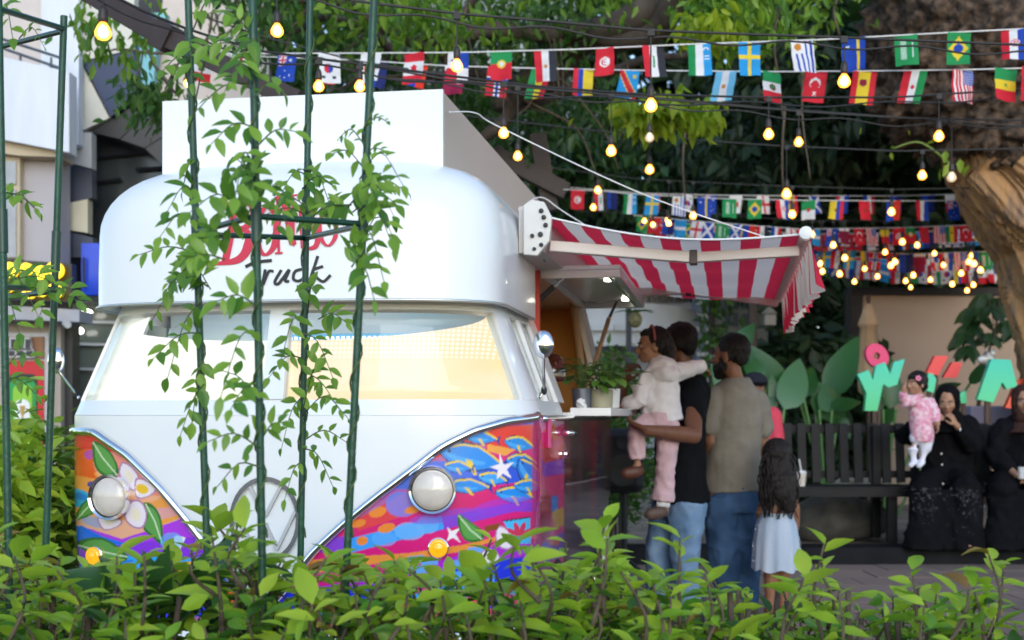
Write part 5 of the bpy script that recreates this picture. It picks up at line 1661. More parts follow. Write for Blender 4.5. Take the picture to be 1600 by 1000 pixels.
def union(a, u0, u1, v0, v1):
    rect(a, u0, u1, v0, v1, 'b'); uc, vc = (u0 + u1) / 2, (v0 + v1) / 2
    ins = (U_ > u0) & (U_ < u1) & (V_ > v0) & (V_ < v1)
    du, dv = (U_ - uc) / (u1 - u0), (V_ - vc) / (v1 - v0)
    a[ins & (np.abs(np.abs(du) - np.abs(dv)) < .10)] = C_('w'); a[ins & (np.abs(np.abs(du) - np.abs(dv)) < .04)] = C_('r')
    a[ins & ((np.abs(du) < .17) | (np.abs(dv) < .17))] = C_('w'); a[ins & ((np.abs(du) < .09) | (np.abs(dv) < .09))] = C_('r')
    return a
def checks(a):
    m = (np.hypot(U_ - .55, (V_ - .45) * AS) < .2); k = ((U_ * 14).astype(int) + (V_ * 18).astype(int)) % 2
    a[m & (k == 0)] = C_('r'); a[m & (k == 1)] = C_('w'); return a
F = {}
F['red cross on white'] = rect(rect(vst('w'), .40, .60, 0, 1, 'r'), 0, 1, .42, .56, 'r')
a = union(vst('b'), .08, .52, 0, .42); 
for u, v, r in ((.72, .25, .10), (.25, .78, .06), (.5, .60, .06), (.78, .78, .06), (.55, .86, .05)): star(a, u, v, r, 'w')
F['blue with white stars'] = a
a = vst('w'); disc(a, .45, .5, .22, 'b'); a[(np.hypot(U_ - .45, (V_ - .5) * AS) < .22) & (U_ < .45)] = C_('r')
for u, v in ((.2, .2), (.75, .22), (.2, .8), (.7, .8)): rect(a, u - .08, u + .08, v - .04, v + .04, 'k')
F['white with red and blue disc'] = a
F['white with red disc'] = disc(vst('w'), .5, .5, .28, 'r')
a = hst('rwr', (.27, .46, .27)); F['red white red with red leaf'] = star(disc(a, .5, .5, .13, 'r'), .5, .48, .2, 'r')
a = rect(rect(rect(vst('w'), .5, 1, 0, .5, 'b'), 0, .5, .5, 1, 'r'), 0, .5, 0, .5, 'w'); F['quartered white red and blue'] = star(a, .25, .25, .12, 'b')
a = hst('gr', (.42, .58)); F['green over red with gold disc'] = disc(disc(a, .5, .42, .2, 'y'), .5, .42, .11, 'w')
F['red white and grey upright stripes'] = disc(vst('rwk'), .5, .5, .09, 'o')
a = disc(vst('r'), .5, .5, .26, 'w'); disc(a, .5, .5, .18, 'r'); disc(a, .54, .5, .13, 'w'); F['red with white disc'] = disc(a, .5, .5, .06, 'r')
F['red white and black upright stripes'] = rect(vst('rwk'), .45, .55, .3, .7, 'g')
a = vst('gws'); a[(np.hypot(U_ - .8, (V_ - .2) * AS) < .12) & (np.hypot(U_ - .8, (V_ - .24) * AS) > .10)] = C_('w'); F['green white and sky blue stripes'] = rect(rect(a, .72, .9, .38, .41, 'w'), .72, .9, .46, .49, 'w')
F['blue with yellow cross'] = rect(rect(vst('s'), .42, .60, 0, 1, 'y'), 0, 1, .36, .50, 'y')
a = vst('w')
for u0, v0 in ((.15, .42), (.37, .42), (.58, 0), (.80, 0)): rect(a, u0, u0 + .10, v0, 1, 'b')
F['white and blue stripes with gold sun'] = disc(a, .28, .2, .15, 'o')
a = vst('byb', (.62, .14, .24)); F['blue with yellow stripe'] = star(a, .25, .25, .11, 'w')
a = rect(vst('g'), .25, .5, .2, .8, 'G'); a[(U_ > .25) & (U_ < .5) & (V_ > .2) & (V_ < .8) & ((U_ * 24 + V_ * 31).astype(int) % 2 == 0)] = C_('w'); F['green with white script'] = rect(a, .74, .80, .25, .75, 'w')
a = vst('g'); a[np.abs(U_ - .5) / .42 + np.abs(V_ - .5) / .38 < 1] = C_('y'); F['green with yellow diamond'] = disc(a, .5, .5, .20, 'b')
F['red white and blue with checks'] = checks(vst('rwb'))
F['maroon'] = rect(vst('m'), 0, 1, 0, .15, 'w')
a = rect(rect(vst('r'), .36, .66, 0, 1, 'w'), .44, .58, 0, 1, 'b'); rect(a, 0, 1, .34, .50, 'w'); rect(a, .44, .58, 0, 1, 'b'); F['red with blue cross'] = rect(a, 0, 1, .38, .46, 'b')
F['green yellow and red upright stripes'] = star(vst('gyr'), .5, .4, .12, 'k')
F['red blue and yellow upright stripes'] = vst('rby', (.25, .25, .5))
a = diag(diag(vst('s'), 1, 0, .2, 'y'), 1, 0, .15, 'r'); F['sky blue with red diagonal'] = star(a, .78, .2, .14, 'y')
F['sky blue and white with sun'] = disc(vst('lwl'), .5, .5, .10, 'o')
F['green white and red bands'] = disc(disc(hst('gwr'), .5, .5, .16, 'd'), .5, .48, .08, 'g')
a = disc(disc(vst('r'), .5, .38, .25, 'w'), .5, .43, .20, 'r'); F['red with crescent and star'] = star(a, .5, .70, .12, 'w')
F['red and yellow upright stripes'] = disc(vst('ryr', (.25, .5, .25)), .48, .35, .15, 'm')
F['red white and green upright stripes'] = disc(vst('rwg'), .5, .5, .08, 'r')
a = np.zeros((FH, FW, 3))
for k in range(13): a[(U_ >= k / 13) & (U_ < (k + 1) / 13)] = C_('r' if k % 2 == 0 else 'w')
rect(a, .5, 1, 0, .45, 'b'); a[(U_ > .5) & (V_ < .45) & ((U_ * 24).astype(int) % 2 == 0) & ((V_ * 32).astype(int) % 2 == 0)] = C_('w'); F['red and white stripes with starry corner'] = a
F['green yellow and red bands'] = star(hst('gyr'), .5, .5, .12, 'g')
F['green over white with red mark'] = disc(hst('gw'), .5, .5, .14, 'r')
F['blue with white saltire'] = diag(diag(vst('b'), 1, 0, .12, 'w'), -1, 0, .12, 'w')
F['red with green star'] = star(vst('r'), .5, .5, .18, 'd')
F['red white and blue upright stripes'] = vst('rwb')
F['blue white and red upright stripes'] = vst('bwr')
F['yellow blue and red upright stripes'] = disc(vst('ybr', (.5, .25, .25)), .5, .5, .12, 'd')
F['blue over red halves'] = rect(vst('b'), .5, 1, 0, 1, 'R')
F['black yellow and red bands'] = hst('kyr', (.1, .4, .5))
F['plain sky blue'] = hst('sws', (.4, .2, .4))
F['plain blue'] = vst('bn')
F['white over red'] = hst('wr')
FK = list(F)
_fm = {}
def flag_mesh(k, var):
    if (k, var) in _fm: return _fm[(k, var)]
    rs = np.random.RandomState(abs(hash_(k)) % 1000 + var)
    sk, cu, ph = rs.uniform(-.10, .10), rs.uniform(.015, .05), rs.uniform(0, 6)
    w_, h_ = .142, .205
    i, j = np.meshgrid(np.arange(FW + 1) / FW, np.arange(FH + 1) / FH)
    X = (i - .5) * w_ + sk * j * h_ * .6
    Z = -j * h_ + .004 * np.sin(i * 5 + ph) * j
    Y = cu * np.sin(i * 4.2 + ph + j * 1.2) * j * .6 - cu * .6 * j * j + .003 * np.sin(j * 14 + ph)
    V = np.stack([X, Y, Z], 2).reshape(-1, 3)
    # each cell gets own corners so printed edges stay crisp
    jj, ii = np.meshgrid(np.arange(FH), np.arange(FW), indexing='ij')
    a = jj * (FW + 1) + ii
    q = np.stack([a, a + 1, a + FW + 2, a + FW + 1], 2).reshape(-1, 4)
    me = mesh_np('flag', V, q, mflag)
    ca_ = me.color_attributes.new('Col', 'FLOAT_COLOR', 'CORNER')
    c = np.ones((len(q) * 4, 4), np.float32); c[:, :3] = np.repeat(F[k].reshape(-1, 3), 4, 0)
    ca_.data.foreach_set('color', c.ravel())
    _fm[(k, var)] = me
    return me
def hash_(s): return sum((i + 1) * ord(ch) for i, ch in enumerate(s))
def bunting(label, line, D, flags, sc=1., cord_r=.0045):
    """line: pixel points of the cord; flags: list of (x px, design)"""
    xs_, ys_ = zip(*line)
    o = P(line[0][0], line[0][1], D if not isinstance(D, tuple) else D[0])
    t = thing('bunting', label, 'bunting', o, 0, 'flag bunting strings')
    def at(x):
        d = D if not isinstance(D, tuple) else D[0] + (D[1] - D[0]) * (x - xs_[0]) / (xs_[-1] - xs_[0])
        return P(x, float(np.interp(x, xs_, ys_)), d)
    q = [at(xs_[0] + (xs_[-1] - xs_[0]) * k / 60) - o for k in range(61)]
    MB().tube(q, cord_r, 5).build('cord', M['cord'], t)
    for n_, fl in enumerate(flags):
        x, k = fl[:2]; s = sc * (fl[2] if len(fl) > 2 else 1)
        p = at(x); d = at(x + 6) - at(x - 6)
        f = obj('flag', flag_mesh(k, n_ % 2), t, p - o - Vector((0, 0, cord_r * .3)), (rng.uniform(-.16, .08), -math.atan2(d.z, d.x) + rng.uniform(-.07, .07), rng.uniform(-.5, .5)), (s, s, s))
        f['label'] = 'flag: ' + k
    return t
bunting('nearest string of country flags, upper of the two crossing above the truck', [(285, 84), (560, 83), (720, 82), (900, 77), (1080, 69), (1280, 62), (1500, 50), (1700, 40)], (8.2, 7.0),
    [(378, 'red cross on white'), (449, 'blue with white stars'), (514, 'white with red and blue disc'), (580, 'white with red disc'), (648, 'red white red with red leaf'), (716, 'quartered white red and blue'), (783, 'green over red with gold disc'),
     (851, 'red white and grey upright stripes'), (945, 'red with white disc', .85), (1020, 'red white and black upright stripes'), (1092, 'green white and sky blue stripes'), (1171, 'blue with yellow cross'), (1253, 'white and blue stripes with gold sun'),
     (1333, 'blue with yellow stripe'), (1415, 'green with white script', .95), (1499, 'green with yellow diamond', .95), (1583, 'red white and blue with checks', .95)], .94)
bunting('second string of country flags, lower of the two crossing above the truck', [(290, 86), (400, 88), (560, 94), (700, 103), (850, 107), (1000, 110), (1200, 112), (1350, 111), (1500, 109), (1700, 104)], (9.2, 6.9),
    [(318, 'green white and red bands'), (521, 'white over red', .9), (592, 'plain blue', .9), (656, 'blue over red halves', .8), (712, 'maroon'), (779, 'red with blue cross'), (846, 'green yellow and red upright stripes'), (912, 'red blue and yellow upright stripes', .92), (985, 'sky blue with red diagonal', .9), (1135, 'sky blue and white with sun', .95), (1206, 'green white and red bands', .95),
     (1276, 'red with crescent and star', .92), (1352, 'red and yellow upright stripes', .98), (1431, 'red white and green upright stripes', .95), (1505, 'red and white stripes with starry corner', .95), (1572, 'green yellow and red bands', .95), (1612, 'red with green star', .95)], .98)
def auto(x0, x1, step, seed, jit=3):
    r = random.Random(seed); out = []; x = x0; prev = None
    while x < x1:
        k = r.choice(FK)
        while k == prev: k = r.choice(FK)
        prev = k
        out.append((x + r.uniform(-jit, jit), k)); x += step
    return out
bunting('far flag string starting behind the awning top, nearer row', [(880, 296), (940, 298), (985, 303), (1120, 310), (1250, 313), (1400, 314), (1560, 313)], 12.2,
    [(903, 'red with white disc'), (938, 'red white and black upright stripes'), (985, 'green white and sky blue stripes'), (1020, 'blue with yellow cross'), (1062, 'white and blue stripes with gold sun'), (1100, 'blue with yellow stripe'), (1140, 'green with white script'), (1180, 'green with yellow diamond'), (1222, 'red white and blue with checks'),
     (1263, 'green over white with red mark'), (1308, 'yellow blue and red upright stripes'), (1350, 'red with green star'), (1396, 'blue over red halves'), (1441, 'red white and blue upright stripes'), (1489, 'blue with white stars'), (1530, 'white over red')], .92)
bunting('far flag string just above and behind the row over the awning', [(890, 293), (1000, 302), (1120, 305), (1250, 306), (1400, 306), (1560, 302)], 13.2,
    [(955, 'plain blue'), (1022, 'red with blue cross'), (1075, 'white with red and blue disc'), (1110, 'blue with white stars'), (1150, 'white with red disc'), (1192, 'red cross on white'), (1235, 'red and yellow upright stripes'), (1272, 'blue with white saltire'), (1316, 'red white and blue upright stripes'), (1358, 'blue white and red upright stripes'), (1400, 'plain blue'), (1450, 'plain blue'), (1485, 'white over red'), (1522, 'red with blue cross')], .92)
bunting('dense flag string level with the awning edge, first behind', [(990, 336), (1080, 345), (1250, 358), (1400, 356), (1560, 350)], 13.3, auto(1004, 1550, 21, 3), .86)
bunting('dense flag string level with the awning edge, second behind', [(1000, 342), (1250, 366), (1400, 364), (1560, 356)], 13.9, auto(1012, 1550, 22, 8), .92)
bunting('lower far flag string above the beige wall, middle row', [(1100, 372), (1260, 388), (1420, 397), (1570, 392)], 14.0, auto(1266, 1560, 21, 13), 1.0)
bunting('lowest far flag string above the beige wall coping', [(1100, 390), (1260, 398), (1400, 414), (1575, 414)], 14.6, auto(1268, 1570, 19, 21), 1.05)
bunting('faint flag string between the two lowest rows above the wall', [(1100, 384), (1260, 396), (1400, 406), (1575, 404)], 15.0, auto(1274, 1570, 22, 34), 1.08)

# --- festoon lights: cable, sockets, bulbs
mglow = mat('bulb_filament', (1, .8, .4), .4, emit=(1.0, .64, .20), estr=5)
mdim = mat('bulb_dim_filament', (1, .8, .5), .4, emit=(1.0, .75, .4), estr=1.6)
def bulbglass(name, c, e, s):
    m = bpy.data.materials.new(name); m.use_nodes = True
    n, l = m.node_tree.nodes, m.node_tree.links
    b = n['Principled BSDF']; b.inputs['Base Color'].default_value = (*c, 1); b.inputs['Roughness'].default_value = .1
    b.inputs['Emission Color'].default_value = (*e, 1); b.inputs['Emission Strength'].default_value = s
    tr_ = n.new('ShaderNodeBsdfTransparent'); mx = n.new('ShaderNodeMixShader'); mx.inputs[0].default_value = .42
    l.new(tr_.outputs[0], mx.inputs[1]); l.new(b.outputs[0], mx.inputs[2]); l.new(mx.outputs[0], n['Material Output'].inputs[0])
    return m
mbulb = bulbglass('amber_bulb_glass', (.9, .5, .15), (1, .36, .03), 2.0)
mbulbd = bulbglass('clear_bulb_glass', (.8, .75, .65), (1, .7, .4), .25)
msock = mat('bulb_socket', (.03, .022, .02), .5)
bp_ = [(.10, 0), (.36, -.05), (.46, -.3), (.78, -.75), (1.0, -1.3), (.95, -1.75), (.62, -2.15), (.2, -2.3), (.02, -2.32)]
def lathe_mesh(name, prof, r, m, seg=14):
    o = MB().lathe([(a * r, b_ * r) for a, b_ in prof], (0, 0, 0), (0, 0, 1), seg).build(name, m, smooth=True)
    me = o.data; bpy.data.objects.remove(o); return me
RB = .030
me_bulb = lathe_mesh('bulb', bp_, RB, mbulb); me_bulbd = lathe_mesh('bulb', bp_, RB, mbulbd)
me_fil = lathe_mesh('filament', [(.05, -.4), (.45, -.7), (.66, -1.3), (.6, -1.7), (.3, -2.0), (.02, -2.05)], RB, mglow, 10)
me_fild = lathe_mesh('filament', [(.05, -.4), (.25, -.7), (.3, -1.3), (.25, -1.7), (.02, -1.9)], RB, mdim, 8)
me_sock = lathe_mesh('socket', [(.15, 1.9), (.35, 1.8), (.55, 1.2), (.6, .2), (.52, -.15), (.05, -.16)], RB, msock, 12)
def festoon(label, line, D, bulbs, r=.006, double=True):
    """line: cable pixels; bulbs: (x, y of bulb middle, radius px, dim, x of hanging point)"""
    xs_, ys_ = zip(*line)
    dd = D if isinstance(D, tuple) else (D, D)
    o = P(line[0][0], line[0][1], dd[0])
    t = thing('festoon_lights', label, 'string lights', o, 0, 'festoon light cables')
    def at(x, dy=0.):
        d = dd[0] + (dd[1] - dd[0]) * (x - xs_[0]) / (xs_[-1] - xs_[0])
        return P(x, float(np.interp(x, xs_, ys_)) + dy, d)
    q = [at(xs_[0] + (xs_[-1] - xs_[0]) * k / 50) - o for k in range(51)]
    MB().tube(q, r, 5).build('cable', M['cable'], t)
    if double:
        MB().tube([p + Vector((0, .01, -.035 - .014 * math.sin(i * .9))) for i, p in enumerate(q)], r * .8, 5).build('cable', M['cable'], t)
    for bl in bulbs:
        x, y, rp = bl[:3]; dim = len(bl) > 3 and bl[3]
        d = at(x).y
        if bl[-1] == 'own':
            d = RB * FPX / rp
        p = P(x, y, d); rr = rp / FPX * d; s = rr / RB
        top = p + Vector((0, 0, 1.3 * rr))
        hang = at(x) if bl[-1] != 'own' else top + Vector((0, 0, .4))
        MB().tube([hang - o, top + Vector((0, 0, 1.6 * rr)) - o], .0035, 5).build('drop_wire', M['cable'], t)
        MB().box(hang - o + Vector((0, 0, -.01)), (.03, .016, .03)).build('clip', M['cable'], t)
        so_ = obj('socket', me_sock, t, top - o, None, (s, s, s))
        bo = obj('bulb', me_bulbd if dim else me_bulb, t, top - o, None, (s, s, s))
        obj('filament', me_fild if dim else me_fil, bo)
    return t
festoon('festoon light cable nearest the top, drooping over the middle', [(330, -60), (430, -22), (560, 2), (715, 21), (860, 33), (1010, 47), (1160, 53), (1310, 58), (1500, 66), (1700, 74)], (5.2, 5.8), [(433, 48, 10), (714, 103, 9.5), (1017, 165, 10), (1319, 127, 10)])
festoon('festoon light cable sagging from the beam across the truck roof box', [(130, -30), (230, 20), (300, 48), (410, 80), (500, 92), (700, 118), (840, 135), (1000, 147), (1190, 152), (1400, 152), (1700, 132)], (5.0, 7.4), [(161, 50, 13), (294, 130, 7), (498, 135, 8.5), (562, 135, 8.5), (787, 208, 8), (1201, 210, 8), (1467, 213, 8)])
festoon('festoon light cable passing between the second flag string and the dark wood', [(560, 100), (700, 124), (860, 140), (1000, 152), (1120, 163), (1250, 174), (1400, 184), (1700, 190)], (7.0, 7.6), [(809, 244, 7), (955, 236, 8), (1015, 215, 7, True), (1248, 222, 7), (1487, 277, 7.5, True)])
festoon('thin festoon light cable running down behind the roof box slope', [(720, 180), (850, 195), (1000, 212), (1120, 221), (1220, 228), (1400, 236), (1600, 232)], 9.0, [(1015, 265, 7), (1229, 303, 7.5), (1441, 274, 7)], double=False)
festoon('faint festoon light cable above the far flag strings', [(860, 262), (1000, 280), (1200, 290), (1400, 296), (1600, 292)], 11.5, [(934, 297, 5.5), (927, 324, 5), (1083, 337, 5.5), (1238, 335, 6), (1393, 331, 6), (1045, 349, 4.5)], .005, False)
rb_ = random.Random(4)
fb1 = [(1007, 345, 4), (1020, 351, 4), (1043, 344, 4), (1269, 366, 4.5), (1302, 383, 5), (1410, 378, 5), (1433, 383, 4.5), (1383, 394, 4.5), (1320, 403, 5), (1282, 412, 4.5), (1285, 424, 4.5)]
fb2 = [(1398, 409, 4.8), (1392, 415, 4.8), (1427, 430, 4.5), (1415, 439, 4), (1423, 449, 3.5), (1312, 428, 4.8), (1335, 440, 4), (1516, 400, 4.8), (1514, 409, 4.8), (1522, 412, 4.8), (1532, 422, 4.8)]
fb3 = [(1553, 399, 4.5), (1502, 427, 4.5), (1488, 444, 4.2), (1521, 445, 4.2), (1511, 454, 4), (1573, 440, 4.5), (1571, 447, 4), (1460, 396, 4), (1474, 414, 4), (1351, 420, 4), (1371, 432, 4), (1454, 437, 4)]
festoon('far festoon cable of tiny bulbs among the dense flags, first', [(990, 325), (1250, 345), (1400, 345), (1580, 335)], 12.9, fb1, .004, False)
festoon('far festoon cable of tiny bulbs among the dense flags, second', [(1100, 368), (1300, 380), (1450, 378), (1580, 370)], 13.5, fb2, .004, False)
festoon('far festoon cable of tiny bulbs among the dense flags, third', [(1100, 376), (1300, 386), (1450, 384), (1590, 376)], 13.8, fb3, .004, False)
# plain black cables crossing the view
for k, (ln, D, lab) in enumerate((([(300, 20), (420, 60), (560, 96), (780, 128), (1000, 150), (1200, 168), (1700, 205)], 7.9, 'plain black cable drooping across the flags toward the burl'),
                                 ([(900, 330), (1100, 336), (1300, 330), (1590, 322)], 13.6, 'plain black cable crossing the far flag strings'))):
    xs_, ys_ = zip(*ln)
    o0 = P(ln[0][0], ln[0][1], D)
    MB().tube([P(x, float(np.interp(x, xs_, ys_)), D) - o0 for x in np.linspace(xs_[0], xs_[-1], 40)], .0055, 5).build('black_cable', M['cable'], loc=o0, label=lab, cat='cable')

# --- bench
mben = mat('black_stained_wood', (.010, .0095, .010), .6, spec=.25, var=.3, vscale=12, stretch=(.3, 3, 1), bump=.2, bscale=40)
BY = 10.45
bx0, bx1 = P(1172, 0, BY).x, P(1740, 0, BY).x
bench = thing('park_bench', 'long black slatted bench under the painted letters', 'bench', ((bx0 + bx1) / 2, BY, .15))
def BL(p): return Vector(p) - bench.location
for k in range(4):
    MB().box(BL(((bx0 + bx1) / 2, BY - .16 + k * .115, .585)), (bx1 - bx0, .10, .035)).build('seat_slat', mben, bench, bevel=.004)
MB().box(BL(((bx0 + bx1) / 2, BY - .235, .555)), (bx1 - bx0 - .1, .03, .06)).build('apron', mben, bench)
x = bx0 + .02
while x < bx1:
    MB().box(BL((x, BY + .31, .86)), (.072, .025, .50), Matrix.Rotation(-.12, 3, 'X')).build('back_slat', mben, bench, bevel=.003)
    x += .118
MB().box(BL(((bx0 + bx1) / 2, BY + .365, 1.06)), (bx1 - bx0, .03, .07)).build('back_rail', mben, bench, bevel=.004)
MB().box(BL(((bx0 + bx1) / 2, BY + .33, .68)), (bx1 - bx0, .03, .06)).build('back_rail', mben, bench, bevel=.004)
for px in (1205, 1384, 1548, 1700):
    xx_ = P(px, 0, BY).x
    MB().box(BL((xx_, BY - .16, .36)), (.075, .075, .42)).build('leg', mben, bench, bevel=.004)
    MB().box(BL((xx_, BY + .28, .62)), (.07, .06, .94)).build('leg', mben, bench, bevel=.004)
    MB().box(BL((xx_, BY + .06, .545)), (.06, .40, .05)).build('cross_beam', mben, bench)
# milkshake cup on the bench
cup = thing('drink_cup', 'clear plastic cup of milky drink with a white straw on the bench', 'cup', P(1252, 757, BY - .1))
cup.location.z = .603
MB().lathe([(.028, 0), (.030, .004), (.040, .10)], (0, 0, 0), (0, 0, 1), 24).build('drink', mat('milky_drink', (.55, .50, .42), .4, color2=(.75, .72, .68), vscale=20), cup, smooth=40)
MB().lathe([(.0405, .101), (.043, .105), (.043, .112), (.030, .125), (.006, .127)], (0, 0, 0), (0, 0, 1), 24).build('lid', mat('clear_lid', (.75, .76, .76), .2), cup, smooth=40)
MB().tube([(.0, 0, .12), (-.018, 0, .22)], .006, 8).build('straw', M['white'], cup)

# --- big painted letters on stakes
mteal_l = mat('teal_letter_paint', (.03, .50, .33), .45); mred_l = mat('coral_letter_paint', (.80, .05, .05), .45); mpk_l = mat('pink_letter_paint', (.70, .02, .14), .45)
mor_l = mat('orange_letter_paint', (.85, .10, .04), .45)
def gradmat(name, c0, c1, z0, z1):
    m = mat(name, c0, .45)
    n, l = m.node_tree.nodes, m.node_tree.links
    g = n.new('ShaderNodeNewGeometry'); s_ = n.new('ShaderNodeSeparateXYZ'); l.new(g.outputs['Position'], s_.inputs[0])
    r_ = n.new('ShaderNodeMapRange'); r_.inputs[1].default_value = z0; r_.inputs[2].default_value = z1; l.new(s_.outputs['Z'], r_.inputs[0])
    mx = n.new('ShaderNodeMix'); mx.data_type = 'RGBA'; mx.inputs[6].default_value = (*c0, 1); mx.inputs[7].default_value = (*c1, 1)
    l.new(r_.outputs[0], mx.inputs[0]); l.new(mx.outputs[2], n['Principled BSDF'].inputs['Base Color'])
    return m
mgr = gradmat('mint_to_teal_letter_paint', (.10, .62, .22), (.015, .55, .42), 1.18, 1.72)
def letter(label, polys, D, m, stake=None, th=.07):
    o = P(*polys[0][0], D)
    t = thing('letter_sign', label, 'letter sign', (o.x, o.y, .1))
    b = MB()
    for pl in polys:
        b.prism([P(x, y, D) - t.location for x, y in pl], (0, th, 0))
    b.build('letter', m, t)
    if stake:
        MB().beam(P(stake[0], stake[1], D + .035) - t.location, Vector((P(stake[0], stake[1], D).x, D + .035, .1)) - t.location, .035, .035).build('stake', mat('brown_stake', (.08, .045, .03), .7), t)
letter('teal letter shaped like a Y with a W stroke, left of the baby', [[(1340, 585), (1357.5, 578), (1364, 594), (1369, 571), (1383, 566), (1391, 585), (1396.5, 566), (1414, 560.5), (1402, 601), (1388.5, 605.5), (1380, 600), (1371, 642), (1351.5, 642), (1354, 614)]], 11.6, mgr, (1366, 640))
ring = [(1371 + 18 * math.cos(R(a)), 556 + 19 * math.sin(R(a)) + 4 * math.cos(R(a))) for a in range(0, 360, 12)]
inner_ = [(1370 + 5 * math.cos(R(a)), 556 + 5.5 * math.sin(R(a))) for a in range(0, 360, 12)]
o = P(1371, 556, 11.75); t = thing('letter_sign', 'pink round letter with a small hole behind the teal Y', 'letter sign', (o.x, o.y, .1))
b = MB(); vs_ = []; n = len(ring)
for dy in (0, .07):
    for pl in (ring, inner_): vs_ += [P(x, y, 11.75) + Vector((0, dy, 0)) - t.location for x, y in pl]
fs = []
for k in range(n):
    k2 = (k + 1) % n
    fs += [(k, k2, n + k2, n + k), (2 * n + k2, 2 * n + k, 3 * n + k, 3 * n + k2), (k2, k, 2 * n + k, 2 * n + k2), (n + k, n + k2, 3 * n + k2, 3 * n + k)]
b.add(vs_, fs).build('letter', mpk_l, t)
MB().beam(P(1373, 575, 11.78) - t.location, Vector((P(1373, 0, 11.78).x, 11.78, .1)) - t.location, .03, .03).build('stake', mat('brown_stake'), t)
letter('coral slanted letter strokes with teal tail behind the veiled woman', [[(1461, 556), (1482, 556), (1466, 587), (1448, 582)], [(1488, 566), (1504, 567), (1495, 590), (1474, 590)]], 12.0, mred_l, (1462, 585))
letter('small mint letter tail to the left of the black veil', [[(1450, 583), (1458, 584), (1463, 593), (1459, 614), (1446, 610), (1449, 597)]], 11.7, mgr, (1452, 605))
letter('small mint letter tail to the right of the black veil', [[(1498, 616), (1509, 610), (1511, 630), (1502, 630)]], 11.7, mgr, (1505, 628))
letter('big teal A-shaped letter right of the veiled woman', [[(1549, 561), (1579, 562), (1590, 604), (1573, 608), (1566, 597), (1552, 629), (1527, 624)]], 11.5, mgr, (1542, 626))
letter('orange-red slanted letter stroke behind the brown veil', [[(1590, 594), (1606, 590), (1596, 640), (1571, 637)]], 11.7, mor_l, (1584, 636))
# white cat-face ornament above the teal letter
ct_ = thing('animal_figure', 'small white animal head figure with dark spots above the teal A letter', 'figure', P(1546, 560, 11.9)); ct_.location.z = .1
q = P(1543, 561, 11.9) - ct_.location
MB().ball(q, (.075, .06, .065)).ball(q + Vector((-.06, -.03, -.01)), (.045, .045, .035)).ball(q + Vector((.05, .0, .06)), (.025, .02, .035)).ball(q + Vector((-.01, .0, .06)), (.02, .02, .035)).build('head', mat('white_glaze', (.7, .69, .66), .4, color2=(.10, .09, .08), vscale=14), ct_, smooth=True)
MB().tube([q, Vector((q.x + .03, 0, 0))], .02, 8).build('post', mat('brown_stake'), ct_)
# grey plastic box behind the bench
MB().box((0, 0, 0), (.42, .2, .22)).build('storage_box', mat('lilac_plastic', (.30, .28, .40), .5), loc=P(1545, 652, 12.4), label='lilac grey plastic box behind the bench under the letters', cat='box', bevel=.02)

# --- closed beige parasol
um = thing('closed_parasol', 'closed beige parasol standing before the beige wall', 'parasol', P(1357, 650, 14.6)); um.location.z = .1
z1 = P(0, 474, 14.6).z - .1
b = MB(); prof = [(.02, z1), (.05, z1 - .06), (.10, z1 - .22), (.105, z1 - .26), (.085, z1 - .27), (.115, z1 - .75), (.105, z1 - 1.0), (.07, z1 - 1.04)]
seg = 20; vs_ = []
for r_, h_ in prof:
    for k in range(seg):
        a = 2 * math.pi * k / seg
        rr = r_ * (1 + .16 * math.cos(a * 6))
        vs_.append((math.cos(a) * rr, math.sin(a) * rr, h_))
b.add(vs_, [(i * seg + k, i * seg + (k + 1) % seg, (i + 1) * seg + (k + 1) % seg, (i + 1) * seg + k) for i in range(len(prof) - 1) for k in range(seg)])
b.build('canopy', mat('tan_canvas', (.48, .33, .20), .85, var=.1, bump=.2), um, smooth=True)
MB().tube([(0, 0, 0), (0, 0, z1 + .05)], .022, 10).build('pole', mat('brown_stake'), um)
MB().ball((0, 0, z1 + .06), (.03, .03, .04)).build('finial', mat('brown_stake'), um)

# --- things on and round the counter
def pot(label, c, r, h, m, n, me, spread, taper=.85, name='plant_pot'):
    t = thing(name, label, 'potted plant', c)
    MB().lathe([(r * taper, 0), (r, h), (r * .9, h), (r * .86, h * .85), (.002, h * .85)], (0, 0, 0), (0, 0, 1), 28).build('pot', m, t, smooth=40)
    for k in range(n):
        a = rng.uniform(0, 6.28); f = rng.random()
        tip = Vector((math.cos(a) * spread * f, math.sin(a) * spread * f * .8, h + rng.uniform(.02, .12) * (1.2 - f * .6)))
        q = bez([Vector((tip.x * .1, tip.y * .1, h * .85)), Vector((tip.x * .5, tip.y * .5, tip.z)), tip], 6)
        MB().tube(q, .0022, 4).build('stalk', mvst, t)
        place_leaf(me, t.location + tip, (math.cos(a), math.sin(a), rng.uniform(-.5, .3)), (0, 0, 1), rng.uniform(.7, 1.2), t)
potl = leaf_mesh('pot_leaf', .075, .048, leaf_mat('pot_leaf', (.05, .17, .03), (.16, .32, .05), .35, .35), .15, .3, 4)
CT = 1.208
def onc(u, v): 
    p = t2w((u, v, CT)); return p
pot('grey zinc bucket with leafy plant at the near end of the counter', onc(.925, 1.22), .048, .085, mat('zinc_bucket', (.16, .18, .23), .35, metal=.6, var=.2), 22, potl, .13)
pot('olive green pot with leafy plant on the counter', onc(1.01, 1.24), .054, .082, mat('olive_ceramic', (.33, .31, .21), .5), 30, potl, .15, .92)
pot('white pot half hidden behind the olive pot on the counter', onc(1.03, 1.42), .050, .088, M['white'], 20, potl, .13, .9)
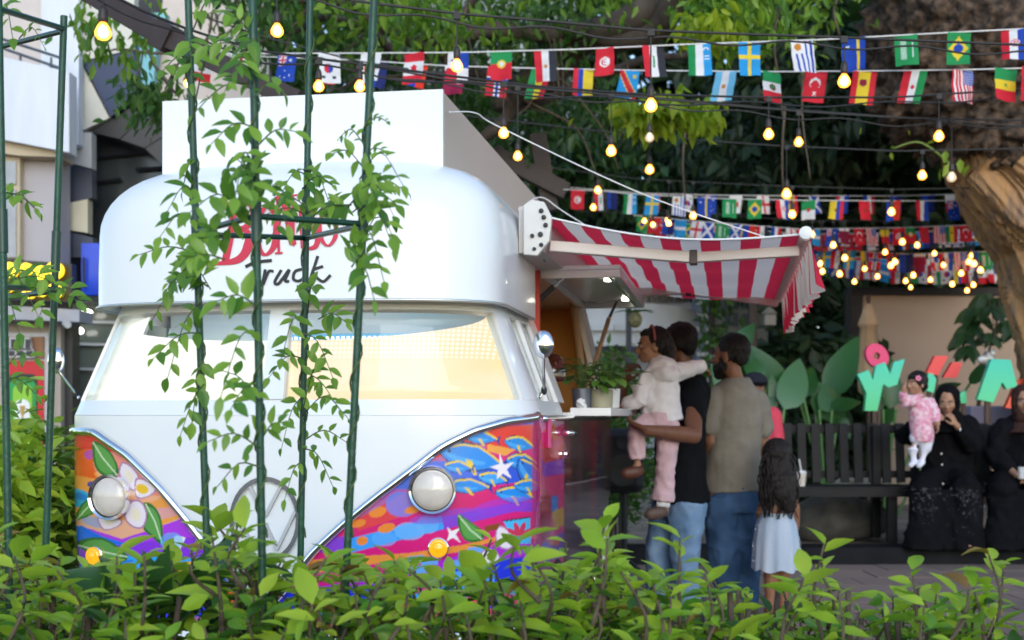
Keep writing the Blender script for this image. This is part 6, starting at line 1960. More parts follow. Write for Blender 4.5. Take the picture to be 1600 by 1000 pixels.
# crumpled tissue
bm = bmesh.new(); bmesh.ops.create_icosphere(bm, subdivisions=3, radius=.022)
for v in bm.verts: v.co *= 1 + .8 * mnoise.noise(v.co * 60)
me = bpy.data.meshes.new('tissue'); bm.to_mesh(me); bm.free(); me.materials.append(M['white'])
tag(obj('tissue', me, loc=onc(.935, 1.13) + Vector((0, 0, .016))), 'crumpled white tissue at the foot of the zinc bucket', 'tissue')
# mushroom lamp inside the hatch
ml = thing('table_lamp', 'glossy brown mushroom lamp behind the serving hatch', 'lamp', t2w((.72, 1.75, 1.19)))
mgb = mat('brown_glazed', (.09, .022, .015), .12, coat=.8)
MB().lathe([(.055, 0), (.05, .01), (.014, .02), (.012, .17)], (0, 0, 0), (0, 0, 1), 20).build('stem', mgb, ml, smooth=40)
MB().lathe([(.066, .15), (.068, .16), (.066, .22), (.052, .262), (.03, .283), (.002, .29)], (0, 0, 0), (0, 0, 1), 28).build('lamp_shade', mgb, ml, smooth=True)
# coffee machine silhouette inside
cm = thing('coffee_machine', 'dark coffee machine behind the lamp inside the truck hatch', 'machine', t2w((.55, 1.95, 1.19)))
MB().box((0, 0, .10), (.16, .3, .2)).build('body', M['dark_metal'], cm, bevel=.01)
MB().box((.02, -.02, .22), (.18, .34, .03)).build('top', M['dark_metal'], cm, bevel=.005)
MB().tube([(.09, -.1, .14), (.16, -.1, .13)], .012, 8).build('spout', M['chrome'], cm)
# hanging basket plant under the awning
hb = thing('hanging_plant', 'small hanging plant in a round basket left of the slate porch post', 'hanging plant', P(992, 490, 10.5))
MB().ball((0, 0, -.05), (.06, .06, .07)).build('basket', mat('mossy_basket', (.12, .11, .05), .9, var=.4, vscale=30), hb, smooth=True)
MB().tube([(0, 0, 0), (0, 0, .5)], .004, 5).build('cord', M['cable'], hb)
hl_ = leaf_mesh('strap_leaf', .17, .035, lm_mid, .3, .7, 5)
for k in range(10):
    a = k * .63
    place_leaf(hl_, hb.location + Vector((0, 0, .0)), (math.cos(a), math.sin(a), .5), (0, 0, 1), rng.uniform(.8, 1.2), hb)
# black box on a thin stand behind the counter end
bs = thing('speaker_stand_box', 'black rounded loudspeaker on a thin stand beside the counter end', 'loudspeaker', P(975, 800, 8.4)); bs.location.z = 0
bs.name = 'loudspeaker'
MB().box((-.03, 0, .88), (.30, .28, .42)).build('cabinet', M['black'], bs, bevel=.05)
MB().lathe([(.10, 0), (.105, .012), (.09, .014), (.03, .004), (.002, .006)], (-.02, -.142, .82), (0, -1, 0), 28).build('speaker_cone', M['dark_metal'], bs, smooth=40)
MB().lathe([(.04, 0), (.045, .01), (.01, .006)], (-.02, -.142, 1.0), (0, -1, 0), 20).build('tweeter', M['dark_metal'], bs, smooth=40)
MB().tube([(0, 0, .67), (0, 0, .0)], .022, 8).build('stand', M['black'], bs)
for k in range(3):
    a = k * 2.1 + .4
    MB().tube([(0, 0, .25), (math.cos(a) * .28, math.sin(a) * .28, .01)], .014, 6).build('leg', M['black'], bs)
# tall shelter post and hanging lantern under the trees
MB().tube([(0, 0, 0), (0, 0, 3.2)], .05, 8).build('post', mat('dark_timber'), loc=(P(1176, 0, 14).x, 14, 0), label='dark timber post behind the striped awning tip', cat='post')
ln = thing('lantern', 'grey hanging lantern box in the shade right of the awning', 'lantern', P(1202, 500, 13))
MB().box((0, 0, 0), (.12, .12, .12)).build('body', mat('grey_lantern', (.12, .11, .09), .6), ln, bevel=.01)
MB().lathe([(.09, .06), (.03, .12), (.01, .13)], (0, 0, 0), (0, 0, 1), 12).build('cap', mat('grey_lantern'), ln)
MB().tube([(0, 0, .12), (0, 0, .9)], .008, 5).build('cord', M['cable'], ln)
# vine-clad post
cp = thing('creeper_post', 'thin post wrapped in leafy creeper before the white building', 'creeper', P(1112, 650, 16)); cp.location.z = 0
MB().tube([(0, 0, 0), (0, 0, 3.0)], .04, 8).build('post', mat('dark_timber'), cp)
cc = np.array([(rng.gauss(0, .09), rng.gauss(0, .1), rng.uniform(.3, 2.9)) for _ in range(300)])
o = leaf_cloud('foliage', cc, .13, lm_mid, .6, .5); o.parent = cp; o['kind'] = 'stuff'
cc = np.array([(rng.gauss(.12, .14), rng.gauss(0, .1), rng.uniform(2.1, 2.8)) for _ in range(90)])
o = leaf_cloud('foliage', cc, .12, lm_deep, .6, .5); o.parent = cp; o['kind'] = 'stuff'
# ================================================================== PEOPLE
def fuse(mb, name, m, parent, voxel=.0075, smooth=3, crease=0., cfreq=9., label=None):
    """joins overlapping closed shapes into one continuous skin"""
    tmp = mb.build('tmp', m)
    md = tmp.modifiers.new('r', 'REMESH'); md.mode = 'VOXEL'; md.voxel_size = voxel
    ms = tmp.modifiers.new('s', 'SMOOTH'); ms.iterations = smooth; ms.factor = .5
    dg = bpy.context.evaluated_depsgraph_get()
    me = bpy.data.meshes.new_from_object(tmp.evaluated_get(dg))
    me.name = name
    bpy.data.objects.remove(tmp)
    if crease:
        n = len(me.vertices)
        nrm = np.empty(n * 3, np.float32); me.vertices.foreach_get('normal', nrm)
        co_ = np.empty(n * 3, np.float32); me.vertices.foreach_get('co', co_)
        c3 = co_.reshape(-1, 3)
        dsp = np.array([mnoise.noise(Vector((p[0] * cfreq, p[1] * cfreq, p[2] * cfreq * .55 + p[0] * cfreq * .8))) + .5 * mnoise.noise(Vector((p[0] * cfreq * 2.2 + 5, p[1] * cfreq * 2.2, p[2] * cfreq * 1.6))) for p in c3])
        fold = np.array([.6 - 2.2 * abs(mnoise.noise(Vector((p[0] * cfreq * .9 + p[2] * cfreq * .5 + 3, p[1] * cfreq * .9, p[2] * cfreq * .8 - p[0] * cfreq * .3)))) for p in c3])
        dsp = dsp * .7 + fold * .75
        c3 = c3 + nrm.reshape(-1, 3) * (dsp * crease)[:, None]
        me.vertices.foreach_set('co', c3.astype(np.float32).ravel())
    me.polygons.foreach_set('use_smooth', [True] * len(me.polygons))
    me.materials.clear(); me.materials.append(m)
    me.update()
    o = obj(name, me, parent)
    if label: o['label'] = label
    return o
def cap_(mb, pts, rad, seg=14, ref=None):
    """tapered limb with rounded ends"""
    mb.tube(pts, rad, seg, ref=ref)
    for i in (0, -1):
        r = rad[i]
        mb.ball(pts[i], min(r) if isinstance(r, (tuple, list)) else r, 12, 8)
def hframe(yaw, pitch=0., roll=0.):
    return Matrix.Rotation(R(yaw), 3, 'Z') @ Matrix.Rotation(R(pitch), 3, 'X') @ Matrix.Rotation(R(roll), 3, 'Y')
# head local axes: x = its side, -y = forwards (towards the camera at yaw 0), z = up
def head(mb, c, H, rot, neck=None, child=False):
    def T(x, y, z): return Vector(c) + rot @ Vector((x, -y, z)) * H
    def E(p, r): mb.ball(T(*p), tuple(k * H for k in r), 20, 14, rot)
    f = 1.06 if child else 1.
    E((0, -.08, .12), (.33 * f, .41 * f, .38))
    E((0, .10, -.12), (.27 * f, .28, .34))
    E((0, .20, -.36), (.15, .14, .12))
    for s in (-1, 1):
        E((s * .34 * f, -.03, -.05), (.045, .10, .15))
        E((s * .17, .20, -.12), (.12, .14, .13))
        mb.tube([T(s * .04, .35, .075), T(s * .14, .345, .085), T(s * .22, .27, .06)], [.03 * H, .038 * H, .03 * H], 8)
    mb.tube([T(0, .34, .05), T(0, .41, -.05), T(0, .455, -.14)], [.035 * H, .045 * H, .062 * H], 8)
    E((0, .42, -.15), (.085, .06, .05))
    E((0, .345, -.265), (.105, .045, .028)); E((0, .335, -.305), (.09, .045, .03))
    if neck is not None:
        mb.tube([T(0, -.08, -.15), T(0, -.10, -.35), Vector(neck)], [.21 * H, .20 * H, .24 * H], 14)
def face(parent, c, H, rot, iris=(.02, .01, .006), brow=True, lips=(.22, .07, .06)):
    def T(x, y, z): return Vector(c) + rot @ Vector((x, -y, z)) * H
    for s in (-1, 1):
        e = MB().ball(T(s * .135, .325, .0), (.052 * H, .045 * H, .030 * H), 12, 8, rot).build('eye', mat('eye_white', (.62, .58, .55), .2), parent, smooth=True)
        MB().ball(T(s * .135, .352, .0), (.026 * H, .022 * H, .026 * H), 10, 6, rot).build('iris', mat('dark_iris', iris, .15), e, smooth=True)
        if brow: MB().tube([T(s * .06, .385, .095), T(s * .14, .378, .115), T(s * .23, .30, .09)], [.012 * H, .018 * H, .008 * H], 6).build('eyebrow', mat('black_hair', (.012, .009, .008), .5), parent)
    MB().ball(T(0, .372, -.272), (.10 * H, .03 * H, .02 * H), 12, 8, rot).ball(T(0, .362, -.30), (.085 * H, .03 * H, .022 * H), 12, 8, rot).build('mouth', mat('lips_%d' % int(lips[0] * 100), lips, .4), parent, smooth=True)
def hand(mb, w_, d, nrm, s=1., curl=.5, thumb=1, spread=.0):
    """palm with four bending fingers and a side thumb; d = direction of the fingers, nrm = direction the palm faces"""
    d = Vector(d).normalized(); nrm = Vector(nrm); nrm = (nrm - d * nrm.dot(d)).normalized(); sd = d.cross(nrm) * thumb
    w_ = Vector(w_)
    mb.tube([w_ - d * .02 * s, w_ + d * .03 * s, w_ + d * .075 * s, w_ + d * .09 * s], [(.026 * s, .02 * s), (.036 * s, .017 * s), (.040 * s, .015 * s), (.036 * s, .012 * s)], 12, ref=nrm)
    for k, (o_, L_) in enumerate(((.030, .066), (.010, .076), (-.010, .070), (-.029, .054))):
        p = w_ + d * .082 * s + sd * o_ * s
        a = 0.; pts = [p - d * .02 * s, p]
        dd = (d + sd * o_ * spread * 8).normalized()
        for q, fr in enumerate((.45, .32, .27)):
            a += curl * (.75 + .25 * q)
            p = p + (dd * math.cos(a) + nrm * math.sin(a)) * L_ * fr * s
            pts.append(p)
        cap_(mb, pts, [.0098 * s, .0098 * s, .0092 * s, .0084 * s, .0074 * s], 8)
    p = w_ + d * .02 * s + sd * .030 * s
    cap_(mb, [p, p + (sd * .75 + d * .6 + nrm * .25) * .035 * s, p + (sd * .7 + d * 1.25 + nrm * .55) * .055 * s], [.013 * s, .011 * s, .0085 * s], 8)
def ellt(mb, pts, rad, seg=22, ref=(0, 1, 0)):
    mb.tube(pts, rad, seg, ref=ref)

def skin(nm, c): return mat(nm, c, .5, var=.08, vscale=25, spec=.4)
def cloth(nm, c, **k): return mat(nm, c, .9, spec=.12, var=k.get('var', .10), vscale=k.get('vs', 14), bump=k.get('bump', .25), bscale=k.get('bs', 55), sheen=k.get('sheen', 0.), color2=k.get('c2'))
mhair = mat('black_hair', (.010, .0075, .007), .5, spec=.3, bump=1.2, bscale=60, stretch=(2.5, 2.5, .25))
SK1, SK2, SK3, SK4 = skin('brown_skin', (.23, .105, .058)), skin('deep_brown_skin', (.17, .075, .042)), skin('tan_skin', (.36, .19, .115)), skin('light_tan_skin', (.46, .27, .18))

def person(label, px, D, z0=0.):
    t = thing('person', label, 'person', P(px, 650, D)); t.location.z = z0
    def q(x, y, dd=0.): return P(x, y, D + dd) - t.location
    return t, q

# --- man in the black T-shirt, side on, a child on his forearm
t, q = person('man in black T-shirt and pale jeans leaning on the counter, carrying the child', 1058, 7.2)
b = MB(); rot = hframe(-112, 4)
hc = q(1056, 540, .06)
head(b, hc, .235, rot, q(1070, 588, .06))
for (sh, el, wr) in ((q(1082, 618, -.16), q(1084, 681, -.44), q(1010, 672, -.58)), (q(1050, 615, .22), q(962, 642, .02), q(975, 596, -.02))):
    cap_(b, [sh, sh.lerp(el, .5), el], [.056, .052, .043]); cap_(b, [el, el.lerp(wr, .35), wr], [.044, .044, .028])
hand(b, q(1010, 672, -.58), q(984, 662, -.52) - q(1010, 672, -.58), (0, .6, 1), 1., .45)
hand(b, q(975, 596, -.02), q(988, 566, -.03) - q(975, 596, -.02), (1, .5, .2), 1., .75, -1)
cap_(b, [q(1068, 600, .05), q(1066, 690, .05), q(1066, 775, .05)], [.09, .09, .09])
for hp, kn, an in ((q(1072, 770, -.04), q(1070, 865, -.06), q(1078, 955, -.02)), (q(1050, 770, .12), q(1030, 860, .10), q(1030, 955, .14))):
    cap_(b, [hp, kn, an], [.085, .06, .045])
fuse(b, 'body', SK2, t)
b = MB()
ellt(b, [q(1072, 580, .06), q(1070, 600, .05), q(1062, 640, .04), (q(1062, 700, .04)), q(1064, 750, .04), q(1066, 786, .04)], [(.07, .075), (.15, .16), (.155, .175), (.14, .165), (.145, .17), (.155, .175)], ref=(0, 1, 0))
for sh, e in ((q(1082, 612, -.15), q(1083, 656, -.30)), (q(1050, 610, .22), q(1010, 628, .16))):
    cap_(b, [sh, sh.lerp(e, .5), e], [.078, .075, .070])
fuse(b, 'shirt', cloth('black_jersey', (.006, .007, .009)), t, .009, 3, .010, 10)
b = MB()
for hp, kn, an in ((q(1074, 785, -.05), q(1070, 868, -.06), q(1076, 966, -.02)), (q(1048, 785, .12), q(1030, 866, .10), q(1030, 966, .14))):
    ellt(b, [hp, hp.lerp(kn, .5), kn, kn.lerp(an, .5), an], [(.11, .10), (.098, .092), (.080, .078), (.075, .073), (.074, .074)])
ellt(b, [q(1064, 774, .03), q(1063, 805, .03)], [(.12, .14), (.12, .14)])
fuse(b, 'jeans', cloth('washed_denim', (.11, .20, .34), c2=(.20, .31, .46), vs=5, bs=90), t, .0085, 2, .010, 13)
b = MB(); E = lambda p, r: b.ball(hc + rot @ Vector((p[0], -p[1], p[2])) * .235, tuple(k * .235 for k in r), 18, 12, rot)
E((0, -.14, .17), (.365, .42, .40)); E((0, -.30, -.02), (.29, .22, .26)); E((.3, -.12, .02), (.07, .16, .18)); E((-.3, -.12, .02), (.07, .16, .18))
fuse(b, 'hair', mhair, t, .008, 2, .006, 40)
for x, y, dd in ((1070, 972, -.10), (1022, 972, .08)):
    b = MB(); c_ = q(x, y, dd); c_.z = .045
    ellt(b, [c_ + Vector((.10, .02, 0)), c_, c_ + Vector((-.12, -.02, -.01)), c_ + Vector((-.17, -.03, -.02))], [(.035, .04), (.045, .05), (.045, .04), (.02, .02)])
    b.build('shoe', M['black'], t, smooth=True)

# --- child in the white hoodie, carried
t, q = person('small child in white hoodie and pink trousers carried by the man in black', 1030, 6.86, 0.)
t.location.z = q(1030, 665).z; 
def q(x, y, dd=0.): return P(x, y, 6.86 + dd) - t.location
b = MB(); rot = hframe(-84, 2)
hc = q(1018, 541); H = .185
head(b, hc, H, rot, q(1032, 580, .02), True)
cap_(b, [q(1032, 592), q(1034, 655)], [.06, .06])
cap_(b, [q(1010, 592, -.05), q(1000, 622, -.08), q(982, 630, -.06)], [.034, .03, .022]); hand(b, q(982, 631, -.06), (-1, .1, -.15), (0, 0, -1), .55, .3)
cap_(b, [q(1050, 582, .05), q(1080, 573, .09), q(1096, 573, .12)], [.034, .03, .022]); hand(b, q(1098, 574, .12), (.6, .5, -.3), (0, .6, -1), .55, .4)
for pts, fd in (([q(1018, 662, -.02), q(994, 678, -.10), q(996, 728, -.10)], 0), ([q(1042, 664, -.02), q(1043, 722, -.06), q(1036, 792, -.04)], 0)):
    cap_(b, pts, [.045, .034, .024])
    e = pts[-1]; ellt(b, [e + Vector((.02, .01, -.01)), e + Vector((-.02, -.01, -.022)), e + Vector((-.065, -.02, -.03))], [(.026, .024), (.026, .022), (.018, .012)])
fuse(b, 'body', SK3, t, .006)
face(t, hc, H, rot)
b = MB()
ellt(b, [q(1033, 574, .01), q(1032, 586), q(1031, 615), q(1033, 640), q(1036, 660)], [(.055, .06), (.095, .085), (.105, .095), (.11, .10), (.108, .10)])
ellt(b, [q(1034, 570, .02), q(1036, 584, -.03)], [(.075, .075), (.10, .085)])
b.ball(q(1040, 584, -.07), (.075, .05, .045), 16, 10)
cap_(b, [q(1012, 592, -.05), q(1000, 610, -.08), q(1000, 626, -.09), q(982, 630, -.07)], [.046, .05, .048, .038])
cap_(b, [q(1050, 584, .04), q(1078, 575, .08), q(1092, 573, .11)], [.05, .046, .042])
fuse(b, 'hoodie', cloth('white_fleece', (.74, .72, .73), bump=.15), t, .007, 2, .010, 15)
b = MB()
ellt(b, [q(1030, 648, -.01), q(1030, 668, -.02)], [(.10, .095), (.09, .09)])
ellt(b, [q(1016, 662, -.03), q(996, 672, -.10), q(994, 695, -.11), q(995, 716, -.10)], [(.07, .068), (.058, .056), (.045, .045), (.044, .044)], ref=(0, 1, 0))
ellt(b, [q(1040, 662, -.03), q(1043, 690, -.07), q(1041, 725, -.07), q(1038, 765, -.05), q(1036, 783, -.05)], [(.075, .07), (.062, .06), (.052, .05), (.056, .052), (.064, .058)], ref=(0, 1, 0))
fuse(b, 'trousers', cloth('pale_pink_rib', (.60, .42, .46), bump=.35, bs=70), t, .007, 2, .007, 18)
b = MB(); E = lambda p, r: b.ball(hc + rot @ Vector((p[0], -p[1], p[2])) * H, tuple(k * H for k in r), 18, 12, rot)
E((0, -.16, .16), (.39, .45, .42)); E((0, -.42, .0), (.28, .26, .32)); E((0, -.50, -.22), (.20, .18, .26)); E((.33, -.14, .02), (.08, .17, .22)); E((-.33, -.14, .02), (.08, .17, .22)); E((0, .12, .34), (.22, .20, .17))
fuse(b, 'hair', mhair, t, .0065, 2, .006, 45)
bd = MB(); n = 18
bd.tube([hc + rot @ Vector((math.cos(math.pi * k / n) * .40, .02, .15 + math.sin(math.pi * k / n) * .45)) * H for k in range(n + 1)], .007, 6).build('hair_band', mat('rose_band', (.35, .10, .10), .5), t)
for x, y, dd, m in ((992, 737, -.11, mat('sandal_leather', (.10, .035, .02), .5)), (1029, 801, -.06, mat('brown_shoe', (.09, .055, .04), .6))):
    b = MB(); c_ = q(x, y, dd)
    ellt(b, [c_ + Vector((.04, .01, .012)), c_ + Vector((.0, 0, 0)), c_ + Vector((-.05, -.02, -.008)), c_ + Vector((-.075, -.02, -.012))], [(.028, .026), (.034, .026), (.030, .018), (.014, .008)])
    b.build('shoe', m, t, smooth=True)
MB().tube([q(1026, 786, -.05), q(1046, 787, -.05)], .024, 10).build('sock', M['white'], t, smooth=True)

# --- bearded man in the grey T-shirt, from behind
t, q = person('bearded man in grey-olive T-shirt and blue jeans standing with his back turned', 1150, 7.35)
b = MB(); rot = hframe(-118, 0)
hc = q(1139, 556, 0); H = .235
head(b, hc, H, rot, q(1152, 606, .02))
cap_(b, [q(1148, 620), q(1148, 700), q(1148, 770)], [.08, .08, .08])
for sh, el, wr in ((q(1118, 628, -.02), q(1112, 690, -.02), q(1108, 738, .10)), (q(1184, 632, .06), q(1194, 700, .10), q(1180, 745, .22))):
    cap_(b, [sh, el, wr], [.055, .043, .028]); hand(b, wr, (wr - el) + Vector((-.05, .05, 0)), (-1, .3, 0), 1., .5)
for hp, kn, an in ((q(1128, 775), q(1130, 870, .0), q(1138, 958, .02)), (q(1168, 775, .03), q(1164, 870, .04), q(1162, 958, .06))):
    cap_(b, [hp, kn, an], [.085, .06, .045])
fuse(b, 'body', SK1, t)
b = MB()
ellt(b, [q(1153, 588, .02), q(1151, 603, .02), q(1148, 622, .02), q(1147, 655, .02), q(1146, 700, .02), q(1146, 745, .02), q(1147, 768, .02)], [(.065, .065), (.115, .09), (.155, .115), (.168, .13), (.160, .13), (.168, .14), (.172, .142)])
for sh, e in ((q(1116, 624, -.01), q(1110, 664, -.02)), (q(1182, 628, .06), q(1190, 668, .09))):
    cap_(b, [sh, sh.lerp(e, .5), e], [.075, .076, .074])
fuse(b, 'shirt', cloth('grey_olive_jersey', (.20, .182, .148)), t, .0085, 3, .007, 9)
b = MB()
for hp, kn, an in ((q(1126, 775), q(1130, 868), q(1138, 964, .02)), (q(1168, 775, .03), q(1166, 868, .04), q(1162, 964, .06))):
    ellt(b, [hp, hp.lerp(kn, .5), kn, kn.lerp(an, .5), an], [(.112, .12), (.10, .105), (.085, .085), (.078, .078), (.078, .078)])
ellt(b, [q(1147, 752, .02), q(1147, 800, .02)], [(.165, .13), (.165, .13)])
fuse(b, 'jeans', cloth('mid_blue_denim', (.025, .06, .125), c2=(.05, .10, .19), vs=5, bs=90), t, .0085, 2, .010, 13)
b = MB(); E = lambda p, r: b.ball(hc + rot @ Vector((p[0], -p[1], p[2])) * H, tuple(k * H for k in r), 18, 12, rot)
E((0, -.13, .17), (.365, .42, .40)); E((0, -.30, -.02), (.29, .20, .24)); E((.31, -.08, .02), (.06, .13, .18)); E((-.31, -.08, .02), (.06, .13, .18))
fuse(b, 'hair', mhair, t, .008, 2, .004, 50)
b = MB()
E((0, .22, -.34), (.22, .19, .19)); E((0, .24, -.44), (.17, .15, .15)); E((.22, .10, -.22), (.08, .15, .20)); E((-.22, .10, -.22), (.08, .15, .20)); E((0, .36, -.235), (.13, .05, .03))
fuse(b, 'beard', mhair, t, .007, 2, .005, 60)
face(t, hc, H, rot)
for x, y, dd in ((1130, 968, -.06), (1158, 968, -.02)):
    b = MB(); c_ = q(x, y, dd); c_.z = .045
    ellt(b, [c_ + Vector((.05, .12, 0)), c_, c_ + Vector((-.07, -.04, -.01))], [(.04, .04), (.048, .05), (.03, .03)])
    b.build('shoe', M['black'], t, smooth=True)

# --- little girl in the pale blue tulle dress
t, q = person('little girl with long black hair in sparkling pale blue tulle dress, back turned', 1214, 7.05)
b = MB(); rot = hframe(170, 0)
hc = q(1214, 715); H = .20
head(b, hc, H, rot, q(1214, 750), True)
cap_(b, [q(1213, 758), q(1213, 800)], [.075, .08])
for sh, el, wr in ((q(1196, 762), q(1188, 800), q(1190, 830, .1)), (q(1232, 762), q(1243, 795), q(1244, 822, .02))):
    cap_(b, [sh, el, wr], [.032, .026, .02]); hand(b, wr, (0, .1, -1), (-1, .2, 0), .6, .4)
for x in (1204, 1224):
    cap_(b, [q(x, 830), q(x, 890), q(x, 945)], [.05, .04, .03]); e = q(x, 950); ellt(b, [e, e + Vector((0, .04, -.02)), e + Vector((0, .10, -.03))], [(.03, .03), (.03, .025), (.02, .012)])
fuse(b, 'body', SK1, t, .0075)
b = MB(); seg = 64; rows = [(750, .06, .05), (762, .075, .062), (785, .078, .068), (800, .085, .075), (820, .112, .10), (850, .126, .12), (875, .130, .125), (890, .131, .126)]
vs_, fs = [], []
for i, (y, rx, ry) in enumerate(rows):
    c_ = q(1213, y)
    for k in range(seg):
        a = 2 * math.pi * k / seg
        w_ = 1 + (.05 * math.sin(a * 11 + i * .15) + .03 * math.sin(a * 5 + 1)) * max(0, (i - 2) / 5)
        vs_.append(c_ + Vector((math.cos(a) * rx * w_, math.sin(a) * ry * w_, .008 * math.sin(a * 7) * (i == len(rows) - 1))))
for i in range(len(rows) - 1):
    for k in range(seg): fs.append((i * seg + k, i * seg + (k + 1) % seg, (i + 1) * seg + (k + 1) % seg, (i + 1) * seg + k))
fs.append(tuple(range(seg)))
mtul = mat('pale_blue_tulle', (.42, .55, .70), .7, color2=(.55, .64, .76), vscale=14, stretch=(1, 1, .15), trans=.25)
dr = b.add(vs_, fs).build('dress', mtul, t, smooth=True)
sq = MB(); rs = random.Random(3)
for _ in range(90):
    y = rs.uniform(800, 886); a = rs.uniform(math.pi, 2 * math.pi)
    rx = float(np.interp(y, [r_[0] for r_ in rows], [r_[1] for r_ in rows])); ry = float(np.interp(y, [r_[0] for r_ in rows], [r_[2] for r_ in rows]))
    sq.ball(q(1213, y) + Vector((math.cos(a) * rx * 1.05, math.sin(a) * ry * 1.05, 0)), .0018, 6, 4)
o = sq.build('sequin', mat('silver_sequin', (.9, .9, .95), .2, metal=.6), dr); o['kind'] = 'stuff'
for s in (-1, 1): MB().tube([q(1213 + s * 14, 764, -.05), q(1213 + s * 13, 748, -.01), q(1213 + s * 14, 764, .05)], .007, 6).build('strap', mtul, dr)
b = MB(); E = lambda p, r: b.ball(hc + rot @ Vector((p[0], -p[1], p[2])) * H, tuple(k * H for k in r), 18, 12, rot)
E((0, -.10, .14), (.42, .44, .42)); E((0, -.28, -.20), (.42, .26, .42))
ellt(b, [hc + rot @ Vector((0, .25, -.1)) * H, hc + rot @ Vector((-.12, .42, -.55)) * H, hc + rot @ Vector((-.22, .46, -1.0)) * H, hc + rot @ Vector((-.35, .42, -1.5)) * H], [(.38 * H, .2 * H), (.42 * H, .20 * H), (.30 * H, .16 * H), (.12 * H, .08 * H)], ref=(0, 1, 0))
fuse(b, 'hair', mhair, t, .008, 4, .003, 40)

def strands(t, name, tops, n, L_, r=.0035, spread=.02):
    b = MB(); rs = random.Random(12)
    for _ in range(n):
        a, e = tops(rs)
        m1 = a.lerp(e, .35) + Vector((rs.gauss(0, spread), rs.gauss(0, spread * .4), .01)); m2 = a.lerp(e, .7) + Vector((rs.gauss(0, spread), rs.gauss(0, spread * .4), 0))
        q_ = bez([a, m1, m2, e], 12)
        b.tube(q_, [r * (1 - .7 * i / len(q_)) for i in range(len(q_))], 4)
    o = b.build(name, mhair, t, smooth=True); o['kind'] = 'stuff'
def girl_top(rs):
    u = rs.uniform(-1, 1)
    a = q(1214 + u * 20, 696 + 14 * u * u, -.06 + .05 * u * u)
    e = q(1216 + u * 24 + rs.gauss(0, 4), rs.uniform(755, 812), -.105 + .03 * u * u)
    return a + Vector((0, -.02, 0)), e
strands(t, 'hair_strand', girl_top, 150, .4, .0085, .02)

# --- seated figures on the bench
def seated(label, px, shirt, trous, skn, lookyaw, hy, z0=.15, D=10.35):
    return person(label, px, D, z0)
# person in pink, mostly hidden behind the bearded man
t, q = person('seated person in a pink top and dark cap, mostly hidden behind the bearded man', 1192, 10.3, .15)
b = MB(); rot = hframe(20, 5); hc = q(1180, 606); H = .225
head(b, hc, H, rot, q(1179, 634, .04))
cap_(b, [q(1189, 650, .04), q(1190, 750, .06)], [.065, .07])
for s, wx in ((-1, 1172), (1, 1204)):
    sh, el, wr = q(1181 + s * 30, 650, .02), q(1181 + s * 34, 700, -.04), q(1181 + s * 16, 735, -.26)
    cap_(b, [sh, el, wr], [.045, .036, .028]); hand(b, wr, (-s * .3, -1, -.1), (0, 0, -1), 1., .4)
    kn, an = q(1181 + s * 20, 752, -.45), q(1181 + s * 20, 845, -.42)
    cap_(b, [q(1181 + s * 16, 752, .0), kn, an], [.085, .062, .042])
fuse(b, 'body', SK1, t, .009)
face(t, hc, H, rot)
b = MB(); ellt(b, [q(1179, 634, .04), q(1179, 645, .04), q(1180, 670, .04), q(1181, 720, .05), q(1181, 758, .05)], [(.06, .06), (.14, .09), (.17, .12), (.15, .125), (.16, .14)])
for s in (-1, 1): cap_(b, [q(1181 + s * 27, 648, .02), q(1181 + s * 32, 682, -.02)], [.07, .068])
fuse(b, 'shirt', cloth('coral_pink_cotton', (.62, .07, .11)), t, .01, 3, .006)
b = MB()
for s in (-1, 1): ellt(b, [q(1181 + s * 14, 756, .04), q(1181 + s * 20, 752, -.45), q(1181 + s * 20, 800, -.45), q(1181 + s * 20, 843, -.42)], [(.10, .10), (.085, .085), (.075, .075), (.07, .07)], ref=(1, 0, 0))
fuse(b, 'trousers', cloth('black_jersey', (.006, .007, .009)), t, .01, 3, .004)
b = MB(); b.ball(hc + Vector((0, .02, .045)), (.105, .12, .085), 18, 12); b.ball(hc + Vector((.03, -.10, .04)), (.06, .07, .012), 14, 8)
fuse(b, 'cap', cloth('charcoal_cap', (.02, .022, .03)), t, .008, 2)
for s in (-1, 1):
    c_ = q(1181 + s * 20, 850, -.48); c_.z = .04
    MB().tube([c_ + Vector((0, .1, 0)), c_, c_ + Vector((0, -.13, -.015))], [.04, .045, .03], 12).build('shoe', M['black'], t, smooth=True)

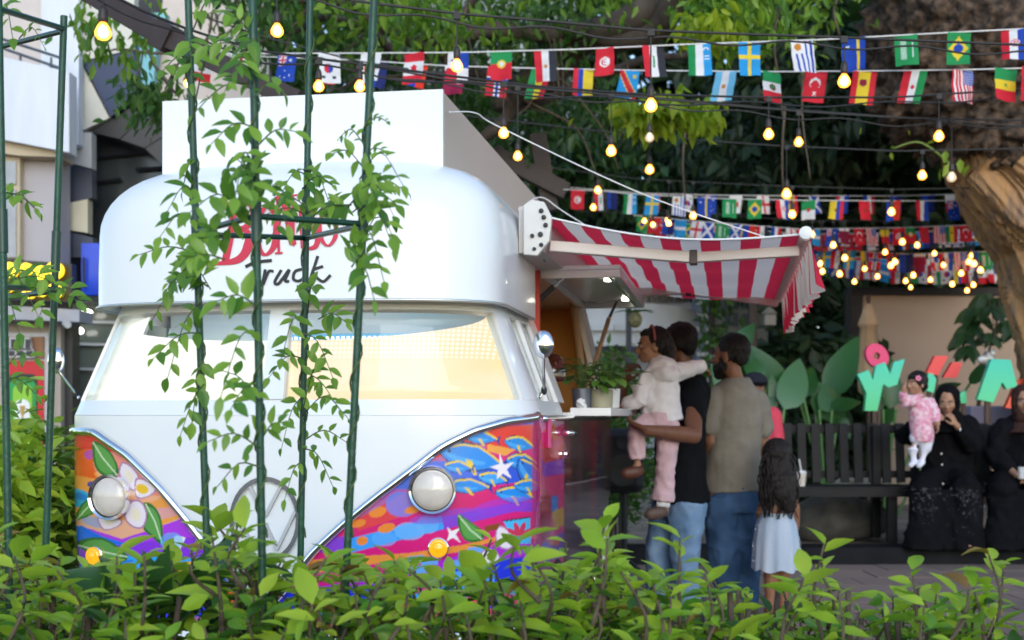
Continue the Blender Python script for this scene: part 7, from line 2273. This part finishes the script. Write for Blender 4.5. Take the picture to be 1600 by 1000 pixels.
mab = cloth('black_abaya', (.0045, .0045, .006), bump=.15)
def abaya_woman(label, px, facec, rot, skn, veil, faceH, nearL, nearR, kneesx, hands, D=10.35, watch=False, veilm=None, torso=None):
    t, q = person(label, px, D, .15)
    b = MB(); hc = q(*facec)
    tc = torso or (px, 0)
    head(b, hc, faceH, rot, q(facec[0], facec[1] + 38, .05))
    cap_(b, [q(tc[0], 668, .05), q(tc[0], 752, .08)], [.09, .10])
    for (sh, el, wr, hd, nr, cu, th) in hands:
        sh, el, wr = q(*sh), q(*el), q(*wr)
        cap_(b, [sh, el, wr], [.05, .042, .026]); hand(b, wr, hd, nr, .95, cu, th)
    for kx in kneesx:
        cap_(b, [q((tc[0] + kx) / 2, 756, .05), q(kx, 762, -.42), q(kx, 850, -.42)], [.07, .05, .035])
        e = q(kx, 853, -.45); e.z = .035; ellt(b, [e + Vector((0, .05, 0)), e + Vector((0, -.03, 0)), e + Vector((0, -.12, -.015))], [(.035, .035), (.04, .03), (.03, .015)])
    fuse(b, 'body', skn, t, .0075)
    face(t, hc, faceH, rot, lips=(.26, .08, .07))
    b = MB()
    ellt(b, [q(tc[0], 644, .05), q(tc[0], 655, .05), q(tc[0], 690, .05), q(tc[0], 735, .06), q(tc[0], 765, .04)], [(.08, .08), (.16, .11), (.20, .15), (.21, .17), (.24, .19)])
    for (sh, el, wr, *_r) in hands:
        sh, el, wr = q(*sh), q(*el), q(*wr)
        cap_(b, [sh, sh.lerp(el, .5), el, el.lerp(wr, .62)], [.085, .085, .085, .07])
    k0, k1 = min(kneesx), max(kneesx)
    for kx in kneesx:
        ellt(b, [q((tc[0] * 2 + kx) / 3, 752, .04), q(kx, 762, -.30), q(kx, 768, -.44)], [(.13, .12), (.115, .11), (.10, .09)], ref=(1, 0, 0)); b.ball(q(kx, 764, -.43), (.112, .11, .10), 16, 10)
        ellt(b, [q(kx, 762, -.42), q(kx, 800, -.44), q(kx - 3, 845, -.45), q(kx - 4, 858, -.45)], [(.11, .09), (.115, .10), (.14, .13), (.15, .14)])
    ellt(b, [q((k0 + k1) / 2, 768, -.35), q((k0 + k1) / 2, 810, -.38), q((k0 + k1) / 2, 856, -.38)], [(.17, .10), (.18, .12), (.22, .16)])
    fuse(b, 'abaya', mab, t, .010, 3, .020, 9)
    # veil: hood round the face, opening left clear
    b = MB(); E = lambda p, r: b.ball(hc + rot @ Vector((p[0], -p[1], p[2])) * faceH, tuple(k * faceH for k in r), 22, 14, rot)
    E((0, -.20, .15), (.44, .46, .47)); E((.35, -.10, -.08), (.11, .24, .40)); E((-.35, -.10, -.08), (.11, .24, .40)); E((0, -.25, -.25), (.42, .36, .40)); E((0, .02, -.62), (.40, .36, .22)); E((.25, .10, -.42), (.14, .18, .2)); E((-.25, .10, -.42), (.14, .18, .2))
    ellt(b, [hc + rot @ Vector((0, .0, -.5)) * faceH, q(tc[0], 655, .03), q(tc[0], 682, .0)], [(.40 * faceH, .36 * faceH), (.15, .13), (.19, .16)])
    fuse(b, 'veil', veilm or mab, t, .0085, 3, .006, 16)
    return t, q, hc
t, q, hc = abaya_woman('woman in black veil on the bench, hand raised to her mouth, baby on her lap', 1482, (1480, 627, -.06), hframe(-22, 16), SK3, None, .215, None, None, (1444, 1510),
    [((1452, 664, .0), (1416, 680, -.22), (1448, 654, -.42), (1, -.05, .18), (.3, 1, -.2), .35, -1), ((1512, 664, .0), (1518, 694, -.14), (1494, 664, -.20), (-.35, -.05, .62), (-.7, .6, 0), .8, 1)])
for y in (709, 726, 744, 756, 768):
    MB().ball(q(1471 + (y - 709) * .05, y, -.145 if y < 750 else -.30), .008, 10, 6).build('button', mat('pearl_button', (.7, .7, .68), .2), t, smooth=True)
w_ = q(1500, 672, -.19)
wt = MB().tube([w_ + Vector((.012 * k, 0, -.014 * k)) for k in (-.5, .5)], .031, 14).build('watch', M['black'], t, smooth=True)
MB().lathe([(.016, 0), (.016, .006), (.004, .007)], w_ + Vector((.0, -.030, .004)), (0, -1, .1), 16).build('watch_face', mat('watch_dial', (.6, .6, .58), .2), wt)
sq = MB(); rs = random.Random(9)
for _ in range(190):
    x = rs.choice((1444, 1510)) + rs.gauss(0, 15); y = 762 + abs(rs.gauss(0, 34))
    if y > 855: continue
    sq.ball(q(x, y, -.55 - .02 * ((y - 762) / 90)), .0015, 6, 4)
o = sq.build('sequin', mat('silver_sequin', (.9, .9, .95), .2, metal=.6), t); o['kind'] = 'stuff'

# --- baby standing on her lap
t, q = person('baby in pink patterned romper and white tights standing on a lap', 1435, 9.84, 0.)
t.location.z = P(0, 728, 9.84).z
def q(x, y, dd=0.): return P(x, y, 9.84 + dd) - t.location
b = MB(); rot = hframe(-62, -2); hc = q(1431, 600); H = .175
head(b, hc, H, rot, q(1436, 622, .01), True)
cap_(b, [q(1438, 628), q(1440, 670)], [.062, .066])
cap_(b, [q(1426, 626, -.05), q(1410, 626, -.10), q(1412, 606, -.13)], [.03, .026, .02]); hand(b, q(1412, 607, -.13), (.2, .2, 1), (.8, .5, 0), .5, .8)
cap_(b, [q(1454, 630, .02), q(1462, 648, -.04), q(1465, 662, -.08)], [.03, .026, .02]); hand(b, q(1465, 662, -.08), (0, -.1, -1), (-1, 0, 0), .55, .4)
for pts in ([q(1432, 678), q(1425, 700, -.01), q(1428, 718, -.01)], [q(1448, 678), q(1446, 700, .0), q(1440, 720, -.02)]):
    cap_(b, pts, [.036, .026, .018])
fuse(b, 'body', SK3, t, .006)
face(t, hc, H, rot)
mpat = mat('pink_patterned_cotton', (.74, .55, .59), .8, color2=(.66, .24, .36), vscale=34, detail=1., bump=.2, bscale=60)
b = MB(); ellt(b, [q(1437, 618, .01), q(1437, 626), q(1438, 645), q(1440, 665), q(1441, 680), q(1441, 690)], [(.045, .045), (.078, .065), (.086, .075), (.088, .08), (.092, .085), (.08, .075)])
cap_(b, [q(1428, 626, -.04), q(1413, 627, -.09), q(1411, 617, -.11)], [.046, .05, .034]); cap_(b, [q(1452, 629, .02), q(1460, 644, -.03), q(1463, 656, -.06)], [.046, .044, .032])
fuse(b, 'romper', mpat, t, .007, 2, .005, 20)
b = MB()
for pts in ([q(1432, 684), q(1426, 702, -.01), q(1428, 722, -.01), q(1423, 727, -.06)], [q(1448, 684), q(1446, 702, .0), q(1440, 722, -.02), q(1436, 728, -.07)]):
    cap_(b, pts, [.055, .044, .03, .02])
fuse(b, 'tights', cloth('white_tights', (.68, .68, .76), bump=.1), t, .007, 2)
b = MB(); E = lambda p, r: b.ball(hc + rot @ Vector((p[0], -p[1], p[2])) * H, tuple(k * H for k in r), 18, 12, rot)
E((0, -.12, .17), (.41, .47, .44)); E((0, -.34, -.05), (.34, .22, .30)); E((.34, -.05, .05), (.08, .18, .20)); E((-.34, -.05, .05), (.08, .18, .20)); E((0, .18, .30), (.26, .20, .16))
fuse(b, 'hair', mhair, t, .0065, 2, .004, 45)
cl = MB()
for k in range(5):
    a = k * 1.2566; cl.ball(hc + Vector((-.005 + .014 * math.cos(a), -.078, .042 + .014 * math.sin(a))), (.010, .006, .010), 8, 6)
cl.build('hair_clip', mat('pink_clip', (.8, .25, .4), .4), t, smooth=True)

# --- woman at the right edge
mbr = cloth('dark_brown_veil', (.045, .022, .018))
t, q, hc = abaya_woman('woman in dark brown veil and black dress on the bench holding a glass', 1602, (1601, 626, -.05), hframe(-14, 6), SK3, None, .22, None, None, (1566, 1632),
    [((1568, 668, .0), (1552, 712, -.10), (1588, 742, -.36), (.8, -.3, .05), (.2, 1, .2), .55, -1), ((1640, 668, .0), (1655, 712, -.1), (1614, 744, -.36), (-.8, -.3, .05), (-.2, 1, .2), .6, 1)], veilm=mbr)
g = thing('drinking_glass', 'small clear glass in the hands of the woman in the brown veil', 'glass', P(1596, 748, 9.86))
MB().lathe([(.022, 0), (.028, .09), (.026, .09), (.020, .006), (.002, .006)], (0, 0, 0), (0, 0, 1), 20).build('tumbler', mat('pale_clear_glass', (.55, .57, .58), .08), g, smooth=40)
